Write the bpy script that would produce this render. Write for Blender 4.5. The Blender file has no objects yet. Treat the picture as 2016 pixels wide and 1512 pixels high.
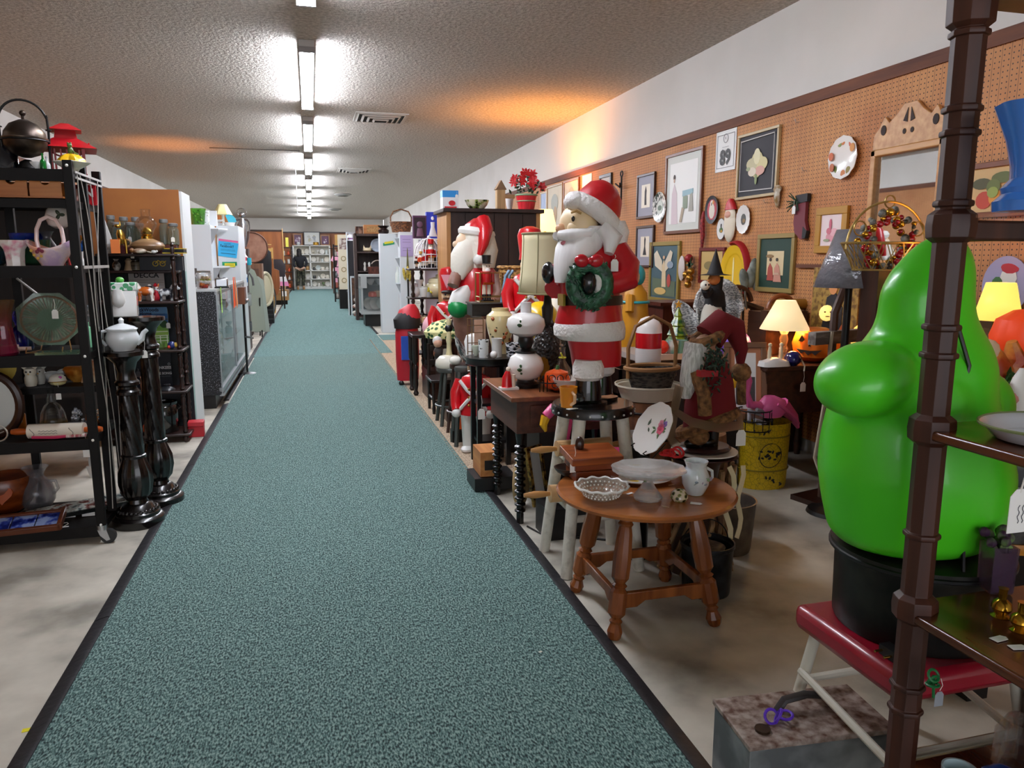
import bpy,math,random
from mathutils import Vector,Matrix,Euler
random.seed(7)
PI=math.pi
sc=bpy.context.scene
COL=sc.collection
sin,cos=math.sin,math.cos
# ---------------------------------------------------------------- camera
F,EYE=1470.0,1.4
PITCH=math.atan((756-509)/F)
YAW=math.atan((1008-610)/F*cos(PITCH))
cd=bpy.data.cameras.new('camera')
cd.sensor_fit='HORIZONTAL';cd.sensor_width=36;cd.lens=36*F/2016
cd.clip_start=0.05;cd.clip_end=100
camera=bpy.data.objects.new('camera',cd);COL.objects.link(camera)
camera.location=(0,0,EYE);camera.rotation_euler=(PI/2-PITCH,0,-YAW)
sc.camera=camera
_R=Vector((cos(YAW),-sin(YAW),0))
_W=Vector((sin(YAW)*cos(PITCH),cos(YAW)*cos(PITCH),-sin(PITCH)))
_U=Vector((sin(YAW)*sin(PITCH),cos(YAW)*sin(PITCH),cos(PITCH)))
def _ray(px,py):
 return _W+_R*((px-1008)/F)+_U*((756-py)/F)
def at(px,py,y):
 d=_ray(px,py);t=y/d.y
 return Vector((d.x*t,y,EYE+d.z*t))
def fl(px,py,z=0.0):
 d=_ray(px,py);t=(z-EYE)/d.z
 return Vector((d.x*t,d.y*t,z))
def wl(px,py,x):
 d=_ray(px,py);t=x/d.x
 return Vector((x,d.y*t,EYE+d.z*t))
def sz(px,y,x=0.0):
 return px*(Vector((x,y,-.5)).dot(_W))/F
# ---------------------------------------------------------------- materials
def hexc(h):
 if not isinstance(h,str):return tuple(h)+(1,)
 c=[int(h[i:i+2],16)/255 for i in(0,2,4)]
 return tuple(x/12.92 if x<=.04045 else((x+.055)/1.055)**2.4 for x in c)+(1,)
_mc={}
def _new(key):
 m=bpy.data.materials.new('mat_%d'%len(_mc));m.use_nodes=True
 _mc[key]=m
 nt=m.node_tree
 return m,nt,nt.nodes['Principled BSDF']
def _coord(nt,scale):
 tc=nt.nodes.new('ShaderNodeTexCoord');mp=nt.nodes.new('ShaderNodeMapping')
 mp.inputs['Scale'].default_value=scale if hasattr(scale,'__len__')else(scale,)*3
 nt.links.new(tc.outputs['Object'],mp.inputs[0]);return mp.outputs[0]
def _ramp(nt,fac,stops):
 r=nt.nodes.new('ShaderNodeValToRGB');e=r.color_ramp.elements
 while len(e)<len(stops):e.new(.5)
 for el,(p,c)in zip(e,stops):el.position=p;el.color=hexc(c)
 nt.links.new(fac,r.inputs[0]);return r.outputs[0]
def K(c,rough=.45,metal=0.,coat=0.,bump=0.,bs=60.,spec=.5,sub=0.):
 """plain paint, plastic, china or metal; bump adds a fine grain"""
 k=('K',c,rough,metal,coat,bump,bs,spec,sub)
 if k in _mc:return _mc[k]
 m,nt,p=_new(k)
 p.inputs['Base Color'].default_value=hexc(c)
 p.inputs['Roughness'].default_value=rough;p.inputs['Metallic'].default_value=metal
 p.inputs['Coat Weight'].default_value=coat;p.inputs['Specular IOR Level'].default_value=spec
 if sub:p.inputs['Subsurface Weight'].default_value=sub;p.inputs['Subsurface Radius'].default_value=(.02,)*3
 if bump:
  n=nt.nodes.new('ShaderNodeTexNoise');n.inputs['Scale'].default_value=bs;n.inputs['Detail'].default_value=3
  nt.links.new(_coord(nt,1),n.inputs['Vector'])
  b=nt.nodes.new('ShaderNodeBump');b.inputs['Strength'].default_value=bump;b.inputs['Distance'].default_value=.01
  nt.links.new(n.outputs[0],b.inputs['Height']);nt.links.new(b.outputs[0],p.inputs['Normal'])
 return m
def N(c1,c2,scale=20.,rough=.5,metal=0.,lo=.4,hi=.6,bump=0.,stretch=(1,1,1),c3=None,detail=4,tex='noise'):
 """mottled surface: noise or cells between two or three colours"""
 k=('N',c1,c2,scale,rough,metal,lo,hi,bump,stretch,c3,detail,tex)
 if k in _mc:return _mc[k]
 m,nt,p=_new(k)
 v=_coord(nt,tuple(scale*s for s in stretch))
 if tex=='noise':
  n=nt.nodes.new('ShaderNodeTexNoise');n.inputs['Scale'].default_value=1;n.inputs['Detail'].default_value=detail;o=n.outputs[0]
 else:
  n=nt.nodes.new('ShaderNodeTexVoronoi');n.inputs['Scale'].default_value=1
  if tex=='edge':n.feature='DISTANCE_TO_EDGE'
  o=n.outputs['Distance']
 nt.links.new(v,n.inputs['Vector'])
 st=[(lo,c1),(hi,c2)]if c3 is None else[(lo,c1),((lo+hi)/2,c2),(hi,c3)]
 nt.links.new(_ramp(nt,o,st),p.inputs['Base Color'])
 p.inputs['Roughness'].default_value=rough;p.inputs['Metallic'].default_value=metal
 if bump:
  b=nt.nodes.new('ShaderNodeBump');b.inputs['Strength'].default_value=bump;b.inputs['Distance'].default_value=.01
  nt.links.new(o,b.inputs['Height']);nt.links.new(b.outputs[0],p.inputs['Normal'])
 return m
def W(c1,c2,axis='z',rough=.35,scale=14.,bump=.05,coat=0.):
 """wood with grain running along one axis"""
 s={'x':(.08,1,1),'y':(1,.08,1),'z':(1,1,.08)}[axis]
 return N(c1,c2,scale*1.6,rough,0,.3,.7,bump,s,detail=6)
def G(c='ffffff',rough=.03,ior=1.45,alpha=.35):
 """glass: clear body mixed with see-through so that thin ware stays bright"""
 k=('G',c,rough,ior,alpha)
 if k in _mc:return _mc[k]
 m,nt,p=_new(k)
 p.inputs['Base Color'].default_value=hexc(c);p.inputs['Roughness'].default_value=rough
 p.inputs['IOR'].default_value=ior;p.inputs['Transmission Weight'].default_value=1 if c=='f2f7f8' else.8
 p.inputs['Alpha'].default_value=alpha
 return m
def PG(c='f4f6f5'):
 m=G(c,.12,1.45,.7)
 m.node_tree.nodes['Principled BSDF'].inputs['Transmission Weight'].default_value=.72
 return m
def E(c,s):
 k=('E',c,s)
 if k in _mc:return _mc[k]
 m,nt,p=_new(k)
 p.inputs['Base Color'].default_value=hexc(c);p.inputs['Emission Color'].default_value=hexc(c);p.inputs['Emission Strength'].default_value=s
 return m
BLACK=K('0d0c0c',.4);WHITE=K('eeeeec',.4);IRON=K('1a1817',.45,.6);STEEL=K('b9bcc0',.28,1);PAPER=K('f2f1ec',.8)
GOLD=K('b98a3a',.3,.9);BRASS=K('c39a45',.25,1);CHINA=K('f1efea',.12,coat=.5);CLEAR=G('f2f7f8',alpha=.3)
DKWOOD=W('1c0d08','3a1c10','z',.3);STRING=K('e9e6dd',.9)
# ---------------------------------------------------------------- mesh building
def RM(rx=0,ry=0,rz=0):return Euler((rx,ry,rz)).to_matrix().to_4x4()
def LM(loc,rx=0,ry=0,rz=0,s=1):
 sx,sy,sz_=(s,s,s)if not hasattr(s,'__len__')else s
 return Matrix.Translation(Vector(loc))@RM(rx,ry,rz)@Matrix.Diagonal((sx,sy,sz_,1))
def frame_z(d):
 d=Vector(d).normalized()
 return d.to_track_quat('Z','Y').to_matrix().to_4x4()
def label(o,lab=None,cat=None,group=None,kind=None):
 if lab:o['label']=lab
 if cat:o['category']=cat
 if group:o['group']=group
 if kind:o['kind']=kind
 return o
class MB:
 def __init__(s,m=None):s.v=[];s.f=[];s.mi=[];s.ms=[];s.m=m;s.X=Matrix.Identity(4)
 def add(s,vs,fs,m=None,X=None):
  m=m or s.m
  if m not in s.ms:s.ms.append(m)
  i=s.ms.index(m);b=len(s.v);X=s.X@X if X is not None else s.X
  s.v+=[X@Vector(v)for v in vs]
  for f in fs:s.f.append(tuple(b+k for k in f));s.mi.append(i)
  return s
 def box(s,c,d,m=None,rx=0,ry=0,rz=0,taper=1.):
  x,y,z=d[0]/2,d[1]/2,d[2]/2;t=taper
  vs=[(-x,-y,-z),(x,-y,-z),(x,y,-z),(-x,y,-z),(-x*t,-y*t,z),(x*t,-y*t,z),(x*t,y*t,z),(-x*t,y*t,z)]
  return s.add(vs,[(3,2,1,0),(4,5,6,7),(0,1,5,4),(1,2,6,5),(2,3,7,6),(3,0,4,7)],m,LM(c,rx,ry,rz))
 def b2(s,a,b,m=None):
  return s.box([(a[i]+b[i])/2 for i in range(3)],[abs(b[i]-a[i])for i in range(3)],m)
 def lathe(s,prof,c=(0,0,0),n=24,m=None,sx=1,sy=1,X=None,flute=0,fd=0.,closed=False,twist=0.):
  """profile of (radius, height) turned about z; flute ripples the wall"""
  M_=Matrix.Translation(Vector(c))@(X if X is not None else Matrix.Identity(4))
  vs=[];fs=[];P=len(prof)
  for j,(r,z)in enumerate(prof):
   for i in range(n):
    a=2*PI*i/n;rr=r*(1+fd*cos(flute*(a+twist*z)))if flute else r
    vs.append((rr*cos(a)*sx,rr*sin(a)*sy,z))
  for j in range(P-1):
   for i in range(n):
    k=(i+1)%n;fs.append((j*n+i,j*n+k,(j+1)*n+k,(j+1)*n+i))
  if not closed:
   if prof[0][0]>1e-6:fs.append(tuple(reversed(range(n))))
   if prof[-1][0]>1e-6:fs.append(tuple((P-1)*n+i for i in range(n)))
  return s.add(vs,fs,m,M_)
 def bowl(s,prof,t=.004,**k):
  inn=[(max(r-t,.0005),z+(t if i==0 else 0))for i,(r,z)in enumerate(prof)]
  return s.lathe([(.0005,prof[0][1])]+list(prof)+inn[::-1]+[(.0005,prof[0][1]+t)],**k)
 def cyl(s,a,b,r,r2=None,n=12,m=None):
  a=Vector(a);b=Vector(b);L=(b-a).length
  return s.lathe([(r,0),(r if r2 is None else r2,L)],a,n,m,X=frame_z(b-a))
 def turn(s,a,b,prof,n=12,m=None):
  a=Vector(a);b=Vector(b);L=(b-a).length
  return s.lathe([(r,t*L)for r,t in prof],a,n,m,X=frame_z(b-a))
 def sph(s,c,r,n=14,m=None,rx=0,ry=0,rz=0):
  r=(r,r,r)if not hasattr(r,'__len__')else r;h=max(6,n//2)
  prof=[(sin(PI*j/h),-cos(PI*j/h))for j in range(h+1)]
  prof[0]=(1e-4,-1);prof[-1]=(1e-4,1)
  return s.lathe(prof,(0,0,0),n,m,X=LM(c,rx,ry,rz,r),closed=True)
 def torus(s,c,R,r,n=24,k=8,m=None,rx=0,ry=0,rz=0,sx=1,sy=1):
  pts=[(R*cos(2*PI*i/n)*sx,R*sin(2*PI*i/n)*sy,0)for i in range(n)]
  X=LM(c,rx,ry,rz)
  return s.tube([X@Vector(p)for p in pts],r,k,m,True)
 def tube(s,pts,r,k=8,m=None,closed=False,flat=1.):
  pts=[Vector(p)for p in pts];n=len(pts);vs=[];fs=[]
  rs=list(r)if hasattr(r,'__len__')else[r]*n
  up=None
  for i,p in enumerate(pts):
   if closed:d=pts[(i+1)%n]-pts[i-1]
   else:d=pts[min(i+1,n-1)]-pts[max(i-1,0)]
   d.normalize()
   if up is None:
    up=Vector((0,0,1))if abs(d.z)<.9 else Vector((0,1,0))
   u=(up-d*up.dot(d))
   if u.length<1e-5:u=d.orthogonal()
   u.normalize();up=u;w=d.cross(u)
   for j in range(k):
    a=2*PI*j/k;vs.append(p+u*(rs[i]*flat*cos(a))+w*(rs[i]*sin(a)))
  for i in range(n if closed else n-1):
   q=(i+1)%n
   for j in range(k):
    l=(j+1)%k;fs.append((i*k+j,i*k+l,q*k+l,q*k+j))
  if not closed:fs+=[tuple(reversed(range(k))),tuple((n-1)*k+j for j in range(k))]
  return s.add(vs,fs,m)
 def prism(s,out,t,m=None,X=None):
  n=len(out);vs=[(x,-t/2,z)for x,z in out]+[(x,t/2,z)for x,z in out]
  fs=[tuple(range(n)),tuple(reversed(range(n,2*n)))]+[(i,n+i,n+(i+1)%n,(i+1)%n)for i in range(n)]
  return s.add(vs,fs,m,X)
 def loft(s,secs,n=20,m=None,X=None,pw=2.):
  """stack of (cx, cy, z, rx, ry) super-elliptic sections"""
  vs=[];fs=[];P=len(secs)
  for(cx,cy,z,rx,ry)in secs:
   for i in range(n):
    a=2*PI*i/n;c_,s_=cos(a),sin(a)
    vs.append((cx+rx*math.copysign(abs(c_)**(2/pw),c_),cy+ry*math.copysign(abs(s_)**(2/pw),s_),z))
  for j in range(P-1):
   for i in range(n):
    k=(i+1)%n;fs.append((j*n+i,j*n+k,(j+1)*n+k,(j+1)*n+i))
  fs+=[tuple(reversed(range(n))),tuple((P-1)*n+i for i in range(n))]
  return s.add(vs,fs,m,X)
 def text(s,body,size,m,X,bold=0.,w=None,shear=0.):
  """lettering in the local x,z plane facing -y"""
  cu=bpy.data.curves.new('t','FONT');cu.body=body;cu.size=size;cu.align_x='CENTER';cu.align_y='CENTER'
  cu.extrude=.0004;cu.offset=bold;cu.resolution_u=2;cu.shear=shear
  o=bpy.data.objects.new('t',cu);COL.objects.link(o)
  dg=bpy.context.evaluated_depsgraph_get();me=bpy.data.meshes.new_from_object(o.evaluated_get(dg))
  k=1.
  if w and len(me.vertices):
   xs=[v.co.x for v in me.vertices];k=w/max(max(xs)-min(xs),1e-6)
  s.add([(v.co.x*k,-v.co.z,v.co.y)for v in me.vertices],[tuple(p.vertices)for p in me.polygons],m,X)
  bpy.data.objects.remove(o);bpy.data.curves.remove(cu);bpy.data.meshes.remove(me)
  return s
 def build(s,name,par=None,bev=0.,sub=0,ang=40,loc=None,rz=0.,solid=0.,flat=False):
  me=bpy.data.meshes.new(name);me.from_pydata([tuple(v)for v in s.v],[],s.f)
  for m in s.ms:me.materials.append(m)
  me.polygons.foreach_set('material_index',s.mi)
  if not flat:
   me.polygons.foreach_set('use_smooth',[True]*len(s.f));me.set_sharp_from_angle(angle=math.radians(ang))
  me.update();o=bpy.data.objects.new(name,me);COL.objects.link(o)
  if par:o.parent=par
  if loc is not None:o.location=loc
  if rz:o.rotation_euler.z=rz
  if solid:md=o.modifiers.new('s','SOLIDIFY');md.thickness=solid
  if bev:md=o.modifiers.new('b','BEVEL');md.width=bev;md.segments=2;md.limit_method='ANGLE';md.angle_limit=.6
  if sub:md=o.modifiers.new('d','SUBSURF');md.levels=sub;md.render_levels=sub
  return o
 def thing(s,name,lab,cat,loc=(0,0,0),rz=0.,group=None,**k):
  return label(s.build(name,None,loc=loc,rz=rz,**k),lab,cat,group)
 def struct(s,name,**k):return label(s.build(name,**k),kind='structure')
def T(name,lab,cat,loc=(0,0,0),rz=0.,group=None):
 o=bpy.data.objects.new(name,None);o.empty_display_size=.05;COL.objects.link(o)
 o.location=loc;o.rotation_euler.z=rz
 return label(o,lab,cat,group)
def dup(root,loc,rz=None,lab=None,s=None,rot=None):
 def cp(o,par):
  c=o.copy();COL.objects.link(c)
  if par:c.parent=par
  for ch in list(o.children):cp(ch,c)
  return c
 r=cp(root,None);r.location=loc
 if rz is not None:r.rotation_euler.z=rz
 if rot:r.rotation_euler=rot
 if s:r.scale=(s,s,s)if not hasattr(s,'__len__')else s
 if lab:r['label']=lab
 return r
def tag_on(par,p,drop=.05,s=1.,m=None,rz=0.,tilt=0.):
 """white price tag on a string, hung at local point p of a thing"""
 p=Vector(p);mb=MB(m or PAPER);w,h=.012*s,.036*s
 X=LM(p+Vector((0,0,-drop)),tilt,0,rz)
 mb.prism([(-w,-h),(w,-h),(w,-.008*s),(w*.5,0),(-w*.5,0),(-w,-.008*s)],.001,None,X)
 mb.tube([p,p+Vector((.004,-.002,-drop*.5)),p+Vector((0,0,-drop+.003))],.0008*s,5,STRING)
 return mb.build('price_tag',par)
def arc(c,R,a0,a1,n=12,ax='xz',sy=1.):
 o=[]
 for i in range(n+1):
  a=a0+(a1-a0)*i/n;u,v=R*cos(a),R*sin(a)*sy
  o.append(Vector(c)+(Vector((u,0,v))if ax=='xz' else Vector((0,u,v))if ax=='yz' else Vector((u,v,0))))
 return o
def circ(r,n=24,sx=1.,cx=0.,cz=0.):return[(cx+r*cos(2*PI*i/n)*sx,cz+r*sin(2*PI*i/n))for i in range(n)]
def blob(sz_=1.,seed=0,n=10,j=.35):
 rn=random.Random(seed);return[(sz_*(1+rn.uniform(-j,j))*cos(2*PI*i/n),sz_*(1+rn.uniform(-j,j))*sin(2*PI*i/n))for i in range(n)]
def skin(name,nodes,edges,m,par=None,sub=1,root=0,loc=None):
 """one smooth body grown round a skeleton of (x, y, z, radius) joints"""
 me=bpy.data.meshes.new(name);me.from_pydata([n[:3]for n in nodes],edges,[])
 o=bpy.data.objects.new(name,me);COL.objects.link(o)
 o.modifiers.new('k','SKIN');d=me.skin_vertices[0].data
 for i,n in enumerate(nodes):
  r=n[3];d[i].radius=r if hasattr(r,'__len__')else(r,r);d[i].use_root=i==root
 if sub:s=o.modifiers.new('s','SUBSURF');s.levels=sub;s.render_levels=sub
 dg=bpy.context.evaluated_depsgraph_get();m2=bpy.data.meshes.new_from_object(o.evaluated_get(dg))
 bpy.data.objects.remove(o);bpy.data.meshes.remove(me);m2.name=name
 m2.materials.clear();m2.materials.append(m);m2.polygons.foreach_set('use_smooth',[True]*len(m2.polygons))
 o=bpy.data.objects.new(name,m2);COL.objects.link(o)
 if par:o.parent=par
 if loc is not None:o.location=loc
 return o
def chain(*idx):return[(idx[i],idx[i+1])for i in range(len(idx)-1)]
EXPO=0.55
# ================================================================ the room
XL,XR,YB,HC,YF=-3.6,3.45,36.6,3.22,-4.0
concrete=N('7d786d','b6b0a2',2.6,.6,0,.32,.68,.02,c3='d2ccbd',detail=11)
plaster=N('dbd7d0','e4e0da',.8,.85,0,.4,.6,.03)
def popcorn():
 m,nt,p=_new('popcorn')
 p.inputs['Base Color'].default_value=hexc('a39c92');p.inputs['Roughness'].default_value=.9
 n=nt.nodes.new('ShaderNodeTexNoise');n.inputs['Scale'].default_value=32;n.inputs['Detail'].default_value=3;n.inputs['Roughness'].default_value=.6
 nt.links.new(_coord(nt,1),n.inputs['Vector'])
 b=nt.nodes.new('ShaderNodeBump');b.inputs['Strength'].default_value=.6;b.inputs['Distance'].default_value=.03
 nt.links.new(n.outputs[0],b.inputs['Height']);nt.links.new(b.outputs[0],p.inputs['Normal'])
 nt.links.new(_ramp(nt,n.outputs[0],[(.35,'a29b91'),(.65,'ccc5bb')]),p.inputs['Base Color'])
 return m
def pegboard():
 m,nt,p=_new('pegboard')
 L=nt.links;tc=nt.nodes.new('ShaderNodeTexCoord');sp=nt.nodes.new('ShaderNodeSeparateXYZ');L.new(tc.outputs['Object'],sp.inputs[0])
 def mt(op,a,b=None):
  n=nt.nodes.new('ShaderNodeMath');n.operation=op
  for i,q in enumerate((a,b)):
   if q is None:continue
   if hasattr(q,'links'):L.new(q,n.inputs[i])
   else:n.inputs[i].default_value=q
  return n.outputs[0]
 S=.027
 fy=mt('SUBTRACT',mt('FRACT',mt('DIVIDE',sp.outputs['Y'],S)),.5);fz=mt('SUBTRACT',mt('FRACT',mt('DIVIDE',sp.outputs['Z'],S)),.5)
 d=mt('SQRT',mt('ADD',mt('MULTIPLY',fy,fy),mt('MULTIPLY',fz,fz)))
 hole=mt('LESS_THAN',d,.15)
 gy=mt('ABSOLUTE',mt('SUBTRACT',mt('FRACT',mt('DIVIDE',sp.outputs['Y'],S*2)),.5))
 line=mt('GREATER_THAN',gy,.475)
 dark=mt('MAXIMUM',hole,mt('MULTIPLY',line,.8))
 n=nt.nodes.new('ShaderNodeTexNoise');n.inputs['Scale'].default_value=2.2;n.inputs['Detail'].default_value=6;L.new(tc.outputs['Object'],n.inputs['Vector'])
 base=_ramp(nt,n.outputs[0],[(.35,'b47440'),(.65,'c88c54')])
 mx=nt.nodes.new('ShaderNodeMix');mx.data_type='RGBA'
 L.new(dark,mx.inputs['Factor']);L.new(base,mx.inputs[6]);mx.inputs[7].default_value=hexc('27130b')
 L.new(mx.outputs[2],p.inputs['Base Color']);p.inputs['Roughness'].default_value=.6
 return m
carpet=N('182c2d','547470',170,.95,0,.36,.64,.5,(1,.45,1),c3='8fa8a1',detail=3)
carpet2=N('2b4645','567977',170,.95,0,.36,.64,.5,(1,.45,1),c3='88a5a1',detail=3)
mb=MB(concrete);mb.b2((XL-.3,YF,-.1),(XR+.3,YB+.2,0));mb.struct('floor')
mb=MB(popcorn());mb.b2((XL-.3,YF,HC),(XR+.3,YB+.2,HC+.1));mb.struct('ceiling')
mb=MB(plaster);mb.b2((XL-.15,YF,0),(XL,YB,HC));mb.struct('wall_left')
mb=MB(plaster);mb.b2((XR+.012,YF,0),(XR+.16,YB,HC));mb.struct('wall_right')
mb=MB(plaster);mb.b2((XL,YB,0),(XR,YB+.15,HC));mb.struct('wall_back')
mb=MB(plaster);mb.b2((XL,YF-.15,0),(XR,YF,.5));mb.b2((XL,YF-.15,2.6),(XR,YF,HC));mb.b2((XL,YF-.15,.5),(-2.9,YF,2.6));mb.b2((2.8,YF-.15,.5),(XR,YF,2.6));mb.struct('wall_front')
mb=MB(WHITE);mb.b2((-2.9,YF-.1,.5),(-2.84,YF-.04,2.6));mb.b2((2.74,YF-.1,.5),(2.8,YF-.04,2.6));mb.b2((-.04,YF-.1,.5),(.04,YF-.04,2.6));mb.b2((-2.9,YF-.1,.5),(2.8,YF-.04,.56));mb.b2((-2.9,YF-.1,2.54),(2.8,YF-.04,2.6));mb.struct('fill_window_1')  # added, unseen window behind the camera; its opening lets in front fill
peg=pegboard();trimw=W('4f2511','74401f','y',.65)
mb=MB(peg);mb.b2((XR-.006,.3,.1),(XR+.012,13.4,2.47));mb.struct('wall_pegboard_right')
mb=MB(trimw);mb.b2((XR-.02,.3,2.47),(XR+.012,13.4,2.545));mb.struct('trim_1')
panel=N('7c4420','a86433',5,.45,0,.3,.7,.03,(1,1,.12),detail=7)
mb=MB(panel);mb.b2((XL,YB-.03,0),(XR,YB-.005,2.56));mb.struct('wall_panelling_back')
mb=MB(K('3a1d10',.4));mb.b2((XL,YB-.05,2.56),(XR,YB-.005,2.62));mb.struct('trim_2')
mb=MB(peg);mb.b2((XL-.01,1,.1),(XL+.006,20,2.62));mb.struct('wall_pegboard_left')
mb=MB(trimw);mb.b2((XL-.01,1,2.62),(XL+.02,20,2.7));mb.struct('trim_3')
CX0,CX1=-.82,.965
mb=MB(carpet);mb.b2((CX0,-1.5,.001),(CX1,11.2,.011));mb.thing('carpet_runner','long teal heathered carpet runner down the aisle, nearest length','carpet')
mb=MB(carpet2);mb.b2((CX0-.02,11.21,.001),(1.14,36.05,.01));mb.thing('carpet_runner','teal carpet runner in the far half of the aisle, up to the white bookcase','carpet')
mb=MB(carpet2);mb.b2((1.16,13.0,.001),(1.9,13.9,.012));mb.thing('carpet_strip','short teal carpet strip crossing right beside the white pillar cabinet','carpet')
rub=K('141317',.5,bump=.3,bs=30)
def edging(x,s,y0,y1,lab):
 mb=MB(rub);n=max(1,int((y1-y0)/2.0))
 for i in range(n):
  a=y0+(y1-y0)*i/n+.003;b=y0+(y1-y0)*(i+1)/n-.003
  mb.prism([(0,.001),(0,.015),(s*.012,.016),(s*.055,.003),(s*.055,.001)],b-a,None,LM((x,(a+b)/2,0)))
 return mb.thing('carpet_edging',lab,'carpet edging')
edging(CX0,-1,-1.5,7.6,'black rubber edging along the left side of the near carpet')
edging(CX0-.02,-1,7.8,36,'black rubber edging along the left side of the far carpet')
edging(CX1,1,-1.5,4.5,'black rubber edging along the right side of the near carpet')
edging(1.14,1,14.2,36,'black rubber edging along the right side of the far carpet')
rug=N('8a7460','c9b398',120,.95,0,.35,.65,.4,(1,.4,1))
mb=MB(rug);mb.b2((.97,4.35,.001),(2.1,13.2,.007));
for i in range(160):
 y=4.4+i*.055;mb.tube([(.972,y,.005),(.955,y+random.uniform(-.01,.01),.011),(.94,y+random.uniform(-.015,.015),.012)],.0025,4)
mb.thing('woven_rug','worn tan woven rug with frayed fringe along the right of the carpet','rug')
mb=MB(K('e8dc1e',.5));mb.box((0,0,.0011),(.075,.017,.002),rz=.1);mb.thing('floor_tape','short strip of yellow tape on the bare concrete','tape',fl(72,1434))
mb=MB(K('cfc9bb',.6));mb.box((0,0,.012),(.012,.008,.001),rz=.3);mb.thing('paper_scrap','tiny pale scrap lying on the teal carpet','scrap',fl(1064,1289))
# ---------------------------------------------------------------- fluorescent fixtures
TUBE=E('eef3ff',95.)
def fixture(y0,L,lab,first=[]):
 if first:
  return dup(first[0],(.05,y0,HC),lab=lab)
 r=T('fluorescent_light',lab,'ceiling light',(.05,y0,HC),group='fluorescent strip lights along the ceiling');first.append(r)
 m=MB(K('c8c6c4',.35,.3));m.b2((-.065,0,-.055),(.065,L,0));m.build('housing',r,bev=.004)
 for x in(-.04,.04):
  m=MB(TUBE);m.cyl((x,.06,-.085),(x,L-.06,-.085),.017,n=10);m.build('tube',r)
 m=MB(K('9a9898',.4))
 for y in(.03,L-.03):MB(m.m).box((0,y,-.075),(.13,.03,.045)).build('end_socket',r)
 return r
FY=[6.9+3.58*k for k in range(8)]
nm=['nearest','second','third','fourth','fifth','sixth','seventh','farthest']
for i,y in enumerate(FY):fixture(y,2.62,'twin tube fluorescent strip light on the ceiling, %s one fully in view'%nm[i])
fixture(3.13,2.83,'twin tube fluorescent light cut off by the top edge of the photo')
def vent(p,w,lab,rnd=False,first={}):
 if rnd in first:return dup(first[rnd],p,lab=lab)
 r=T('air_vent',lab,'ceiling vent',p,group='ceiling air vents');first[rnd]=r
 if rnd:
  m=MB(K('8f8c88',.5));m.lathe([(.24,0),(.25,-.02),(.16,-.06),(.15,-.06),(.2,-.015),(.1,-.015)],n=20);m.build('frame',r)
  m=MB(K('3c3a38',.6));m.lathe([(.001,-.05),(.1,-.03),(.13,-.01)],n=20);m.build('cone',r)
 else:
  m=MB(K('b6b2ab',.5))
  for k,a in enumerate((.30,.23,.16,.09)):
   z=-.012-.012*k
   for s in(-1,1):m.box((0,s*a,z),(2*a,.03,.006),rx=s*.5);m.box((s*a,0,z),(.03,2*a,.006),ry=-s*.5)
  m.build('louvre',r);m=MB(K('2a2826',.7));m.box((0,0,-.004),(.6,.6,.006));m.build('duct',r)
  m=MB(K('b6b2ab',.5))
  for s in(-1,1):m.box((0,s*.315,-.006),(.66,.04,.012));m.box((s*.315,0,-.006),(.04,.66,.012))
  m.build('frame',r)
 return r
vent(fl(749,231,HC),.5,'square louvred ceiling vent right of the second strip light')
vent(fl(697,335,HC),.5,'smaller looking square ceiling vent further down the aisle')
vent(fl(675,382,HC),.4,'round ceiling diffuser, the nearer of the two',True)
vent(fl(659,411,HC),.4,'round ceiling diffuser nearest the back wall',True)
m=MB(K('d8d8d6',.5));p=fl(581,312,HC);m.tube([p,(p.x,p.y,2.25)],.006,5);m.sph((p.x,p.y,2.24),.012,6)
m.thing('pull_cord','thin white pull cord hanging from the ceiling left of the lights','cord')
m=MB(K('4a3f36',.6));a=fl(412,290,HC);b=fl(590,296,HC)
m.tube([a-Vector((0,0,.008)),b-Vector((0,0,.008))],.006,5);m.thing('ceiling_wire','thin dark wire stapled across the ceiling','wire')
# ================================================================ shared ware shapes
def S(px,py,y,z):
 p=at(px,py,y);p.z=z;return p
PF={'jar':[(.85,0),(1,.04),(1,.68),(.93,.76),(.74,.82),(.74,.9)],'vase':[(.55,0),(.6,.03),(.95,.25),(1,.4),(.85,.6),(.45,.78),(.42,.84),(.6,.95),(.75,1)],'trumpet':[(.7,0),(.72,.03),(.4,.12),(.33,.3),(.4,.55),(.6,.8),(.95,.97),(1,1)],'bottle':[(.9,0),(1,.04),(1,.5),(.85,.6),(.35,.72),(.3,.9),(.4,.92),(.4,1)],'bowl':[(.4,0),(.45,.08),(.75,.4),(.95,.8),(1,1)],'flare':[(.62,0),(.6,.05),(.62,.35),(.7,.65),(.95,.85),(1,1)],'crock':[(.93,0),(.98,.03),(1,.5),(.98,.85),(.93,.88),(1,.92),(1,1)],'ginger':[(.6,0),(.62,.04),(.7,.2),(.95,.6),(1,.75),(.9,.88),(.55,.93),(.55,1)],'goblet':[(.75,0),(.7,.03),(.15,.1),(.12,.45),(.5,.55),(.9,.75),(1,1)],'bell':[(1,0),(1,.03),(.93,.2),(.8,.45),(.55,.62),(.3,.7),(.33,.78),(.22,.86),(.3,1)],'tumbler':[(.85,0),(.87,.03),(1,1)],'ball':[(.3,0),(.6,.08),(.9,.27),(1,.5),(.9,.73),(.6,.92),(.3,1)],}
def pf(k,R,H,z=0):return[(r*R,z+t*H)for r,t in PF[k]]
def ware(name,lab,cat,p,k,R,H,m,group=None,solid=False,n=24,rz=0.,**kw):
 mb=MB(m);pr=pf(k,R,H)if isinstance(k,str)else[(r*R,t*H)for r,t in k]
 if solid:mb.lathe(pr,n=n,**kw)
 else:mb.bowl(pr,t=min(.004,R*.12),n=n,**kw)
 return mb.thing(name,lab,cat,p,rz,group)
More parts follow.
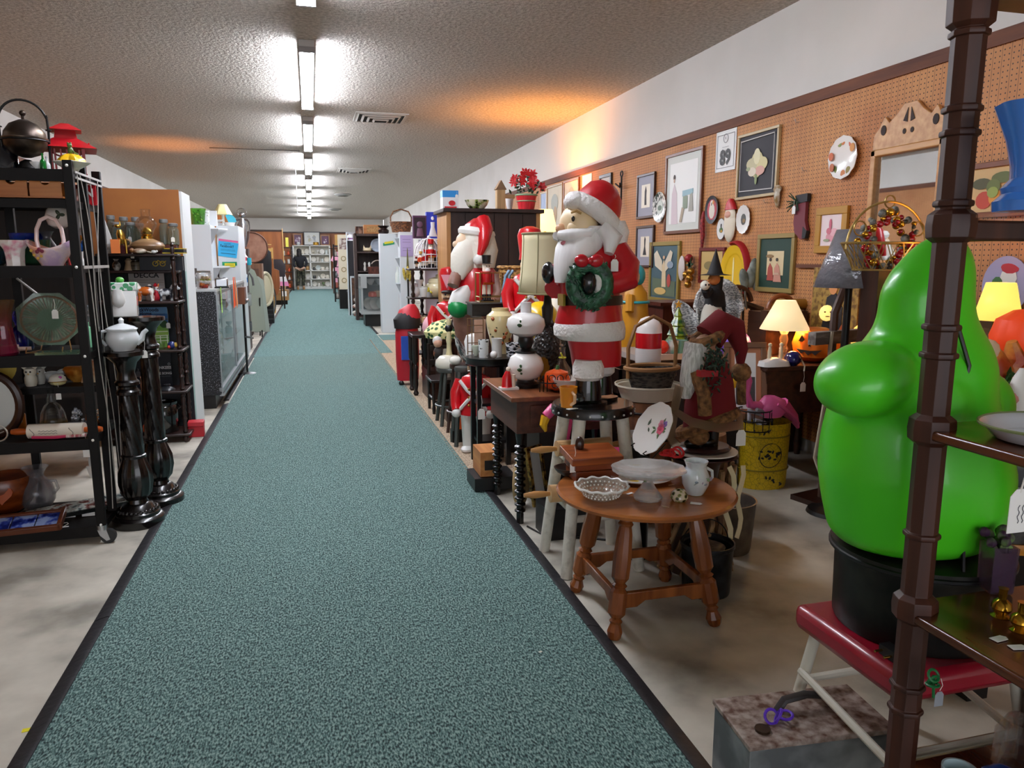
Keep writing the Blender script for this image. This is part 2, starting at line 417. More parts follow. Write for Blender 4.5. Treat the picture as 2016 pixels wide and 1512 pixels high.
def plate_on(mb,R,m,rim=None,flute=0,depth=.18):
 """plate facing -y, standing upright in the local frame"""
 X=RM(PI/2)
 mb.lathe([(.001,0),(R*.6,0),(R*.68,R*depth*.5),(R,R*depth),(R,R*depth+.004),(R*.62,.008),(.001,.008)],n=32,m=m,X=X,flute=flute,fd=.025 if flute else 0)
 if rim:mb.torus((0,-R*depth-.002,0),R*.985,.0028,32,6,rim,rx=PI/2)
def petals(mb,c,r,n,m,y=0.,core=None):
 for i in range(n):
  a=2*PI*i/n
  mb.prism(circ(r*.55,8,.8,c[0]+r*.7*cos(a),c[1]+r*.7*sin(a)),.0016,m,LM((0,y,0)))
 if core:mb.prism(circ(r*.4,8,1,c[0],c[1]),.003,core,LM((0,y,0)))
def leafs(mb,c,r,n,m,y=0.,seed=0):
 rn=random.Random(seed)
 for i in range(n):
  a=rn.uniform(0,6.28);d=r*rn.uniform(.4,1)
  X=LM((c[0]+d*cos(a),y,c[1]+d*sin(a)),0,-a+rn.uniform(-.5,.5),0)
  mb.prism([(-r*.35,0),(0,r*.14),(r*.35,0),(0,-r*.14)],.0014,m,X)
def stand(mb,p0,m):pass
# ================================================================ near left: black rack on casters
RX0,RX1,RY0,RY1=-1.99,-1.055,3.95,4.43
rackm=K('0c0908',.5,spec=.2);r=T('rolling_rack','tall black metal shelf rack on casters, nearest on the left','shelf rack',(0,0,0))
for x,y in((RX1,RY0),(RX1,RY1),(RX0,RY0),(RX0,RY1),(-1.47,RY1),(RX1,4.16)):
 z1=1.845;z0=.09 if(y!=4.16)else.1
 MB(rackm).b2((x-.02,y-.014,z0),(x+.02,y+.014,z1)).build('post',r,bev=.002)
 if y!=4.16 and x!=-1.47:
  m=MB(STEEL);m.cyl((x,y,.07),(x,y,.095),.024);m.prism([(-.02,0),(.02,0),(.035,-.055),(.018,-.06),(-.01,-.03)],.03,None,LM((x,y,.075)))
  c=m.build('caster',r);m=MB(K('141414',.5));m.cyl((x+.026,y-.012,.036),(x+.026,y+.012,.036),.036,n=18);m.build('wheel',c)
SHZ={'top':1.80,'rail':1.665,'c':1.362,'d':.945,'e':.53,'f':.085}
for k,z in SHZ.items():
 m=MB(rackm);m.b2((RX0,RY0+.005,z-.012),(RX1,RY1,z));m.b2((RX0,RY0,z-(.05 if k!='rail' else.035)),(RX1,RY0+.008,z+.004));m.b2((RX1-.006,RY0,z-.03),(RX1,RY1,z+.004));m.build('shelf',r)
m=MB(rackm);m.b2((-1.9,4.2,.745),(-1.08,4.43,.755));m.b2((-1.9,4.195,.725),(-1.08,4.205,.757));m.build('half_shelf',r)
m=MB(K('8d8a86',.4,.6));m.tube([(-1.46,RY1-.03,1.3),(-1.1,RY1-.03,.96)],.006,6);m.build('brace',r)
for i,(a,b)in enumerate(((.2,.75),(.75,.25),(.1,.5),(.55,.95))):
 m=MB(K('a9a39b',.5));pts=[(RX1+.022+.006*sin(t*9+i),RY0+(RY1-RY0)*(a+(b-a)*t+.05*sin(t*12+i*2)),1.79-1.66*t)for t in[k/16 for k in range(17)]]
 m.tube(pts,.0026,5);m.build('side_wire',r)
m=MB(K('b5b1ab',.35,.5));m.b2((RX1+.02,RY0+.02,1.79),(RX1+.024,RY1,1.80));m.b2((RX1+.02,RY0+.02,1.765),(RX1+.024,RY1,1.775));m.b2((RX1+.02,RY0+.02,1.352),(RX1+.024,RY1,1.366));m.build('side_rail',r)
m=MB(PAPER)
for x,z,y in((-1.08,1.35,3.936),):pass
for z in(1.82,1.36,.94,.53,.1):m.sph((RX1,RY0-.017,z),.007,8)
m.build('bolt',r)
# --- second unit behind with a solid dark back
r=T('dark_shelf_unit','dark brown shelf unit with solid back behind the rolling rack','shelf unit',(0,0,0))
dk=W('120c0a','241610','z',.5)
MB(dk).b2((-3.3,5.62,.26),(-1.42,5.65,1.80)).build('back_panel',r)
for x in(-3.3,-2.3,-1.42):MB(dk).b2((x-.02,5.2,.26),(x+.02,5.62,1.78)).build('side_panel',r)
for z in(.27,.55,.93,1.36,1.72):MB(dk).b2((-3.28,5.2,z-.015),(-1.44,5.62,z+.01)).build('shelf',r)
for x in(-3.28,-1.42):
 MB(STEEL).b2((x-.012,5.2,.08),(x+.012,5.25,.27)).build('leg',r)
 m=MB(K('c9c9c9',.3,.8));m.prism([(-.03,.08),(.03,.08),(.012,0),(-.012,0)],.03,None,LM((x,5.22,.0)));m.build('caster',r)
# --- things on the rack
ZT=SHZ['top']
p=S(52,300,4.12,ZT);r=T('spirit_kettle','tarnished metal spirit kettle hung in a tall arched stand on top of the rack','kettle',p)
pw=N('3a302a','85735f',6,.35,.8)
m=MB(pw);m.lathe([(.02,.07),(.06,.085),(.088,.12),(.093,.15),(.096,.152),(.096,.158),(.09,.16),(.085,.185),(.06,.22),(.02,.24),(.001,.242)],n=28);m.build('pot',r)
m=MB(pw);m.cyl((0,0,.24),(0,0,.262),.007);m.sph((0,0,.27),.014);m.build('lid_knob',r)
m=MB(IRON);a=[(-.092,0,0)]+[(-.098,0,.2),(-.095,0,.27)]+arc((0,0,.235),.095,PI*.93,PI*.07,14)+[(.095,0,.27),(.098,0,.2),(.092,0,0)]
m.tube(a,.0055,7);m.cyl((-.098,0,.2),(-.098,0,.204),.013);m.cyl((.098,0,.2),(.098,0,.204),.013);m.torus((0,0,.145),.098,.004);m.build('arched_stand',r)
m=MB(IRON);m.lathe([(.03,.0),(.045,.02),(.03,.05),(.012,.06)]);m.torus((0,0,.006),.085,.006);m.build('burner',r);r.rotation_euler.z=.35
p=S(8,300,4.12,ZT);ware('jar','dark blue black jar beside the kettle at the left edge','jar',p,[(.5,0),(1,.1),(1,.55),(.7,.75),(.6,.8),(.62,.98),(.55,1)],.055,.15,K('11131c',.12,coat=.6))
p=S(85,325,4.1,ZT);ware('bottle','tiny green glass bottle behind the rack lip','bottle',p,'bottle',.014,.09,G('0fae3a',alpha=.7))
p=S(72,325,4.12,ZT);ware('cup','small white cup behind the kettle stand','cup',p,'bowl',.035,.05,CHINA)
p=S(93,325,4.14,ZT);ware('salt_shaker','slim frosted white shaker beside the green bottle','shaker',p,'bottle',.014,.08,K('dcdedf',.25))
p=S(134,320,4.28,ZT);r=T('red_lantern','red metal candle lantern with pagoda roof on the rack top','lantern',p,.25)
rd=K('a3121b',.32);m=MB(rd)
for sx in(-1,1):
 for sy in(-1,1):m.box((sx*.07,sy*.07,.06),(.014,.014,.14))
m.box((0,0,.006),(.16,.16,.012))
for a in range(4):
 for k in range(-2,3):m.box((k*.026,-.07,.065),(.006,.004,.12),0,0,0)if a==0 else m.add(*(lambda v:(v,[(0,1,2,3)]))([RM(rz=a*PI/2)@Vector(q)for q in((k*.026-.003,-.07,.01),(k*.026+.003,-.07,.01),(k*.026+.003,-.07,.125),(k*.026-.003,-.07,.125))]))
m.build('cage',r)
m=MB(rd);m.box((0,0,.155),(.26,.26,.05),taper=.4);m.box((0,0,.2),(.1,.1,.045),taper=.85);m.box((0,0,.237),(.14,.14,.035),taper=.25);m.build('roof',r)
m=MB(rd);m.tube(arc((0,0,-.0),.1,PI*1.06,PI*1.94,12),.004,6);h=m.build('carry_handle',r);h.rotation_euler.x=PI*.5;h.location=(0,-.02,.185);h.rotation_euler.x=.5
m=MB(K('ead9b0',.4));m.cyl((0,0,.012),(0,0,.09),.03);m.build('candle',r)
p=S(141,322,4.05,ZT);r=T('frog_dish','yellow flower and white leaf dish with a small frog on top','figurine',p)
m=MB(K('e9e6d0',.2,coat=.4));m.lathe([(.02,0),(.03,.015),(.055,.03),(.075,.045),(.06,.05)],flute=5,fd=.12);m.build('dish',r)
m=MB(K('e3b416',.25,coat=.3));m.lathe([(.055,.045),(.05,.06),(.03,.08),(.012,.085)],flute=6,fd=.18);m.build('petals',r)
m=MB(K('4f6b34',.3));m.sph((0,0,.1),(.012,.014,.018));m.sph((0,-.008,.123),.011);m.sph((-.006,-.012,.132),.004);m.sph((.006,-.012,.132),.004);m.tube([(.01,0,.1),(.02,-.01,.088),(.03,0,.085)],.004,6);m.build('frog',r)
p=S(58,392,4.06,SHZ['rail']+.012);r=T('wooden_organiser','orange wood desk organiser with round finger holes under the rack top','box',p)
ow=W('a8581d','d68a3e','x',.35)
for i,x in enumerate((-.19,-.05,.09)):
 m=MB(ow);h=.07;o=[(-.065,0),(.065,0),(.065,h)]+[(.02*cos(a),h-.02*sin(a))for a in[PI*k/8 for k in range(9)]]+[(-.065,h)]
 m.prism(o,.008,None,LM((x,-.06,.008)));m.b2((x-.065,-.06,.004),(x+.065,.06,.01));m.b2((x-.068,-.06,.004),(x-.062,.06,.055));m.b2((x-.065,.055,.004),(x+.065,.06,.08));m.build('compartment',r)
m=MB(ow);m.b2((-.26,-.07,0),(.16,.066,.006));m.build('tray',r)
p=S(146,376,4.3,SHZ['rail']);r=T('red_sign','red metal sign with white lettering under the rack top','sign',p)
m=MB(K('b21420',.35));m.b2((-.12,-.004,.0),(.1,.004,.1));m.b2((-.12,-.02,0),(.1,.02,.004));m.build('panel',r);MB().text('UCON',.055,WHITE,LM((.005,-.006,.06)),.002).build('lettering',r)
def shade(px,py,y,R,H,lab,sprig=True):
 p=at(px,py,y);r=T('lamp_globe',lab,'lamp globe',p)
 m=MB(K('ddd8cf',.25,coat=.3));m.lathe([(R*.35,-H),(R*.8,-H*.86),(R,-H*.55),(R*.85,-H*.3),(R*.4,-H*.1),(R*.42,0)],closed=True);m.build('globe',r,solid=.003)
 m=MB(K('b98d86',.5));m.cyl((0,0,-.01),(0,0,.09),R*.35,R*.55);m.build('collar',r)
 if sprig:
  m=MB(K('2c3a22',.5));
  for a in(0,2.1,4.2):m.sph((R*.3+.012*cos(a),-R*.96,-H*.5+.012*sin(a)),(.013,.004,.008),ry=-a)
  m.tube([(R*.3,-R*.97,-H*.5),(R*.1,-R*.99,-H*.56)],.0015,5);m.build('painted_sprig',r)
 return r
shade(113,398,4.15,.06,.125,'white glass lamp globe with leaf sprig hanging under the rack rail')
g=shade(149,410,4.25,.042,.1,'smaller white globe with yellow tie hanging at the rack corner',False)
m=MB(K('f0d81c',.5));m.torus((0,0,.0),.014,.004,rx=.6);m.tube([(0,-.01,0),(.01,-.02,-.05),(.005,-.02,-.12)],.004,5);m.build('yellow_tie',g)
ZC=SHZ['c']+.004
m=MB();k=N('d9a46a','f0e6dc',22,.2,0,.42,.55,c3='c65f7c');
ware('vase','small cream vase with ruffled rim and pink roses at the left of the rack','vase',S(29,500,4.03,ZC),'flare',.062,.118,N('d98aa0','efe9e4',16,.2,0,.35,.5),flute=8,fd=.05)
ware('bowl','deep green glass bowl with scalloped rim behind the cream vase','bowl',S(52,500,4.22,ZC),[(.7,0),(.9,.1),(1,.9),(1.02,1)],.105,.125,G('5aa874',.15,alpha=.75),flute=20,fd=.03,n=40)
ware('bowl','blue glass bowl far back on the rack behind the green bowl','bowl',S(55,480,4.36,ZC),'bowl',.075,.16,G('1340c8',.05,alpha=.8),flute=9,fd=.08)
ware('dish','dark teal glass dish at the left edge beside the cream vase','dish',S(-4,505,4.05,ZC),'bowl',.05,.07,G('1f4f63',.05,alpha=.8))
p=S(102,505,4.02,ZC);r=T('glass_basket','pink iridescent glass basket with looped handle and painted flowers','basket',p,-.15)
pg=N('e7a98f','e9d3d6',9,.12,0,.4,.6,0,(1,1,1),'cdb0cf')
m=MB(pg);R=.088
vs=[];
for j,(rr,z)in enumerate([(.45,0),(.5,.01),(.72,.04),(.9,.075),(1.04,.1)]):
 for i in range(40):
  a=2*PI*i/40;q=rr*(1+(.012*cos(20*a)));vs.append((q*R*1.18*cos(a),q*R*.8*sin(a),z+(.022*cos(2*a)*(z/.1)**2)))
fs=[(j*40+i,j*40+(i+1)%40,(j+1)*40+(i+1)%40,(j+1)*40+i)for j in range(4)for i in range(40)]+[tuple(reversed(range(40)))]
m.add(vs,fs);m.build('body',r,solid=.004)
m=MB(K('ecd2cb',.15,coat=.4));m.tube([(-.055,0,.085),(-.06,0,.12),(-.055,0,.17),(-.035,0,.212),(0,0,.228),(.035,0,.212),(.055,0,.17),(.06,0,.12),(.055,0,.085)],.0095,8);m.build('handle',r)
m=MB(K('7d2340',.4));[m.sph((x,-.062-z*.12,z),(.009,.003,.009))for x,z in((-.02,.075),(-.008,.068),(-.03,.065))];
for x,z in((-.05,.05),(-.035,.035),(-.06,.07),(-.02,.045)):m.sph((x,-.05-z*.15,z),(.007,.003,.007),m=K('d8b04a',.4))
m.build('painted_flowers',r)
p=S(95,498,4.34,ZC);ware('jar','grey pewter jar standing behind the pink basket handle','jar',p,'vase',.045,.17,K('6c6a6c',.35,.6))
p=S(125,500,4.3,ZC);r=T('red_tassel','red pompom ornament behind the pink basket','ornament',p);m=MB(K('c32a25',.7));m.sph((0,0,.1),.016);
for i in range(8):m.tube([(0,0,.1),(.02*cos(i),.01*sin(i),.05),(.03*cos(i),.015*sin(i),.0)],.0016,4)
m.build('threads',r)
p=S(153,498,4.3,ZC);ware('goblet','amber glass goblet between the rack posts','goblet',p,'goblet',.032,.15,G('b9651a',.04,alpha=.75))
p=S(158,515,4.2,ZC);r=T('bluebird_figurine','blue bird figurine on a white stump by the rack post','figurine',p)
m=MB(K('2f6fd6',.15,coat=.5));m.sph((0,0,.085),(.035,.022,.022),rx=0,ry=-.5);m.sph((.028,0,.112),.016);m.prism([(-.02,.07),(-.06,.06),(-.055,.05)],.014,None);m.prism([(.042,.112),(.053,.108),(.042,.106)],.006);m.build('bird',r)
m=MB(CHINA);m.lathe([(.028,0),(.022,.015),(.015,.04),(.018,.068)]);m.build('stump',r)
p=S(150,440,4.3,1.43);r=T('yellow_tag_card','bright yellow card hanging between the rack posts','card',p);m=MB(K('f1de22',.6));m.b2((-.035,-.002,.0),(.035,.002,.075));m.build('card',r);MB(STRING).tube([(0,0,.075),(.01,0,.2),(.002,0,.33)],.0015,5).build('string',r)
ZD=SHZ['d']+.004
def twotone(name,stops,z0,z1,alpha=.6):
 m,nt,p=_new(name);s=nt.nodes.new('ShaderNodeSeparateXYZ');nt.links.new(_coord(nt,1),s.inputs[0])
 q=nt.nodes.new('ShaderNodeMapRange');q.inputs[1].default_value=z0;q.inputs[2].default_value=z1;nt.links.new(s.outputs['Z'],q.inputs[0])
 nt.links.new(_ramp(nt,q.outputs[0],stops),p.inputs['Base Color']);p.inputs['Roughness'].default_value=.05;p.inputs['Transmission Weight'].default_value=.75;p.inputs['Alpha'].default_value=alpha
 return m
ware('vase','tall amberina glass vase, magenta at the base fading to amber','vase',S(12,690,4.0,ZD),[(.8,0),(.95,.05),(.75,.3),(.62,.55),(.75,.8),(1.05,1)],.055,.26,twotone('amberina',[(0,'b3064d'),(.45,'a31240'),(1,'9a6a3a')],0,.26,.85),flute=8,fd=.04)
ware('bottle','cobalt blue glass bottle with round stopper','bottle',S(37,660,4.2,ZD),[(.9,0),(1,.05),(1,.42),(.6,.56),(.35,.62),(.35,.7),(.5,.74),(.55,.86),(.3,.98),(.05,1)],.038,.2,G('1414b8',.04,alpha=.85),solid=True)
ware('bottle','pale blue glass bottle beside the cobalt one','bottle',S(53,660,4.22,ZD),[(.7,0),(.9,.08),(.8,.35),(.95,.5),(.5,.6),(.35,.66),(.55,.72),(.55,.95),(.4,1)],.032,.19,G('4b86b8',.04,alpha=.6),solid=True)
p=S(38,690,4.06,ZD+.022);r=T('rolling_pin','white marble rolling pin lying behind the magenta vase','rolling pin',p,.25)
mp=K('e2cfc8',.25);MB(mp).cyl((-.1,0,0),(.0,0,0),.022,n=18).build('roller',r);m=MB(K('c9aa97',.4));m.cyl((0,0,0),(.05,0,0),.011,.009);m.build('handle',r)
p=S(103,700,4.1,ZD);r=T('glass_platter','large octagonal green and pink glass platter leaning on the rack shelf','platter',p,-.1)
gl=PG('a9cdb2');m=MB(gl);X=LM((0,.02,.155),-.28,.35,0)
m.lathe([(.001,0),(.06,0),(.062,.006),(.062,.006)],n=28,X=X@RM(PI/2),sy=.85,m=PG('7fc79a'))
for i in range(44):
 a=2*PI*i/44;d0,d1=.06,.118
 m.tube([X@Vector((d0*cos(a),-.006,d0*sin(a)*.85)),X@Vector((d1*cos(a),-.018,d1*sin(a)*.88))],.0032,5,m=PG('b9c9a8' if i%3 else 'd9b09c'))
m.lathe([(.06,.003),(.12,.012),(.15,.02),(.152,.024),(.12,.016),(.06,.007)],n=8,X=X@RM(PI/2),sy=.9)
m.torus(X@Vector((0,-.016,0)),.124,.006,30,6,PG('d98a66'),rx=PI/2-.28,ry=.35,sy=.9);m.build('plate',r)
m=MB(K('b08a5a',.3,.8))
for s in(-1,1):m.tube([(s*.08,-.07,.03),(s*.08,-.085,.005),(s*.08,-.03,.003),(s*.07,.05,.003),(s*.05,.07,.1)],.003,6)
m.tube([(-.08,-.06,.003),(.08,-.06,.003)],.003,6);m.build('easel',r);tag_on(r,(.06,-.07,.26),.05,1.2)
MB(G('7fae8c',.1,alpha=.8)).b2((-.09,-.05,0),(.09,.05,.012)).thing('glass_tray','flat green glass tray under the leaning platter','tray',S(118,705,4.0,ZD))
p=S(86,640,4.36,ZD);ware('candlestick','dark cut glass candlestick behind the platter','candlestick',p,[(.9,0),(.9,.05),(.3,.15),(.5,.3),(.25,.4),(.5,.6),(.3,.7),(.6,.9),(.6,1)],.03,.2,G('59656d',.05,alpha=.7),solid=True)
p=S(173,700,4.25,ZD);ware('jar','square jadeite green shaker beside the rack post','shaker',p,[(.95,0),(1,.04),(1,.7),(.85,.8),(.6,.83),(.6,1)],.032,.13,K('8fd3a4',.2,coat=.3),n=4,solid=True,rz=.6)
p=S(172,640,4.3,ZD+.0);r=T('glass_cluster','clear glass grape cluster ornament above the jadeite shaker','ornament',S(176,660,4.36,ZD));m=MB(G('cfd6da',.05,alpha=.5));rn=random.Random(3)
for i in range(22):m.sph((rn.uniform(-.03,.03),rn.uniform(-.02,.02),.05+.17*rn.random()),.012,8)
m.tube([(0,0,0),(0,0,.2)],.004,5);m.build('grapes',r)
ZH=.757
def owl(px,py,y,lab,c,s=1.):
 r=T('owl_figurine',lab,'figurine',S(px,py,y,ZH));w=K(c,.3)
 m=MB(w);m.lathe([(.024*s,0),(.03*s,.02*s),(.03*s,.045*s),(.024*s,.06*s),(.03*s,.075*s),(.026*s,.095*s),(.008*s,.104*s)],n=16);m.build('body',r)
 m=MB(K('2b241f',.3));
 for q in(-1,1):m.sph((q*.01*s,-.028*s,.08*s),.005*s,8);m.prism([(q*.026*s,.09*s),(q*.05*s,.115*s),(q*.012*s,.103*s)],.008,w)
 m.prism([(-.004,.072*s),(.004,.072*s),(0,.063*s)],.062*s,K('d29a30',.4));m.build('face',r);return r
owl(62,760,4.27,'cream owl figurine with red bow on the half shelf','e8dfc9',.95)
owl(80,757,4.33,'grey feathered owl figurine beside the cream owl','b9b8ae',.85)
m=MB(K('c2c4c0',.35));m.sph((0,0,.03),(.05,.03,.03));m.sph((.045,0,.05),(.03,.018,.018),ry=-.4);m.sph((-.045,0,.045),(.024,.016,.016),ry=.4);m.thing('dove_figurine','white and grey bird figurine on the half shelf','figurine',S(103,740,4.38,ZH))
p=S(115,765,4.24,ZH+.002);r=T('egg_box','cream egg shaped trinket box with gold band and tag','trinket box',p);eg=K('e4d79b',.2,coat=.4)
MB(eg).lathe([(.014,0),(.03,.008),(.036,.022)],sx=1.15).build('base',r);MB(K('efe7d6',.2,coat=.4)).lathe([(.036,.024),(.032,.044),(.018,.058),(.001,.062)],sx=1.15).build('lid',r);m=MB(GOLD);m.torus((0,0,.023),.036,.002,sx=1.15);m.build('band',r);m=MB(K('c94b9d',.4));m.sph((.02,-.025,.045),(.009,.004,.007));m.build('painted_flower',r);tag_on(r,(.01,-.042,.02),.05)
m=MB(N('a95a14','d99a46',14,.3));m.lathe([(.02,0),(.045,.03),(.06,.07),(.05,.085)],flute=5,fd=.15);m.thing('shell_dish','orange conch shell hanging behind the rack corner post','shell',S(150,715,4.36,.757))
m=MB(N('b96a1c','e0c9a0',10,.4));m.prism([(-.05,0),(.05,0),(.035,.11),(-.02,.12)],.05);m.thing('amber_ornament','amber and cream slag ornament in a bag beyond the rack post','ornament',S(181,730,4.34,.757));
ZE=SHZ['e']+.004
p=S(105,822,4.2,ZE);r=T('glass_decanter','clear bell shaped glass decanter with amber liquid on the lower rack shelf','decanter',p)
MB(CLEAR).bowl(pf('bell',.068,.21),t=.003).build('bottle',r);m=MB(G('b8871f',.02,alpha=.85));m.lathe([(.062,.005),(.061,.05),(.001,.051)]);m.build('liquid',r);m=MB(CLEAR);m.sph((0,0,.225),(.02,.02,.026));m.build('stopper',r)
p=S(112,842,4.02,ZE+.036);r=T('rolling_pin','white ceramic rolling pin with orange wood handles and script','rolling pin',p,-.1)
MB(K('e6dccb',.2,coat=.4)).cyl((-.125,0,0),(.125,0,0),.036,n=24).build('roller',r)
for s in(-1,1):MB(K('b3521a',.3)).turn((s*.125,0,0),(s*.205,0,0),[(.012,0),(.016,.3),(.017,.7),(.012,1)]).build('handle',r)
m=MB(K('5f5c57',.5));[m.tube([(-.07+.006*q,-.0364,z+.003*sin(q*2.1))for q in range(15)],.0012,4)for z in(.006,-.006)]
for x in(-.1,.075):m.tube([(x+.01*sin(t),-.0362*cos(t*.25-.6),.0362*sin(t*.25-.6))for t in[q*.5 for q in range(10)]],.0015,4)
m.build('script',r);tag_on(r,(.13,-.02,-.01),.08,1.25)
def crystal(px,py,y,lab,s):
 r=random.Random(px);m=MB(K('b9bcc4',.12,.75))
 for i in range(26):a=r.uniform(0,6.3);z=r.random();d=.035*s*(1-z*.7);m.sph((d*cos(a),d*sin(a)*.6,.01+.1*s*z),r.uniform(.006,.013)*s,6)
 return m.thing('crystal_figurine',lab,'figurine',S(px,py,y,ZE),ang=5)
crystal(153,825,4.15,'beaded crystal tree figurine on the lower rack shelf',1.05);crystal(187,822,4.3,'small beaded crystal dog figurine beside the rack post',.75)
p=S(38,828,4.25,ZE);r=T('orange_clock','small orange bakelite clock behind the rack post','clock',p);MB(K('d2761a',.3)).box((0,0,.045),(.06,.03,.09)).build('case',r,bev=.01);m=MB(K('e8ddc2',.4));m.lathe([(.001,0),(.02,0),(.02,.003),(.001,.003)],(0,-.016,.055),X=RM(PI/2));m.build('dial',r)
p=S(-12,830,4.12,ZE);r=T('oval_picture','dark oval picture frame with pale picture at the left edge of the photo','picture frame',p)
m=MB(DKWOOD);m.torus((0,0,.16),.12,.022,32,8,rx=PI/2,sy=1.25);m.build('frame',r);m=MB(K('c9cdc9',.2));m.prism(circ(.12,32,1,0,0),.006,None,LM((0,0,.16),s=(1,1,1.25)));m.build('picture',r)
m=MB(K('dec255',.5));m.lathe([(.06,0),(.095,.006),(.1,.01)],(0,0,0),n=28,X=RM(PI/2-.2));
for a in(.4,1.,1.6):m.sph((.075*cos(a),-.008,.075*sin(a)),(.014,.003,.008),m=K('c8402a',.5))
m.thing('decor_plate','yellow rimmed plate with red flowers leaning behind the oval frame','plate',S(-4,770,4.3,ZH+.06),closed=False)if False else m.thing('decor_plate','yellow rimmed plate with red flowers leaning behind the oval frame','plate',S(-4,770,4.3,ZH+.1))
m=MB(K('d0cac0',.3,.6));m.torus((0,0,.04),.038,.004,20,6,rx=PI/2);m.tube([(0,-.002,.04),(.025,-.002,.05)],.002,4);m.thing('round_gauge','dark round gauge with pale ring at the left edge of the photo','gauge',S(-3,855,4.0,ZE))
m=MB(K('c72b5a',.4));m.tube([(-.12,.01,.012),(-.02,0,.008),(.03,-.005,.012)],.008,6);m.tube([(.03,-.005,.012),(.12,-.01,.014)],.009,6,N('b7434c','efe4dd',80,.4,stretch=(1,.1,.1)));m.thing('pink_umbrella','folded pink parasol with braided handle on the rack shelf edge','parasol',S(118,875,3.99,ZE-.0))
m=MB(N('c05a1a','d9924a',9,.35));m.lathe([(.03,0),(.05,.02),(.045,.05),(.02,.07)],n=18);m.thing('brown_pot','small orange brown pot behind the rack side rail','pot',S(192,858,4.35,ZE))
ZF=SHZ['f']+.004
p=S(16,975,4.3,ZF);r=T('wooden_heart_bowl','large polished wooden bowl carved with a heart, bottom rack shelf','bowl',p)
m=MB(W('4a1d0a','8a3f14','x',.25));m.lathe([(.05,0),(.08,.02),(.13,.09),(.14,.16),(.125,.2),(.12,.2)],n=28);m.build('body',r);m=MB(K('a5491a',.25));
m.prism([(0,-.05)]+[(.05*(16*sin(t)**3)/16,.05*(13*cos(t)-5*cos(2*t)-2*cos(3*t)-cos(4*t))/16)for t in[PI-PI*2*k/20 for k in range(1,20)]],.012,None,LM((.02,-.128,.13),-.15));m.build('heart',r)
p=S(73,965,4.28,ZF);r=T('glass_pitcher','smoky crackle glass pitcher vase with loop handle on the bottom shelf','pitcher',p);m=MB(G('a8a6ae',.12,alpha=.5));m.bowl(pf('vase',.085,.24),t=.004);m.build('body',r);m=MB(G('a8a6ae',.12,alpha=.5));m.tube([(.05,0,.16),(.09,0,.16),(.1,0,.12),(.075,0,.09)],.008,7);m.build('handle',r)
p=S(163,968,4.2,ZF+.03);r=T('mosaic_tray','long wavy black tray with silvery mosaic picture on the bottom shelf','tray',p,.35)
out=[(.3*cos(t),.12*sin(t)*(1+.25*cos(2*t+.6)))for t in[2*PI*k/36 for k in range(36)]]
MB(K('0f0f10',.25)).prism(out,.02,None,RM(PI/2)).build('rim',r);m=MB(N('4c5557','b9beb4',26,.25,0,.35,.6,c3='6a3a35'));m.prism([(a*.9,b*.85)for a,b in out],.006,None,LM((0,0,.011),PI/2));m.build('mosaic',r)
p=S(45,1012,4.0,ZF+.02);r=T('tile_tray','framed tray of blue and white tiles leaning on the bottom rack shelf','tray',p,.1);
m=MB(W('3a1a0e','6a3418','x',.35));m.box((0,-.07,.012),(.34,.02,.03));m.box((0,.07,.012),(.34,.02,.03));m.box((.165,0,.02),(.02,.16,.035));m.box((-.165,0,.02),(.02,.16,.035));f=m.build('frame',r,bev=.003)
m=MB(N('10195c','33479f',18,.2,0,.4,.6,c3='8ea2cf'))
for i in(-1,0,1):m.box((i*.105,0,.014),(.1,.12,.008))
m.build('tiles',r,bev=.002);r.rotation_euler.x=.25
m=MB(PAPER);m.prism([(-.02,0),(.02,0),(.024,.012),(0,.018),(-.024,.012)],.001,None,LM((0,0,.001),PI/2));m.tube([(0,0,.002),(.01,.03,.003),(.0,.05,.003),(-.015,.045,.003)],.0016,5,STRING);m.thing('loose_price_tag','white price tag with looped string lying on the bottom rack shelf','price tag',S(125,1022,3.99,ZF))
for px,y in((133,4.13),(172,4.13)):MB(PAPER).b2((-.03,-.002,0),(.03,.002,.02)).thing('shelf_label','white label strip below the mosaic tray, %s one'%('left' if px<150 else 'right'),'label',S(px,990,y,ZF))
# ---------------------------------------------------------------- twisted pedestals
ped=K('0e0807',.25,0,.25)
def pedestal(p,h,lab):
 r=T('twisted_pedestal',lab,'pedestal',p);q=h-.93
 m=MB(ped);m.lathe([(.128,0),(.13,.04),(.12,.05),(.108,.055),(.108,.07),(.085,.09),(.075,.11),(.055,.12),(.05,.14)],n=32)
 for i in range(26):a=2*PI*i/26;m.sph((.094*cos(a),.094*sin(a),.082),.011,6)
 m.build('base',r);m=MB(ped);m.lathe([(.05,.14),(.072,.17),(.084,.23),(.08,.29),(.06,.345),(.052,.37)],n=48,flute=12,fd=.05);m.build('bulb',r)
 MB(ped).lathe([(.05,.36),(.062,.365),(.062,.378),(.052,.385)]).build('collar',r);m=MB(ped);m.lathe([(.05,.70+q),(.058,.705+q),(.058,.72+q),(.045,.735+q),(.045,.745+q),(.06,.755+q),(.06,.77+q),(.05,.78+q)]);m.build('collar',r)
 m=MB(ped);n=14;z0,z1=.385,.70+q;m.lathe([(.053-.008*k/n,z0+(z1-z0)*k/n)for k in range(n+1)],n=60,flute=10,fd=.05,twist=5.5);m.build('twisted_shaft',r)
 m=MB(ped);m.lathe([(.048,.78+q),(.04,.82+q),(.055,.87+q),(.09,.905+q),(.098,.91+q),(.098,.93+q),(.001,.93+q)],n=32);m.build('capital',r);return r
pedestal((-.945,4.215,0),.93,'glossy black twist turned pedestal, the nearer one, under the white teapot')
pedestal((-.90,4.56,0),1.08,'taller black twist turned pedestal behind, carrying the cow canister')
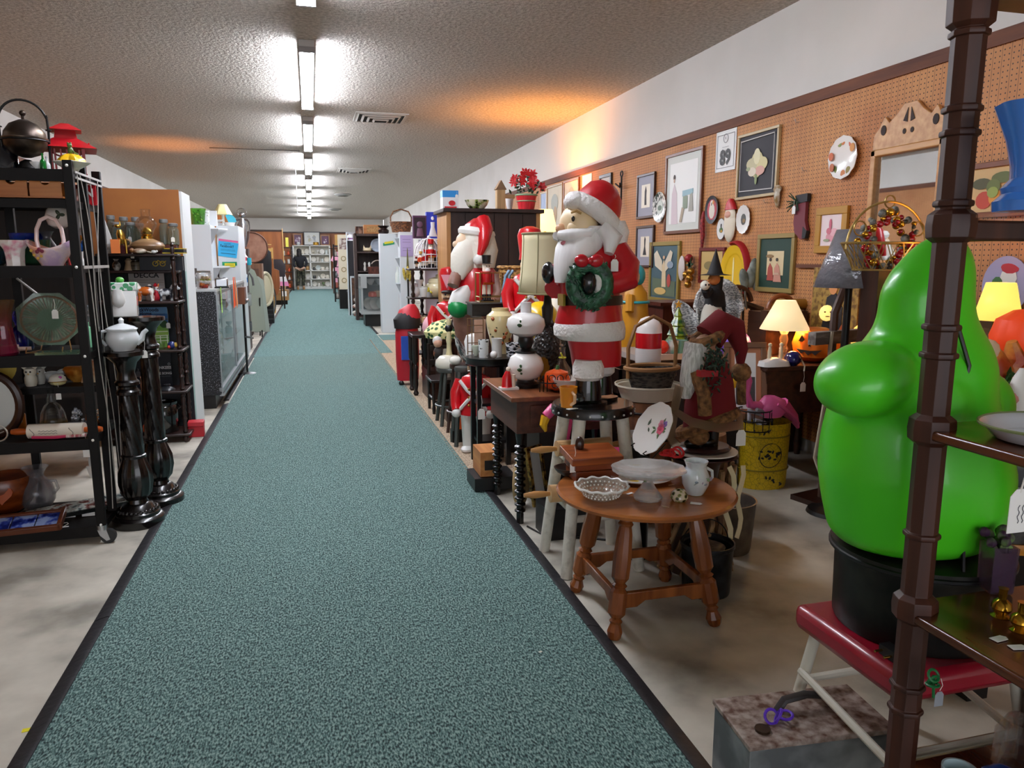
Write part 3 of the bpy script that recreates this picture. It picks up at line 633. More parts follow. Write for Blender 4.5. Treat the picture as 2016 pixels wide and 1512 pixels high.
p=S(243,688,4.215,.932);r=T('teapot','white ironstone teapot with scalloped lid on the near pedestal','teapot',p,.1);iw=K('dfe3e4',.12,coat=.5)
m=MB(iw);m.lathe([(.05,0),(.055,.01),(.075,.04),(.08,.07),(.068,.1),(.075,.115),(.06,.12)],n=28,sx=1.0,flute=8,fd=.015);m.build('body',r)
m=MB(iw);m.lathe([(.076,.112),(.06,.124),(.03,.134),(.012,.14),(.012,.148),(.014,.158),(.005,.168),(.001,.17)],n=28);m.build('lid',r)
m=MB(iw);m.tube([(-.06,0,.105),(-.095,-.01,.1),(-.1,-.01,.06),(-.075,0,.03)],.009,8);m.build('handle',r);m=MB(iw);m.tube([(.06,0,.04),(.09,0,.06),(.1,0,.09),(.118,0,.105)],[.02,.016,.012,.01],8);m.build('spout',r);tag_on(r,(.1,-.03,.07),.07,1.1)
p=S(246,622,4.56,1.083);r=T('cow_canister','square white canister with green checks and a leaf knob on the far pedestal','canister',p,.12)
m=MB(CHINA);m.box((0,0,.075),(.135,.11,.15));m.build('body',r,bev=.006);m=MB(N('2f9a5c','e7efe8',34,.3,0,.48,.52,tex='voronoi'));m.box((0,0,.165),(.14,.115,.045));m.build('checked_band',r,bev=.005)
m=MB(K('4f9a3e',.3));m.sph((-.01,-.01,.2),(.022,.022,.018));m.build('knob',r);m=MB(CHINA);m.lathe([(.001,0),(.02,.01),(.034,.035),(.03,.065),(.022,.1)],(-.02,-.055,.05),sy=.5);m.build('jug_relief',r);MB(K('b0413a',.4)).box((.068,0,.085),(.002,.03,.05)).build('side_motif',r)
m=MB(ped);m.lathe([(.05,-.001),(.105,.004),(.105,.008),(.001,.006)]);
# ---------------------------------------------------------------- whatnot etagere
EY=6.08;r=T('whatnot_etagere','dark turned whatnot shelf crowded with ware behind the pedestals','etagere',(0,0,0));ew=W('160a07','331a13','x',.4)
EZ=[.07,.405,.72,1.085,1.31,1.435];ex=[(-1.62,-.945),(-1.6,-.95),(-1.58,-.955),(-1.56,-.96),(-1.5,-.97),(-1.5,-.97)]
for i,z in enumerate(EZ):
 x0,x1=ex[i];y1=6.37 if i!=4 else 6.37;y0=EY-.02 if i!=4 else EY+.1
 m=MB(ew);m.b2((x0,y0,z-.02),(x1,y1,z));m.build('shelf',r,bev=.006)
for x,y in((-.985,EY+.01),(-1.46,EY+.01),(-.985,6.33),(-1.5,6.33)):
 for z0,z1 in((.0,.05),(.07,.385),(.405,.70),(.72,1.065),(1.085,1.415),(1.435,1.52)):
  if z1<.06:pr=[(.012,0),(.02,.3),(.02,.7),(.014,1)]
  elif z1>1.5:pr=[(.012,0),(.016,.4),(.008,.6),(.014,.8),(.002,1)]
  else:pr=[(.013,0),(.02,.05),(.012,.1),(.017,.2),(.012,.3),(.02,.36),(.012,.42),(.02,.5),(.012,.58),(.02,.64),(.013,.72),(.017,.85),(.012,.9),(.02,.95),(.013,1)]
  MB(ew).turn((x,y,z0),(x,y,z1),pr,10).build('spindle',r)
MB(K('0d1016',.5)).b2((-1.6,6.375,.05),(-.95,6.385,1.42)).build('back_panel',r)
m=MB(K('e7ecec',.6));m.b2((-1.75,6.435,0),(-.945,6.85,1.915));m.struct('wall_partition_left')
MB(N('96582a','a8692f',3,.6,0,.3,.7)).b2((-1.75,6.41,.0),(-.962,6.43,1.925)).thing('hardboard_panel','brown hardboard panel behind the whatnot shelf','panel')
MB(K('b9d3cd',.6)).b2((-.962,6.395,0),(-.945,6.43,1.3)).struct('trim_5')
p=S(292,497,6.16,1.437);r=T('oil_lamp','oil lamp with clear globe chimney and squat tan stoneware font','oil lamp',p);st=N('7a5a3c','a88660',7,.35,stretch=(.5,.5,3))
m=MB(st);m.lathe([(.055,0),(.07,.01),(.11,.035),(.118,.055),(.105,.08),(.06,.1),(.04,.108)],n=28);m.build('font',r);m=MB(st);m.torus((-.14,0,.075),.025,.008,rx=PI/2);m.build('finger_loop',r)
m=MB(BRASS);m.lathe([(.042,.106),(.042,.125),(.03,.13),(.038,.14),(.042,.16),(.028,.175),(.02,.19)]);m.build('burner',r)
m=MB(CLEAR);m.lathe([(.042,.14),(.05,.165),(.072,.2),(.075,.22),(.06,.25),(.034,.272),(.034,.315),(.037,.32)],closed=True);m.build('chimney',r,solid=.002);tag_on(r,(-.1,-.05,.06),.06)
MB(W('3a1117','5a1d22','x',.4)).b2((-1.5,6.25,1.437),(-.98,6.36,1.5)).thing('jar_riser','dark red ribbed board under the mason jars','riser')
JZ=1.502;jl=['at the far left of the row','second from left','behind the brass kangaroo','left of the oil lamp','behind the lamp chimney','right of the oil lamp','rightmost with tag','tall one at back left']
def mason(p,R,H,c,lab,first=[]):
 if first:
  return dup(first[0],p,lab=lab,s=(R/.037,R/.037,H/.16))
 r=T('mason_jar',lab,'jar',p,group='mason jars on the whatnot shelf');first.append(r)
 MB(G(c,.06,alpha=.4)).bowl(pf('jar',.037,.16),t=.003,n=18).build('glass',r);m=MB(K('8d8f8e',.5,.4));m.lathe([(.031,.143),(.032,.145),(.032,.164),(.024,.168),(.001,.168)],n=18);m.build('zinc_lid',r);return r
for i,(px,y,R,H)in enumerate(((232,6.3,.034,.15),(259,6.28,.037,.16),(247,6.34,.035,.2),(277,6.29,.035,.155),(270,6.35,.033,.2),(325,6.31,.036,.185),(343,6.28,.04,.155),(222,6.35,.034,.21))):
 j=mason(S(px,480,y,JZ),R,H,'9fc4bd','old greenish mason jar with zinc lid, '+jl[i])
 if i in(1,6):tag_on(j,(.0,-.04,.12),.06)
p=S(242,500,6.1,1.437);r=T('brass_kangaroo','brass animal figurine standing upright on the whatnot shelf','figurine',p,.3);m=MB(BRASS)
m.loft([(0,0,.07,.02,.018),(0,0,.1,.03,.028),(-.005,0,.14,.03,.025),(-.01,0,.17,.016,.014)],14);m.sph((-.02,0,.195),(.022,.014,.014),ry=.3);[m.prism([(-.01,.2),(-.004,.235),(.002,.2)],.006,None,LM((0,q*.008,0)))for q in(-1,1)]
for x,y in((-.02,-.015),(.025,-.015),(-.02,.015),(.025,.015)):m.tube([(x*.8,y,.1),(x,y,.05),(x,y,0)],[.012,.008,.006],7)
m.build('body',r)
p=S(275,498,6.05,1.437);m=MB(N('7a4b22','e3d8c4',14,.3));m.sph((0,0,.018),(.05,.02,.018));m.sph((-.05,0,.022),.017);m.tube([(.045,0,.015),(.08,-.01,.006)],.004,5);m.thing('puppy_figurine','tan and white lying puppy figurine in front of the oil lamp','figurine',p)
m=MB(K('d9d9d4',.3));m.sph((0,0,.012),(.02,.012,.012));m.sph((.02,0,.016),.008);m.thing('mouse_figurine','tiny white mouse figurine at the foot of the oil lamp','figurine',S(303,498,6.05,1.437))
p=S(344,497,6.2,1.437);r=T('tin_box','flat black and yellow striped tin at the shelf corner','tin',p,-.1);MB(K('1d1d22',.35)).box((0,0,.02),(.15,.09,.036)).build('tin',r);m=MB(K('d8bd3a',.4));m.box((0,0,.004),(.153,.093,.006));m.box((0,0,.036),(.153,.093,.006));m.build('yellow_bands',r)
p=S(215,490,6.12,1.437);MB(K('e9e7e2',.5)).prism([(-.06,0),(.05,0),(-.02,.3),(-.06,.34)],.01,None,LM((0,0,0),.12)).thing('white_booklet','white booklet leaning against the rack post by the jars','booklet',p)
MB(K('d3702c',.5)).b2((-.03,-.02,0),(.03,.02,.1)).thing('orange_box','small orange patterned box beside the brass animal','box',S(228,495,6.06,1.437),.2)
p=S(322,530,6.22,1.312);r=T('tin_sign','black tin box with a yellow motorcycle picture and tag','tin',p);MB(K('15161c',.35)).b2((-.16,-.02,0),(.14,.02,.1)).build('tin',r);m=MB(K('d8b52a',.4))
for x in(-.05,.0):m.torus((x,-.022,.05),.018,.004,16,5,rx=PI/2)
m.tube([(-.05,-.022,.05),(-.03,-.022,.075),(0,-.022,.05),(.025,-.022,.072)],.004,5);m.build('motif',r);tag_on(r,(.065,-.022,.1),.05)
ware('jar','cream carved stone figure jar under the oil lamp','jar',S(254,530,6.22,1.312),[(1,0),(.8,.3),(.6,.6),(.7,.8),(.3,1)],.035,.09,K('b59a78',.4),solid=True);ware('jar','dark banded jar beside the carved figure','jar',S(268,530,6.22,1.312),'jar',.035,.085,N('3a3126','8d846f',20,.3,stretch=(.2,.2,1)))
ware('jar','white glazed jar at the left of the second tier','jar',S(230,530,6.22,1.312),'vase',.03,.085,N('4a4038','d9d5cd',24,.2))
p=S(292,592,6.3,1.087);r=T('record_sleeve','grey record sleeve printed DECCA standing on the whatnot','record',p);MB(K('b8b6b2',.5)).b2((-.125,-.003,0),(.125,.003,.215)).build('sleeve',r);MB().text('DECCA',.05,K('17171a',.5),LM((0,-.0045,.185)),.0015,w=.175).build('lettering',r)
m=MB(K('77716c',.6));[m.b2((-.12,-.0042,z),(.12,-.0036,z+.002))for z in(.15,.13,.11)];m.build('rules',r)
def dog(px,py,y,z,c,c2,lab,s=1.,rz=0.,name='dog_figurine'):
 r=T(name,lab,'figurine',S(px,py,y,z),rz);w=N(c2,c,16/s,.25,0,.44,.52);m=MB(w)
 m.sph((0,0,.062*s),(.055*s,.028*s,.03*s));m.sph((-.06*s,0,.1*s),(.028*s,.022*s,.024*s));m.sph((-.085*s,0,.09*s),(.016*s,.012*s,.011*s));m.tube([(-.035*s,0,.075*s),(-.055*s,0,.095*s)],.02*s,8)
 for x in(-.035,.035):
  for y_ in(-.016,.016):m.tube([(x*s,y_*s,.055*s),(x*s,y_*s,.025*s),(x*s*1.1,y_*s,0)],[.014*s,.009*s,.01*s],7)
 m.tube([(.05*s,0,.075*s),(.075*s,0,.09*s),(.08*s,0,.11*s)],[.007*s,.006*s,.004*s],6);m.build('body',r)
 m=MB(K(c2,.3));[m.sph((-.055*s,q*.024*s,.1*s),(.01*s,.006*s,.018*s))for q in(-1,1)];m.sph((-.1*s,0,.094*s),.005*s,6,BLACK);m.build('ears',r);return r
dog(288,592,6.14,1.087,'f3ece2','c4611f','orange and white cow figurine with red bow on the whatnot',1.15,.1,'cow_figurine');dog(328,592,6.14,1.087,'eceef0','3b3d46','white and black cow creamer figurine at the shelf end',1.,PI+.1,'cow_figurine')
m=MB(K('e8dfd4',.25));m.lathe([(.03,0),(.035,.03),(.02,.06),(.026,.085),(.01,.12)]);m.box((.0,-.03,.1),(.05,.004,.02),K('2a2a2e',.4));m.thing('clown_figurine','small white figurine in black hat between the two cows','figurine',S(296,588,6.22,1.087));m=MB(K('b31d2c',.3));m.lathe([(.025,0),(.03,.05),(.012,.09),(.018,.11),(.004,.13)]);m.thing('red_figurine','small red and blue figurine behind the cow figurines','figurine',S(308,588,6.24,1.087))
p=S(303,684,6.26,.722);r=T('magazine','BackWoods Home magazine with green farm cover and tag','magazine',p,-.05);MB(K('2e6db0',.35)).b2((-.125,-.003,0),(.115,.003,.31)).build('cover',r)
m=MB();
def strip(pts,c,y=-.0036):m.prism(pts,.0012,K(c,.4),LM((0,y,0)))
strip([(-.125,.26),(.115,.26),(.115,.31),(-.125,.31)],'6fa0cf');strip([(-.125,0),(.115,0),(.115,.19),(.03,.2),(-.05,.195),(-.125,.205)],'6d9a3f');strip([(-.125,.1),(.115,.09),(.115,.13),(-.125,.14)],'93b84f',-.0042);strip([(-.125,.2),(.115,.21),(.115,.225),(.02,.22),(-.125,.23)],'3f5f7a',-.004)
strip([(-.09,.15),(-.02,.15),(-.02,.175),(-.03,.19),(-.08,.19),(-.09,.175)],'5b5148',-.0046);strip([(-.01,.15),(.04,.15),(.04,.17),(.015,.185),(-.01,.17)],'3d2f2a',-.0046);strip(circ(.03,12,1,.085,.18),'264a22',-.0046)
for z in(.115,.085,.07,.045):strip([(-.02 if z<.1 else-.1,z),(.11,z+.006),(.11,z+.011),(-.02 if z<.1 else-.1,z+.005)],'e4e9d8',-.005)
for x in(.0,.05,.1):strip([(x,.03),(x+.006,.03),(x+.006,.09),(x,.09)],'e4e9d8',-.005)
m.build('cover_picture',r);m=MB();m.text('BackWoods',.036,K('1a1f45',.5),LM((-.03,-.0046,.29)),.001,w=.17);m.text('Home',.034,K('1a1f45',.5),LM((-.04,-.0046,.262)),.001);m.b2((.02,-.0046,.255),(.1,-.004,.258),K('1a1f45',.5));m.build('lettering',r);tag_on(r,(.117,-.006,.3),.11,1.2)
for i,(px,dz)in enumerate(((282,.09),(295,.1),(305,.06),(318,.05))):ware('glass_toothpick_holder','small clear glass dish in front of the magazine, %s'%['leftmost','second','third','rightmost'][i],'glass',S(px,684,6.12,.722),'tumbler',.026,dz,CLEAR)
MB(PAPER).b2((-.02,-.001,0),(.02,.001,.03)).thing('price_card','white square price card leaning on the glasses below the magazine','card',S(306,682,6.07,.722))
m=MB(K('23306e',.4));m.sph((0,0,.03),.03);m.sph((.03,0,.032),.02,m=K('c9a43a',.4));m.sph((-.015,-.02,.02),.014,m=K('c0392b',.4));m.thing('ornament_cluster','red, blue and gold ornaments at the shelf corner by the magazine','ornament',S(338,682,6.1,.722))
p=S(306,775,6.3,.407);r=T('record_sleeve','dark blue record sleeve printed THE MONKEES PORPOISE SONG','record',p);MB(K('0e1220',.4)).b2((-.13,-.003,0),(.13,.003,.29)).build('sleeve',r)
m=MB();w_=K('dfe1e6',.5);m.text('THE MONKEES',.03,w_,LM((.03,-.0045,.15)),.0012,w=.2);m.text('PORPOISE SONG',.026,w_,LM((.035,-.0045,.105)),.001,w=.19);m.text('AS WE GO ALONG',.015,K('6b6e76',.5),LM((.04,-.0045,.082)),w=.16);m.torus((.115,-.004,.178),.008,.002,14,5,w_,rx=PI/2);m.build('lettering',r);tag_on(r,(-.11,-.006,.15),.02,1.3,K('6d6f78',.7))
m=MB(K('26282c',.3));m.lathe([(.05,0),(.045,.012),(.02,.03),(.012,.035)],sx=1.2);m.torus((.0,0,.04),.02,.005);m.tube([(-.05,0,.02),(-.12,-.02,.008),(-.2,-.01,.008)],.006,6,K('8a8c90',.3,.6));m.thing('iron_ladle','dark cast trivet with silver chain lying below the Monkees sleeve','trivet',S(330,770,6.13,.407))
for i,px in enumerate((290,312)):MB(PAPER).prism([(-.02,0),(.02,0),(.015,.018),(-.015,.018)],.001,None,RM(PI/2-.1)).thing('loose_price_tag','white price tag lying on the shelf below the Monkees sleeve, %s'%('left' if i==0 else 'right'),'price tag',S(px,772,6.08,.408))
p=S(326,855,6.2,.072);r=T('black_crock','large glossy black stoneware crock at the bottom of the whatnot','crock',p);ck=K('12100f',.15,coat=.5);MB(ck).bowl(pf('crock',.105,.235),t=.008).build('body',r);m=MB(ck);[m.tube([(q*.1,0,.17),(q*.125,0,.19),(q*.1,0,.21)],.01,7)for q in(-1,1)];m.build('ear_handle',r)
m=MB(K('9c3a22',.25,.3));m.lathe([(.025,0),(.04,.03),(.04,.07),(.02,.1),(.012,.13),(.016,.15),(.004,.16)]);m.thing('red_glass_bottle','small reddish bottle beside the black crock','bottle',S(294,862,6.1,.072))
m=MB(K('9a6a50',.4));m.lathe([(.014,0),(.018,.05),(.012,.09),(.016,.11),(.003,.13)]);m.thing('wood_figurine','slim pinkish brown figurine left of the Monkees sleeve','figurine',S(283,778,6.1,.407))
r=T('red_tin_box','small bright red lidded box on the floor by the carpet','box',fl(388,858),.05);MB(K('b81f2a',.4)).box((0,0,.045),(.115,.1,.09)).build('box',r,bev=.004);MB(K('c9303a',.4)).box((0,-.003,.105),(.12,.106,.04)).build('lid',r,bev=.006)
# ================================================================ left middle: showcase counter, white bookcases, booths beyond
gran=N('0d0d10','1c1d24',100,.4,0,.48,.66,c3='8d8e96',detail=2);alu=K('a9adb0',.3,.8)
r=T('showcase_counter','black speckled showcase counter with glass front facing the aisle','showcase',(0,0,0));cx0,cx1,cy0,cy1=-1.16,-.845,7.4,10.4
MB(gran).b2((cx0,cy0,.13),(cx1-.01,cy0+.03,1.1)).build('end_panel',r);MB(gran).b2((cx0-.5,cy0+.03,.13),(cx0-.47,cy1,1.1)).build('back_panel',r)
MB(BLACK).b2((cx0-.45,cy0+.02,0),(cx1-.07,cy1-.05,.13)).build('plinth',r);MB(K('35363a',.4)).b2((cx0-.5,cy0,.13),(cx1-.02,cy1,.17)).build('deck',r)
MB(K('c6c9c8',.3,.3)).b2((cx0-.5,cy0-.01,1.1),(cx1,cy1,1.12)).build('top',r)
for y in(cy0+.015,8.9,cy1-.015):MB(alu).b2((cx1-.02,y-.012,.13),(cx1,y+.012,1.1)).build('upright',r)
MB(alu).b2((cx1-.03,cy0,.16),(cx1+.006,cy1,.2)).build('bottom_track',r);MB(alu).b2((cx1-.03,cy0,.12),(cx1+.012,cy1,.145)).build('kick_rail',r);MB(alu).b2((cx1-.02,cy0,1.07),(cx1+.004,cy1,1.1)).build('top_track',r)
for a,b in((cy0+.03,8.89),(8.91,cy1-.03)):MB(G('c9e4e2',.03,alpha=.35)).b2((cx1-.012,a,.2),(cx1-.008,b,1.07)).build('glass_pane',r)
for z in(.5,.8):MB(G('bfe0da',.03,alpha=.5)).b2((cx0-.4,cy0+.04,z),(cx1-.05,cy1-.04,z+.008)).build('glass_shelf',r)
for i in range(14):
 y=7.7+i*.19;z=(.17,.508,.808)[i%3]
 ware('glass_ornament','small trinket standing inside the black glass fronted showcase','trinket',(cx1-.14-.05*(i%2),y,z+.001),['jar','vase','bell','goblet','bowl'][i%5],.04,.1,[CHINA,K('b7c3c4',.3),K('7a8a92',.3),K('d9c7a8',.4)][i%4],'trinkets inside the showcase',n=14)
CT=1.121
p=S(403,570,7.6,CT);r=T('marble_jar','glass jar of red, orange and white candy balls on the counter','jar',p);MB(CLEAR).bowl(pf('crock',.068,.15),t=.003).build('glass',r);m=MB(K('8e8d88',.3,.7));m.lathe([(.06,.15),(.062,.155),(.062,.165),(.001,.17)],n=20);m.build('lid',r)
cs=[K(c,.3)for c in('c93a22','e07b2a','e9e4da','b9c23a','c9a97c')]
for k,c in enumerate(cs):
 m=MB(c);rn=random.Random(k)
 for i in range(5):a=rn.uniform(0,6.28);d=rn.uniform(.01,.045);m.sph((d*cos(a),d*sin(a),.02+.02*((i*5+k)%5)),.018,8)
 label(m.build('candy_balls',r),kind='stuff')
p=S(437,570,7.75,CT);r=T('silver_toaster','silver metal toaster with dark slots beside the candy jar','toaster',p,.1);MB(STEEL).box((0,0,.05),(.12,.16,.09)).build('body',r,bev=.015);m=MB(BLACK);m.box((-.02,0,.096),(.02,.12,.004));m.box((.025,0,.096),(.02,.12,.004));m.build('slots',r);MB(BLACK).box((0,0,.004),(.13,.17,.01)).build('base',r)
p=S(376,566,7.6,CT);r=T('old_camera','black folding machine with crank arm on the counter','machine',p);MB(BLACK).box((0,0,.06),(.09,.12,.1)).build('body',r,bev=.008);m=MB(K('6d6c6a',.35,.7));m.tube([(.02,-.07,.03),(.06,-.09,.05),(.045,-.07,.12),(.06,-.06,.16)],.006,6);m.cyl((.06,-.06,.15),(.06,-.06,.19),.01);m.build('crank',r);MB(K('b9bbbd',.3,.6)).box((0,0,.125),(.1,.13,.02)).build('top_plate',r)
r=T('brown_cardboard_box','plain brown cardboard carton standing at the counter corner','box',S(359,562,7.5,CT));MB(K('a9753f',.7)).box((0,0,.15),(.09,.12,.15)).build('carton',r);MB(K('8e1f2c',.5)).box((0,0,.037),(.1,.13,.074)).build('red_box',r)if False else None
MB(K('8e1f2c',.5)).box((0,0,.036),(.1,.13,.072)).thing('red_box','small dark red box under the brown carton on the counter','box',S(359,562,7.5,CT))
ware('bottle','small clear bottle with stopper by the brown carton','bottle',S(372,520,7.75,CT),'bottle',.03,.3,CLEAR,n=14);
for i,(px,y)in enumerate(((368,7.46),(415,7.48))):MB(PAPER).box((0,0,.003),(.035,.03,.004)).thing('price_card','tiny white price card lying on the counter edge, %s'%('left by the red box' if i==0 else 'in front of the candy jar'),'card',S(px,571,y,CT))
r=T('green_note','long lime green paper slip hanging over the showcase front','note',(cx1+.014,7.62,1.02));MB(K('b9ef6a',.7)).prism([(-.03,-.13),(.04,-.13),(.03,.11),(-.03,.11)],.001,None,RM(0,0,PI/2)).build('slip',r);m=MB(K('5d7a35',.7));[m.b2((.0006,-.022,z),(.0012,.025,z+.004))for z in(.05,.02,-.01,-.04,-.1)];m.build('print',r)
r=T('orange_pennant','orange felt pennant sign hanging at the showcase front','pennant',(cx1+.03,8.75,1.03));MB(K('ee5a16',.8)).prism([(-.16,-.16),(.1,-.14),(.0,.17),(-.06,.17)],.004,None,RM(0,0,PI/2)).build('flag',r);MB(K('f08a2c',.8)).prism([(.06,-.17),(.16,-.12),(.03,.17),(-.02,.17)],.004,None,LM((.012,0,0),0,0,PI/2)).build('flag_edge',r)
r=T('wall_phone','brown wooden box with metal bells on a black post by the showcase','wall telephone',(-.80,9.6,0));MB(W('5a2f1c','7d4a2e','z')).b2((-.05,-.1,.86),(.03,.12,1.06)).build('case',r);m=MB(STEEL);m.sph((.045,-.05,.9),.025,8);m.sph((.045,.05,.9),.025,8);m.build('bell',r);MB(BLACK).cyl((0,0,.02),(0,0,.86),.013).build('post',r);m=MB(BLACK);m.lathe([(.12,0),(.1,.015),(.02,.03)],n=20);m.build('base',r);m=MB(STEEL);m.tube([(-.0,0,.46),(.06,-.08,.46),(.1,-.2,.46)],.012,6);m.build('arm',r)
lam=K('dfe5e8',.35)
def bookcase_end(x0,x1,y,d,h,name,lab,side):
 r=T(name,lab,'bookcase',(0,0,0));m=MB(lam);m.b2((x0,y,0),(x1,y+.02,h));m.build('end_panel',r,bev=.003)
 m=MB(lam);m.b2((x0,y+.02,h-.03),(x1,y+d,h));m.build('top',r);m=MB(lam);m.b2((x0,y+.02,.0),(x0+.01,y+d,h-.03))if side>0 else m.b2((x1-.01,y+.02,0),(x1,y+d,h-.03));m.build('back_panel',r)
 for k in range(5):MB(lam).b2((x0+.01,y+.02,.1+k*(h-.13)/5),(x1-.01,y+d,.12+k*(h-.13)/5)).build('shelf',r)
 return r
bookcase_end(-1.575,-1.225,10.5,.5,1.83,'white_bookcase','white bookcase standing end on behind the showcase, left one of the pair',-1)
bookcase_end(-1.21,-.93,11.02,.95,1.84,'white_bookcase','white bookcase carrying the blue paper notice beside the aisle',-1)
for i,(z,y)in enumerate(((1.80,10.52),(1.30,10.54),(.7,10.55))):
 m=MB(lam);m.add([(-1.224,y,z),(-1.06,y+.45,z),(-1.224,y+.45,z),(-1.224,y,z-.02),(-1.06,y+.45,z-.02),(-1.224,y+.45,z-.02)],[(0,1,2),(3,5,4),(0,3,4,1),(1,4,5,2),(2,5,3,0)]);m.prism([(-1.223,z-.02),(-1.13,z-.02),(-1.223,z-.22)],.012,K('9da1a3',.5),LM((0,y+.01,0)))
 m.thing('corner_shelf','white corner shelf with grey bracket between the two bookcases, %s'%['top','middle','bottom'][i]+' one','corner shelf')
r=T('paper_notice','bright blue paper notice with pink strip taped on the white bookcase','notice',(-1.075,11.01,1.535));pp=RM(0,-.08,0)
m=MB(K('35b4e8',.6));m.prism([(-.125,-.09),(.115,-.1),(.13,.1),(-.125,.12)],.002,None,LM((0,0,-.02),0,.1));m.build('paper',r);m=MB(K('e26a9c',.6));m.prism([(-.125,.1),(.125,.1),(.125,.125),(-.125,.13)],.002,None,LM((0,-.001,-.01),0,.11));m.build('pink_strip',r)
m=MB(K('16365c',.6));m.b2((-.05,-.0022,.058),(.04,-.0015,.064));m.text('Facebook!!',.05,K('14214a',.6),LM((-.01,-.002,.03),0,.1),.001,w=.17);[m.box((0,-.002,z),(.19,.001,h),ry=.1)for z,h in((-.015,.003),(-.03,.003),(-.07,.007))];m.build('lettering',r)
r=T('small_notice','small yellow card on green paper below the blue notice','notice',(-1.07,11.01,1.325));MB(K('1f8f62',.6)).prism([(-.09,-.02),(.1,-.02),(.1,.03),(-.09,.03)],.002).build('green_card',r);MB(K('e8d92c',.6)).prism([(-.06,-.04),(.075,-.04),(.075,.012),(-.06,.012)],.003,None,LM((0,-.002,0))).build('yellow_card',r);m=MB(K('8a7d12',.6));[m.b2((-.05,-.0042,z),(.06,-.0036,z+.005))for z in(-.005,-.02)];m.build('print',r)
ZB=1.831
r=T('green_glass_vase','tall square green glass vase with leaves painted inside on the white bookcase','vase',S(390,440,10.75,ZB));MB(PG('6fd048')).bowl([(.075,0),(.08,.02),(.105,.2),(.107,.215)],t=.008,n=6).build('glass',r);m=MB(K('2f4a1f',.5));rn=random.Random(5)
for i in range(16):m.sph((rn.uniform(-.06,.06),-.085-.0+.02*rn.random(),rn.uniform(.03,.19)),(.016,.006,.009),8,K(rn.choice(('2f4a1f','7a9a3a','d8d7b8')),.5),ry=rn.uniform(0,3))
m.build('leaf_pattern',r)
ware('dark_dish','dark oval dish at the left end of the white bookcase top','dish',S(363,442,10.65,ZB),'bowl',.06,.04,K('23241f',.3))
ware('glass_vase','pale floral glass vase right of the green one','vase',S(405,440,10.8,ZB),'tumbler',.055,.19,N('e4e9ea','9aa58a',40,.3,0,.55,.62));MB(K('eef2f5',.5)).b2((-.05,-.03,0),(.07,.03,.2)).thing('white_carton','plain white carton beside the floral glass vase','carton',S(417,440,10.95,ZB))
r=T('table_lamp','small lamp with cream panelled shade and blue fan base on the white bookcase','lamp',S(440,443,11.3,1.841));MB(K('efe3a6',.6)).lathe([(.13,.16),(.125,.165),(.055,.3)],n=6,closed=True).build('lamp_shade',r,solid=.002);MB(CHINA).lathe([(.05,0),(.05,.02),(.02,.04),(.018,.2),(.01,.26)]).build('base',r)
r=T('fan_dish','turquoise and white fan shaped dish leaning beside the lamp','dish',S(452,443,11.2,1.841));m=MB(K('46c4e0',.3));m.prism([(0,.02)]+[(.1*cos(a),.02+.14*sin(a))for a in[PI*(.1+.07*k)for k in range(9)]],.012);m.build('fan',r);m=MB(CHINA);m.lathe([(.06,0),(.07,.03),(.08,.05)],n=16);m.build('shell',r)
for i,px in enumerate((428,436)):ware('white_saucer','white china dish stacked left of the cream shade, %s'%('upper' if i else 'lower'),'dish',S(429,443,11.2,1.841+.045*i),'bowl',.07,.04,K('dfe0e0',.3))
# --- booth shelves and clutter along the left of the aisle
def P3(px,py,x):p=wl(px,py,x);return p
dkb=W('2a1812','452a1e','z',.5)
r=T('open_shelf','dark open shelf of bottles and cans past the white bookcase','shelf',(-1.06,12.3,0))
for x in(-.38,.1):MB(dkb).b2((x-.015,-.15,0),(x+.015,.25,1.42)).build('side',r)
for z in(.3,.68,.98,1.30):MB(dkb).b2((-.38,-.15,z-.02),(.1,.25,z)).build('shelf',r)
MB(K('7f8582',.6)).b2((-.37,.24,.1),(.09,.25,1.28)).build('back_panel',r)
def can(px,y,z,R,H,c,lab,k='tumbler',band=None,x=None):
 p=S(px,500,y,z);r=T('tin_can' if k=='tumbler' else 'plastic_bottle',lab,'can' if k=='tumbler' else 'bottle',p);m=MB(K(c,.35));m.lathe([(a,b)for a,b in pf(k,R,H)],n=14);m.build('body',r)
 m=MB(K(band or 'f0f0ee',.4));m.lathe([(R*1.01,H*.25),(R*1.012,H*.55)],n=14,closed=True);m.build('paper_label',r)
 if k!='tumbler':m=MB(K('e9e9e6',.4));m.cyl((0,0,H),(0,0,H*1.1),R*.45);m.build('cap',r)
 return r
can(473,12.25,1.301,.045,.3,'e3c51f','tall yellow squeeze bottle on the dark open shelf','bottle','f2ead0');can(482,12.25,1.301,.04,.22,'ecebe8','white bottle right of the yellow squeeze bottle','bottle','d9cfc9');can(473,12.2,1.301,.055,.13,'cfdcec','pale blue white tin in front of the yellow bottle','tumbler','e8eef4')if False else None
can(467,12.18,1.301,.05,.13,'d5dfec','pale blue tin at the left end of the bottle shelf');can(479,12.17,1.301,.05,.12,'c22b3f','red and white tin on the bottle shelf',band='ead9dc');can(489,12.2,1.301,.04,.11,'1fa3b8','turquoise tin at the right end of the bottle shelf',band='1fa3b8');can(475,12.2,.981,.07,.24,'dce7ee','white jug with blue label on the second shelf','jar','1f7fc4')
m=MB(K('5a5a5c',.4,.4));m.tube([(0,0,0),(.02,0,.12),(.06,0,.2),(.1,0,.12),(.11,0,.01)],.016,7);m.thing('iron_bow','grey metal bow handle standing on the second shelf','handle',S(483,540,12.2,.981))
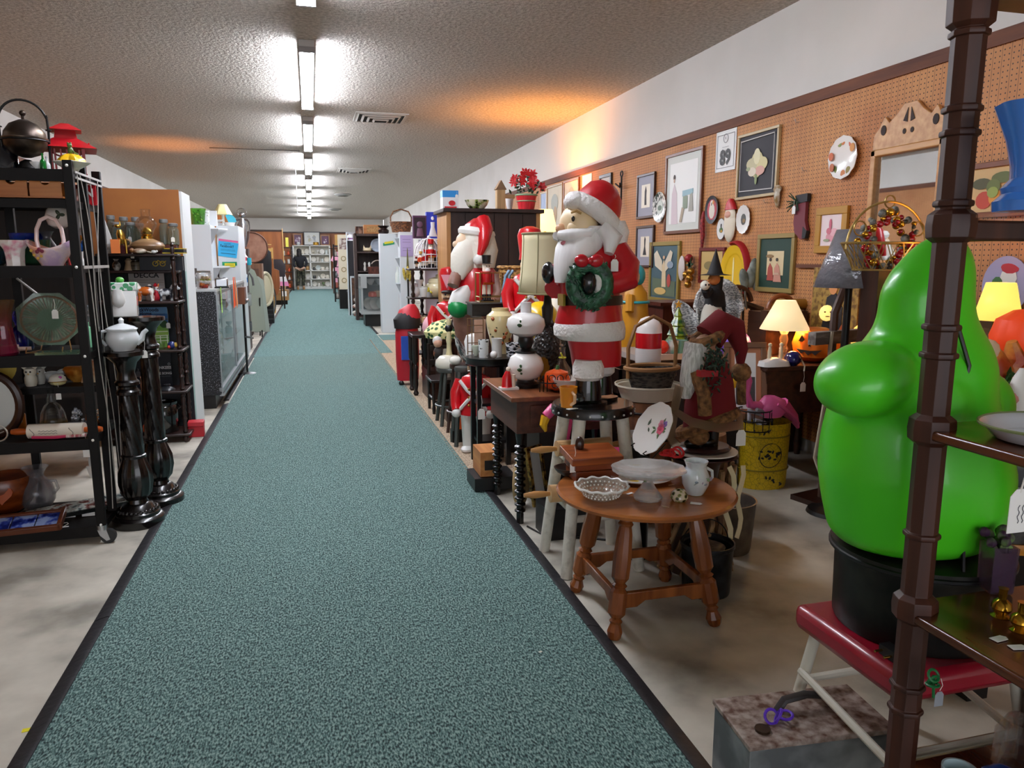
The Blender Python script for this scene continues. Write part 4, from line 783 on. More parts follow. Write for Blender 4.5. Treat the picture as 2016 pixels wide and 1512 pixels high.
ware('grey_enamel_pot','grey enamel pot on the third shelf','pot',S(482,570,12.25,.681),'crock',.09,.2,K('8f9794',.4));ware('milk_tin','ribbed metal tin on the lowest shelf','tin',S(488,640,12.2,.301),'crock',.06,.14,K('5f6468',.35,.6),flute=18,fd=.03)
MB(K('b58a55',.7)).b2((-.0,-.02,0),(.4,.02,.52)).thing('cardboard_sheet','tall tan board standing above the bottle shelf','board',(-1.42,12.48,1.301))
MB(K('b06a30',.6)).b2((-.3,0,0),(.35,.03,2.1)).thing('wood_partition','orange brown plywood partition behind the cream lamp','partition',(-1.55,13.2,0))
r=T('scroll_ornament','tall silver metal scroll ornament with ring top on the left booth','ornament',(-1.16,14.66,1.72));m=MB(K('a7a9ad',.25,.9));m.torus((0,0,.5),.075,.01,24,6,rx=PI/2);m.sph((0,0,.46),.05,10)
m.loft([(0,0,-.1,.04,.03),(0,0,.1,.075,.05),(0,0,.28,.09,.05),(0,0,.4,.03,.03)],12);m.build('urn',r)
m=MB(K('8d8f94',.3,.9))
for s in(-1,1):
 for k in range(4):m.tube([(s*.02,0,.38),(s*(.08+.015*k),0,.4-.02*k),(s*(.125-.0*k),0,.28-.02*k),(s*(.1-.012*k),0,.05),(s*.04,0,-.12+.02*k)],.007,5)
m.build('scrolls',r)
r=T('round_drum','large round brown leather drum leaning in the left booth','drum',(-1.12,16.2,1.62));m=MB(N('8a5f4a','a67c66',6,.6));m.cyl((0,-.03,0),(0,.06,0),.3,n=32);m.build('head',r);m=MB(K('5c3a29',.6));m.torus((0,-.03,0),.3,.015,32,6,rx=PI/2);m.build('rim',r)
MB(W('2a1a14','4a2f24','z')).b2((-.35,0,0),(.3,.4,1.36)).thing('dark_cabinet','dark cabinet carrying the round leather drum','cabinet',(-1.15,16.0,0))if False else None
r=T('booth_cabinet','brown wooden cabinet in the left booth under the leather drum','cabinet',(-1.2,16.0,0));MB(W('6a4a34','8a6248','z',.5)).b2((-.4,0,0),(.26,.5,1.3)).build('carcass',r);
for x in(-.22,.08):MB(W('4a3226','6b4a38','z',.5)).b2((x-.12,-.015,.1),(x+.12,0,1.2)).build('door',r)
MB(dkb).b2((-1.65,14.5,0),(-1.08,14.9,1.575)).thing('booth_locker','tall dark locker under the silver scroll ornament','cabinet')
r=T('straw_hat_stand','black coat on a stand topped by a yellow straw hat in the left booth','coat stand',(-1.02,17.8,0));MB(IRON).cyl((0,0,.02),(0,0,1.72),.015).build('pole',r);MB(K('171518',.8)).loft([(0,0,.95,.17,.1),(0,0,1.3,.19,.1),(0,0,1.55,.18,.09),(0,0,1.66,.06,.05)],14).build('coat',r);m=MB(K('cda35c',.8));m.lathe([(.2,1.7),(.2,1.715),(.1,1.72),(.09,1.8),(.05,1.83),(.001,1.83)],n=20);m.build('straw_hat',r);m=MB(IRON);m.lathe([(.2,0),(.19,.02),(.02,.04)],n=18);m.build('base',r)
r=T('ironing_board','grey green padded ironing board leaning upright in the left booth','ironing board',(-.99,14.2,0),.25);m=MB(K('8f9a8c',.8));m.prism([(-.17,.1),(.17,.1),(.16,.9),(.06,1.2),(0,1.24),(-.06,1.2),(-.16,.9)],.03,None,RM(-.16));m.build('board',r);m=MB(IRON)
for s in(-.1,.1):m.tube([(s,.05,.7),(s,.2,0)],.012,6);m.tube([(s,.0,.12),(s,.02,0)],.012,6)
m.build('legs',r)
MB(K('9aa59a',.8)).prism([(-.14,.02),(.14,.02),(.1,1.0),(0,1.08),(-.1,1.0)],.025,None,RM(-.12)).thing('ironing_board','second grey ironing board leaning right of the first','ironing board',(-.93,14.9,0),.3)
MB(W('7a4a28','a06a3c','z')).box((0,0,.6),(.05,.03,1.25),rx=-.12).thing('wooden_plank','narrow brown plank leaning left of the ironing boards','plank',(-1.13,13.6,0))
m=MB(K('161618',.5));m.box((0,0,.95),(.1,.03,.6),rx=-.1);[m.box((.0,-.02,.72+.07*k),(.11,.02,.02),rx=-.1)for k in range(7)];m.tube([(0,.02,.66),(0,.0,0)],.02,6);m.thing('black_guitar_case','narrow black ribbed case leaning behind the ironing boards','case',(-1.12,14.0,0))
m=MB(K('2f6fae',.4));m.sph((0,0,.06),(.08,.06,.05));m.sph((-.07,0,.07),.04);m.thing('blue_toy','small blue toy on top of the black ribbed case','toy',(-1.14,14.05,1.25))
r=T('grey_helmet','grey round helmet hanging with white strap in the left booth','helmet',(-1.16,14.35,1.42));m=MB(K('7d8178',.5));m.sph((0,0,-.16),(.13,.12,.12));m.build('shell',r);m=MB(K('e1dccd',.6));m.tube(arc((0,-.05,-.15),.14,.2,2.8,10),.02,6);m.build('strap',r)
m=MB(K('c9bfa0',.7));m.torus((0,0,.62),.22,.035,28,8,rx=PI/2,ry=.0,sy=1.55);m.sph((0,.0,.62),(.19,.02,.3));m.thing('oval_wicker_tray','upright oval cream wicker tray standing by the ironing boards','tray',(-.93,16.8,.14),1.0)
r=T('black_bin','black slatted metal bin on the floor by the far left booth','bin',(-.95,17.2,0));m=MB(BLACK);m.box((0,0,.25),(.28,.28,.5));m.build('body',r,bev=.01);m=MB(K('3d3d40',.4));[m.box((0,-.143,.1+.1*k),(.26,.01,.025),rx=.3)for k in range(4)];m.build('slats',r)
r=T('bicycle_wheel','old thin bicycle wheel leaning in the far left booth','wheel',(-.98,19.4,0),1.3);m=MB(K('2b2a2a',.5));m.torus((0,0,.4),.38,.022,32,6,rx=PI/2);m.build('tyre',r);m=MB(K('8d8c88',.4,.7));m.torus((0,0,.4),.35,.01,32,6,rx=PI/2);[m.tube([(0,0,.4),(.35*cos(a),0,.4+.35*sin(a))],.003,4)for a in[2*PI*k/16 for k in range(16)]];m.build('spokes',r)
r=T('wood_paddle','big brown carved wooden paddle hung in the far left booth','paddle',(-.92,20.1,0));m=MB(W('7a421f','a0602e','z'));m.prism([(-.02,1.4),(.02,1.4),(.03,1.15),(.15,1.1),(.16,.75),(.1,.5),(0,.44),(-.1,.5),(-.16,.75),(-.15,1.1),(-.03,1.15)],.05);m.build('blade',r)
r=T('fabric_rack','dark garment stand draped with black fabric, far left booth','garment stand',(-.94,22.0,0));m=MB(IRON);m.cyl((-.2,0,0),(-.2,0,1.3),.02);m.cyl((.2,0,0),(.2,0,1.3),.02);m.tube([(-.2,0,1.3),(0,0,1.36),(.2,0,1.3)],.02,6);m.build('frame',r);m=MB(K('2a2226',.8));m.loft([(0,0,.9,.25,.12),(.02,0,1.2,.26,.12),(0,0,1.38,.18,.08)],14);m.build('draped_cloth',r)
r=T('embroidered_towel','white and pink embroidered cloth draped on the far left booth','cloth',(-.86,23.4,.62));m=MB(K('eae6e6',.8));m.prism([(-.16,0),(.22,-.02),(.06,.62),(-.16,.66)],.05);m.build('cloth',r);m=MB(K('e58ab4',.8));m.prism([(-.165,-.01),(.225,-.03),(.2,.1),(-.165,.11)],.054);m.build('pink_border',r);MB(IRON).cyl((0,.05,-.62),(0,.05,.6),.015).build('stand_post',r)
r=T('wooden_crate','tan wooden crate with a white label on the far left floor','crate',(-.92,24.2,0));MB(W('8a6238','b08854','x')).box((0,0,.3),(.5,.4,.32)).build('box',r);MB(PAPER).box((.12,-.205,.34),(.14,.006,.16)).build('paper_label',r);MB(IRON).box((0,0,.07),(.4,.3,.14)).build('stand',r)
r=T('wood_chair','pale yellow wooden folding chair hung high in the far left booth','chair',(-1.1,20.7,0));ywd=K('c9a35a',.5)
for x in(-.16,.16):MB(ywd).b2((x-.02,-.02,0),(x+.02,.02,1.68)).build('rear_leg',r);MB(ywd).b2((x-.02,-.38,0),(x+.02,-.34,.45)).build('front_leg',r)
MB(ywd).b2((-.18,-.38,.45),(.18,.02,.48)).build('seat',r);m=MB(ywd);[m.b2((-.16,-.012,z),(.16,.012,z+.08))for z in(.75,1.1,1.58)];m.build('back_rail',r)
for i,(x,y,z,s,c)in enumerate(((-1.2,17.2,1.2,.17,'2b211d'),(-1.05,18.5,1.05,.15,'37302c'),(-1.5,19.2,.9,.2,'4a3a30'),(-1.0,25.2,.5,.22,'5a2f1e'))):
 m=MB(N(c,'8a7b70',9,.6,0,.5,.7));rn=random.Random(i);h=z
 m.loft([(0,0,0,s,s),(0,0,h*.5,s*.9,s*.9),(0,0,h,s*.7,s*.7)],8);m.thing('draped_pile',['dark mottled covered pile left of the coat stand','brown covered pile right of the coat stand','tall shadowy covered pile behind the chair','low rusty brown pile at the end of the left booths'][i],'pile',(x,y,0))
m=MB(panel);m.b2((-1.9,27.0,0),(-.86,27.06,2.3));m.thing('panel_partition','reddish wood panelled partition ending the left booths','partition');MB(K('2f1a10',.5)).b2((-1.9,26.98,2.3),(-.86,27.07,2.36)).thing('partition_cap','dark cap rail on the reddish panelled partition','rail');MB(K('d3a76a',.5)).b2((-.875,26.96,0),(-.85,27.0,2.4)).thing('corner_post','pale wooden corner post of the panelled partition','post')
r=T('dark_shelf_unit','dark shelf of bric-a-brac just left of the white bookcase at the back','shelf unit',(-.95,34.4,0))
for x in(-.28,.2):MB(K('1c1412',.6)).b2((x-.03,0,0),(x+.03,.5,1.9)).build('side',r)
for k in range(6):MB(K('1c1412',.6)).b2((-.28,0,.1+k*.35),(.2,.5,.13+k*.35)).build('shelf',r)
for k in range(5):
 for j in range(2):ware('bric_a_brac','small ornament on the dark shelf left of the far white bookcase, %s shelf %s'%(['lowest','second','middle','fourth','top'][k],'left' if j==0 else 'right'),'ornament',(-1.1+.2*j,34.55,.131+k*.35),['vase','jar','bell','bottle','crock'][(k+j)%5],.06,.2,[K('c9c2b4',.4),K('c8502a',.4),K('8fa09a',.4),K('d9d4cc',.4)][(k*2+j)%4],'ornaments beside the far bookcase',n=10)
MB(K('d8cf52',.6)).b2((-.06,0,0),(.06,.08,.4)).thing('yellow_book','yellow upright box on the dark shelf left of the far bookcase','box',(-.93,34.45,1.9))
# --- white bookcase at the end of the aisle
BY=36.05;r=T('white_bookcase','big white bookcase full of china at the far end of the aisle','bookcase',(0,BY,0));wb=K('efeee8',.4);bx0,bx1,bm=-.72,.9,.02
for x in(bx0,bm,bx1):MB(wb).b2((x-.03,0,0),(x+.03,.3,2.0)).build('upright',r)
BZ=[.12,.48,.87,1.25,1.6]
for z in BZ+[2.0]:MB(wb).b2((bx0,0,z-.035),(bx1,.3,z)).build('shelf',r)
MB(K('cfcabd',.6)).b2((bx0,.3,0),(bx1,.32,2.0)).build('back_panel',r);MB(wb).b2((bx0,.01,0),(bx1,.03,.09)).build('kick_board',r)
nm2=['bottom','second','middle','fourth','top']
cnt=0
for k,z in enumerate(BZ):
 for x in(-.3,-.12,.17,.36,.56,.76):
  cnt+=1;rn=random.Random(cnt)
  lab='white china on the %s far bookcase shelf, %s'%(nm2[k],{-.3:'left half centre',-.12:'beside the divider on the left',.17:'just right of the divider',.36:'right half second',.56:'right half third',.76:'right end'}[x])
  c=rn.choice(('e9e6df','dcd8ce','cfd6d2','e7dfcf'))
  if(cnt+k)%3==0:
   m=MB();plate_on(m,.12,K(c,.3),K('6a7a6a' if cnt%2 else 'b9a97a',.4));m.thing('china_plate',lab,'plate',(x,BY+.2,z+.121),group='china in the far white bookcase')
  else:ware('china_piece',lab,'china',(x,BY+.14,z+.001),rn.choice(('vase','bowl','jar','bell','crock','goblet')),rn.uniform(.06,.09),rn.uniform(.13,.22),K(c,.3)if rn.random()<.8 else K(rn.choice(('4a4a48','b08a5a','7f9a6a')),.4),'china in the far white bookcase',n=12)
def art(name,lab,x,z,w,h,y,fc,mc,fw=.04,pic=None,mat_w=.0):
 r=T(name,lab,'picture',(x,y,z));m=MB(K(fc,.4));m.box((0,0,h-fw/2),(w,.03,fw));m.box((0,0,fw/2),(w,.03,fw));m.box((-w/2+fw/2,0,h/2),(fw,.03,h-2*fw));m.box((w/2-fw/2,0,h/2),(fw,.03,h-2*fw));m.build('frame',r)
 m=MB(K(mc,.4));m.b2((-w/2+fw,-.006,fw),(w/2-fw,.008,h-fw));m.build('picture',r)
 if pic:pic(r,w,h)
 return r
def flo(cs,y=-.008,s=.05):
 def f(r,w,h):
  m=MB();rn=random.Random(int(w*1000))
  for i in range(9):m.prism(blob(s*rn.uniform(.5,1.2),i),.002,K(cs[i%len(cs)],.5),LM((rn.uniform(-.2,.2)*w,y-.001*i,h/2+rn.uniform(-.2,.2)*h)))
  m.build('image',r)
 return f
art('framed_print','purple floral picture standing left on top of the far bookcase',-.5,2.0,.4,.52,BY+.2,'a8774f','5c3350',.05,flo(('b9a3b9','d9c9d2','7a4a6a')))
art('framed_print','large pale print in black frame standing on the far bookcase',.13,2.0,.74,.62,BY+.22,'1a1819','e8e8e4',.035,flo(('cfcfc8','c9c4a8','b8bcc0'),s=.07))
art('framed_print','purple floral picture standing right on top of the far bookcase',.72,2.0,.42,.48,BY+.2,'a8774f','5c3350',.05,flo(('b9a3b9','e9e2ea','7a4a6a')))
ware('silver_dish','round white dish in front of the left purple picture','dish',(-.48,BY+.1,2.001),'ball',.09,.15,K('d5d6d8',.3));ware('brass_tray','brass pot in front of the large pale print','pot',(.3,BY+.1,2.001),'crock',.13,.14,BRASS)
px_=-.5;r=T('person','person in black hoodie and camouflage trousers seen from behind at the far bookcase','person',(-.42,35.45,0))
sk=K('c49a80',.5);nd=[(0,0,.95,.12),(-.01,.0,1.15,.13),(-.02,.01,1.4,.15),(-.03,.02,1.52,.06),(-.04,.05,1.66,.085),(-.045,.06,1.78,.075),(.09,0,.88,.085),(.11,.02,.5,.06),(.1,-.03,.1,.045),(.11,.1,.03,.035),(-.09,0,.88,.085),(-.12,.02,.5,.06),(-.15,-.03,.1,.045),(-.15,.1,.03,.035),(.2,0,1.42,.06),(.27,-.06,1.2,.048),(.16,-.14,.98,.04),(.0,-.17,.93,.032),(-.23,0,1.42,.06),(-.3,-.06,1.2,.048),(-.22,-.14,.98,.04),(-.08,-.17,.92,.035)]
hand=[(-.11,-.19,.88,.012),(-.08,-.2,.86,.012),(-.05,-.2,.87,.012),(-.03,-.2,.88,.011),(-.06,-.2,.95,.012)]
n0=len(nd);nd+=hand
skin('body',nd,chain(0,1,2,3,4,5)+chain(0,6,7,8,9)+chain(0,10,11,12,13)+chain(2,14,15,16,17)+chain(2,18,19,20,21)+[(21,n0+k)for k in range(4)]+[(17,n0+4)],sk,r)
hood=K('12131a',.85);skin('hoodie',[(0,0,.92,.17),(-.01,0,1.15,.17),(-.02,.01,1.4,.17),(-.03,.0,1.55,.1),(.21,0,1.42,.08),(.28,-.06,1.2,.07),(.17,-.15,1.0,.058),(-.24,0,1.42,.08),(-.31,-.06,1.2,.07),(-.22,-.15,1.0,.058)],chain(0,1,2,3)+chain(2,4,5,6)+chain(2,7,8,9),hood,r)
camo=N('1b1c17','3a3b2c',14,.8,0,.4,.6,c3='5a5842');skin('trousers',[(0,0,.97,.14),(.09,0,.85,.11),(.11,.02,.5,.085),(.1,-.02,.16,.07),(-.09,0,.85,.11),(-.12,.02,.5,.085),(-.15,-.02,.16,.07)],chain(0,1,2,3)+chain(0,4,5,6),camo,r)
m=MB(K('120e0d',.6));m.sph((-.043,.04,1.73),(.105,.11,.125));m.loft([(-.03,-.05,1.42,.07,.04),(-.035,-.05,1.55,.11,.07),(-.04,-.02,1.68,.1,.08)],12);m.build('hair',r)
for x in(.11,-.15):m=MB(K('b98a58',.6));m.loft([(x,.05,0,.05,.13),(x,.04,.05,.048,.12),(x,.0,.12,.042,.07)],12);m.build('shoe',r)
# ================================================================ right side, far to middle
mb=MB(plaster)
bookcase_end(1.28,1.615,14.4,.3,1.86,'white_bookcase','pale white bookcase end with green and yellow cards, right of the aisle',1)
bookcase_end(1.6,1.85,13.95,.3,1.88,'white_bookcase','white bookcase end with a lilac paper, right of the aisle',1)
m=MB(K('1f8f62',.6));m.prism([(-.1,-.03),(.11,.0),(.11,.04),(-.1,.02)],.002);r=T('small_notice','yellow card on green paper on the right white bookcase','notice',(1.44,14.39,1.665));m.build('green_card',r);MB(K('e8d92c',.6)).prism([(-.075,-.0),(.09,.025),(.09,.065),(-.075,.04)],.003,None,LM((0,-.002,0))).build('yellow_card',r)
r=T('lilac_notice','lilac paper notice on the right white bookcase end','notice',(1.72,13.94,1.64));MB(K('b9a9d6',.7)).b2((-.11,-.001,-.2),(.12,.001,.18)).build('paper',r);m=MB(K('8a7ba8',.7));[m.b2((-.07,-.0022,z),(.08,-.001,z+.008))for z in(.1,.05,-.05,-.1)];m.build('print',r)
for i,z in enumerate((1.78,1.42,.95)):m=MB(lam);m.b2((1.56,14.0,z-.015),(1.6,14.4,z));m.prism([(0,0),(-.08,0),(0,-.17)],.01,K('9da1a3',.5),LM((1.6,14.05,z-.015)));m.thing('corner_shelf','white corner shelf between the two right bookcases, %s one'%['top','middle','bottom'][i],'corner shelf')
ware('white_bottle','white plastic bottle low between the two right bookcases','bottle',(1.57,14.2,.951),'bottle',.04,.3,K('e6ebe2',.4),n=12)
ware('spittoon','dark brown brass rimmed spittoon on the right white bookcase','pot',S(755,452,14.55,1.861),[(.7,0),(.9,.15),(.95,.45),(.6,.6),(.6,.7),(1,.95),(1,1)],.11,.15,K('2d1c18',.25,.4))
def wicker(c1,c2,sc=30):return N(c1,c2,sc,.7,0,.3,.7,.8,(1,1,2.2),tex='voronoi')
def basket(p,R,H,lab,m_,handle=0.,taper=.8,rz=0.,sy=.75,hm=None,name='wicker_basket'):
 r=T(name,lab,'basket',p,rz);MB(m_).bowl([(R*taper,0),(R*(taper*.5+.5),H*.5),(R,H)],t=.01,n=28,sy=sy).build('body',r);m=MB(hm or m_);pts=[(R*cos(a),R*sy*sin(a),H)for a in[2*PI*k/28 for k in range(28)]];m.tube(pts,R*.06+.003,6,closed=True);m.build('rim',r)
 if handle:
  m=MB(hm or m_);m.tube([(-R*.95,0,H*.6),(-R*.97,0,H+handle*.4),(-R*.7,0,H+handle*.82),(0,0,H+handle),(R*.7,0,H+handle*.82),(R*.97,0,H+handle*.4),(R*.95,0,H*.6)],R*.05+.003,7);m.build('handle',r)
 return r
wk=wicker('3f2312','8d5a36');basket(S(790,455,14.25,1.881),.2,.18,'brown oblong wicker basket with tall hoop handle on the right white bookcase',wk,.24,.85)
r=T('brown_bookcase','dark brown open bookcase beside the right white bookcases','bookcase',(1.0,17.4,0));bb=W('2a1c17','4a3731','z',.5)
for x in(0,.6):MB(bb).b2((x-.03,0,0),(x+.03,.35,1.95)).build('side',r)
for z in(.1,.75,1.12,1.55,1.95):MB(bb).b2((0,0,z-.05 if z>1.9 else z-.025),(.6,.35,z)).build('shelf',r)
MB(W('1a1110','35211c','z',.6)).b2((0,.34,.1),(.6,.36,1.95)).build('back_panel',r)
r=T('wooden_radio','tan wooden cabinet radio on top of the brown bookcase','radio',(1.38,17.55,1.95));MB(W('9a5a2a','bd7f45','x')).box((0,0,.1),(.36,.2,.2)).build('cabinet',r,bev=.01);MB(N('8a6238','b58a55',60,.7)).box((.02,-.102,.1),(.26,.006,.14)).build('speaker_cloth',r)
ware('copper_jar','coppery jar beside the wooden radio','jar',(1.1,17.5,1.951),'crock',.09,.16,N('3a2420','9a7560',9,.3,.4));
m=MB(K('d9c7a4',.4));m.lathe([(.06,0),(.1,.03),(.09,.09)],n=16);m.prism([(-.09,.09),(-.05,.09),(-.08,.15)],.03);m.prism([(.09,.09),(.05,.09),(.08,.15)],.03);m.thing('cat_planter','cream cat shaped planter on the brown bookcase','planter',(1.27,17.5,1.551))
m=MB();plate_on(m,.15,K('b6c3d3',.3),K('8d9bb0',.3),8);m.thing('blue_plate','pale blue scalloped plate on the brown bookcase','plate',(1.5,17.6,1.7))
for i,x in enumerate((1.2,1.3)):m=MB(K('d9d6cf',.4));m.lathe([(.02,0),(.035,.04),(.02,.12),(.03,.16),(.01,.2)],n=12);m.thing('bird_figurine','small white bird figurine on the brown bookcase, %s'%('left' if i==0 else 'right'),'figurine',(x,17.45,1.121))
r=T('stave_bucket','dark red brown stave bucket with bail handle on the brown bookcase','bucket',(1.42,17.2,.98));MB(N('3c1d18','6b3a30',14,.5,stretch=(3,3,.3))).bowl([(.15,0),(.19,.24)],t=.012,n=20).build('staves',r);m=MB(K('b8a69a',.4));m.tube(arc((.05,0,.22),.16,.1,2.6,10),.012,6);m.build('handle',r);MB(bb).b2((-.25,-.2,-.04),(.25,.2,-.002)).build('ledge',r)
r=T('glass_showcase','white framed glass showcase of dishes on a black base','showcase',(.985,15.7,0));wf=K('a9adac',.4);
MB(BLACK).b2((.08,.15,0),(.6,.75,.26)).build('plinth',r);MB(wf).b2((0,0,.26),(.6,.8,.32)).build('deck',r);MB(wf).b2((0,0,1.03),(.6,.8,1.07)).build('top',r)
for x,y in((.02,.02),(.58,.02),(.02,.78),(.58,.78)):MB(wf).b2((x-.02,y-.02,.32),(x+.02,y+.02,1.03)).build('corner_post',r)
MB(K('3c3f47',.5)).b2((.04,.77,.32),(.56,.775,1.03)).build('back_panel',r)
for a,b in(((.04,-.004,.32),(.56,.0,1.03)),((-.004,.04,.32),(0,.76,1.03))):MB(G('d6e2e2',.03,alpha=.25)).b2(a,b).build('glass_pane',r)
for z in(.6,.85):MB(G('c9dcda',.03,alpha=.5)).b2((.03,.05,z),(.57,.75,z+.01)).build('glass_shelf',r)
MB(wf).b2((0,-.02,.8),(.12,.02,1.03)).build('scroll_bracket',r)
for i,(x,z,c,k)in enumerate(((1.2,.861,'c9c9cc','bowl'),(1.38,.861,'b7b9bd','bowl'),(1.5,.861,'d0cfcc','vase'),(1.24,.611,'c8472f','jar'),(1.36,.611,'d8b79a','bowl'),(1.48,.611,'c6a9a4','crock'))):ware('showcase_dish','dish in the right glass showcase, %s on the %s shelf'%(['left','middle','right'][i%3],'top' if i<3 else 'middle'),'dish',(x,15.95,z),k,.09,.12,K(c,.3),n=14)
for i,(x,s)in enumerate(((1.18,1),(1.3,.95),(1.45,.9))):m=MB();plate_on(m,.14,K('d9d9d4' if i!=2 else 'a9b6b4',.3),K('8b9a8b',.4));m.thing('showcase_plate','oval plate standing at the bottom of the right glass showcase, %s'%['left','middle','right'][i],'plate',(x,16.1,.47),.2)
r=T('black_locker','tall black board with white lampshade on top beyond the brown bookcase','board',(.905,19.0,0));MB(K('1d1b20',.6)).b2((0,0,.75),(.17,.3,1.83)).build('board',r);m=MB(K('f1eef2',.6));m.lathe([(.12,1.83),(.1,1.86)],(.09,.1,0),n=16);m.lathe([(.1,1.9),(.06,1.98),(.12,2.04)],(.09,.1,0),n=16);m.lathe([(.09,1.85),(.09,1.9)],(.12,.1,0),n=16,m=K('b98ac2',.6));m.build('lamp_shade',r);MB(BLACK).b2((0,.05,0),(.3,.3,.75)).build('lower_cabinet',r)
MB(lam).b2((.875,18.96,0),(.9,19.05,2.03)).thing('white_pole','thin white upright post by the black board','post')
r=T('leaning_picture','white framed picture of a brown wreath leaning on the floor, right booths','picture',(1.02,18.2,.05));m=MB(lam);m.b2((-.12,0,.9),(.14,.03,.94));m.b2((-.12,0,0),(-.09,.03,.9));m.build('frame',r);MB(N('3a2418','6b4630',9,.6)).b2((-.09,.01,.3),(.14,.03,.9)).build('picture',r)
m=MB(N('e6ded3','b94a3a',10,.6,0,.55,.62));rn=random.Random(9)
for i in range(9):m.sph((rn.uniform(-.07,.07),rn.uniform(-.05,.05),.1+.05*i),(.07,.06,.05),8)
m.thing('ribbon_bundle','red and white ribbon bundle beside the leaning picture','ribbon',(1.05,17.9,-.05))
r=T('decor_board','tall cream decorative panel in the far right booths','panel',(.86,21.5,0));MB(K('e6dcc3',.6)).b2((-.1,0,.55),(.18,.03,2.05)).build('board',r);m=MB(K('a9966a',.6));[m.torus((.04,-.005,z),.06,.012,14,5,rx=PI/2)for z in(.8,1.1,1.4)];m.build('scrolls',r);MB(N('6b3a34','d8cfc4',12,.5)).b2((-.06,-.006,1.65),(.15,0,1.95)).build('upper_picture',r);MB(IRON).b2((-.1,.03,0),(.18,.3,.55)).build('stand',r)
r=T('dark_shelf_stack','dark rack of metal oddments in the far right booths','shelf unit',(.85,25.0,0))
for x in(-.1,.35):MB(IRON).b2((x-.02,0,0),(x+.02,.3,1.85)).build('post',r)
for k in range(6):MB(IRON).b2((-.1,0,.1+.34*k),(.35,.3,.12+.34*k)).build('shelf',r)
for k in range(5):
 for j in range(3):ware('oddment','small metal or china oddment on the dark far right rack, %s shelf %s'%(['bottom','second','middle','fourth','top'][k],['left','centre','right'][j]),'ornament',(.8+.16*j,25.1,.121+.34*k),['bottle','jar','vase','bowl'][(k+j)%4],.06,.2,[K('b9b3aa',.4),K('3a2b28',.4),K('8a8f94',.4,.5),K('a85a4a',.4)][(k*3+j)%4],'oddments on the far right rack',n=10)
r=T('pink_shirt','pink shirt hanging in the far right corner','shirt',(1.0,29.0,1.05));m=MB(K('e8a4bd',.9));m.loft([(0,0,-.55,.13,.06),(0,0,.1,.15,.07),(.01,0,.45,.13,.06),(.02,0,.6,.04,.04)],14);m.tube([(-.1,0,.45),(-.2,0,.25)],.06,7);m.build('shirt',r);m=MB(IRON);m.tube([(.02,0,.6),(.02,0,.72)],.006,5);m.build('hanger',r);m=MB(IRON);m.tube([(-.3,0,.72),(.3,0,.72)],.012,6);m.cyl((.3,0,.72),(.3,0,-1.05),.015);m.build('rail',r)
for i,(x,y,h,c)in enumerate(((.98,23.2,.6,'8f8f94'),(1.05,26.6,.75,'2a2022'),(1.0,31.0,.9,'3c2a24'),(1.08,20.3,.55,'4a4a4e'))):
 r=T('clutter_table',['small pale table of folded linen, far right booths','dark stand of boxes, far right booths','brown stand near the pink shirt','low grey stand by the cream panel'][i],'stand',(x,y,0));MB(K(c,.5)).b2((-.15,0,h-.04),(.25,.5,h)).build('top',r)
 for a in(-.12,.22):MB(K('4a3b34',.5)).b2((a-.02,.05,0),(a+.02,.45,h-.04)).build('leg',r)
 m=MB(N('d9d6d6',c,8,.6,0,.45,.6));m.loft([(.05,.25,h,.17,.2),(.05,.25,h+.12,.16,.19),(.05,.25,h+.2,.08,.1)],12);m.build('folded_linen',r)
MB(K('b98d4a',.5)).b2((-.08,0,0),(.1,.1,.45)).thing('gold_box','gold upright box on the small shelf above the pink shirt','box',(1.15,33.4,1.95));MB(K('2c1a14',.5)).b2((.95,33.3,1.88),(1.6,33.6,1.95)).thing('wall_shelf','small dark shelf with gold box by the far bookcase','shelf')
r=T('cubby_shelf','white cubby shelf of boxed dolls behind the bird cage','shelf unit',(1.78,12.2,0))
for x in(0,.36,.75):MB(lam).b2((x-.015,0,.4),(x+.015,.3,1.72)).build('side',r)
for z in(.4,.85,1.32,1.55,1.72):MB(lam).b2((0,0,z-.02),(.75,.3,z)).build('shelf',r)
MB(K('cfc6d2',.6)).b2((0,.29,.4),(.75,.3,1.7)).build('back_panel',r)
r=T('doll_box','purple window box with dark doll on the cubby shelf','box',S(826,460,12.3,1.721));MB(K('4a2347',.5)).b2((-.11,-.05,0),(.11,.06,.36)).build('box',r);m=MB(K('231420',.5));m.b2((-.09,-.052,.02),(.09,-.05,.33));m.build('window',r);m=MB(K('6b4a62',.6));m.sph((0,-.055,.22),(.05,.015,.05));m.loft([(0,-.055,.03,.06,.01),(0,-.055,.16,.04,.012)],10);m.build('doll',r)
r=T('doll_box','bright blue box with white gowned doll on the cubby shelf','box',S(851,460,12.3,1.721));MB(K('2336b0',.4)).b2((-.1,-.05,0),(.12,.06,.42)).build('box',r);m=MB(K('e6e6ee',.6));m.loft([(0,-.055,.03,.07,.012),(0,-.055,.18,.03,.012),(0,-.055,.26,.035,.012)],10);m.sph((0,-.056,.32),(.025,.012,.03));m.build('doll',r)
for i,(px,z,c)in enumerate(((826,1.551,'c9c4cc'),(848,1.321,'b9b3b0'))):ware('dome_clock','pale dome ornament in the cubby shelf, %s'%('upper' if i==0 else 'lower'),'ornament',S(px,480,12.3,z),'bell',.07,.15,K(c,.3),n=16)
m=MB(K('dcd9d6',.6));m.b2((1.3,13.2,2.15),(2.6,13.25,2.19));m.thing('shelf_bracket','white wall rail above the cubby shelf','rail',(.55,0,-.05))
sp=W('120c0a','2b1c16','z',.3);r=T('spindle_etagere','black spindle etagere of china behind the toy soldiers','etagere',(1.14,8.55,0));EZ2=[.32,.66,.96,1.285]
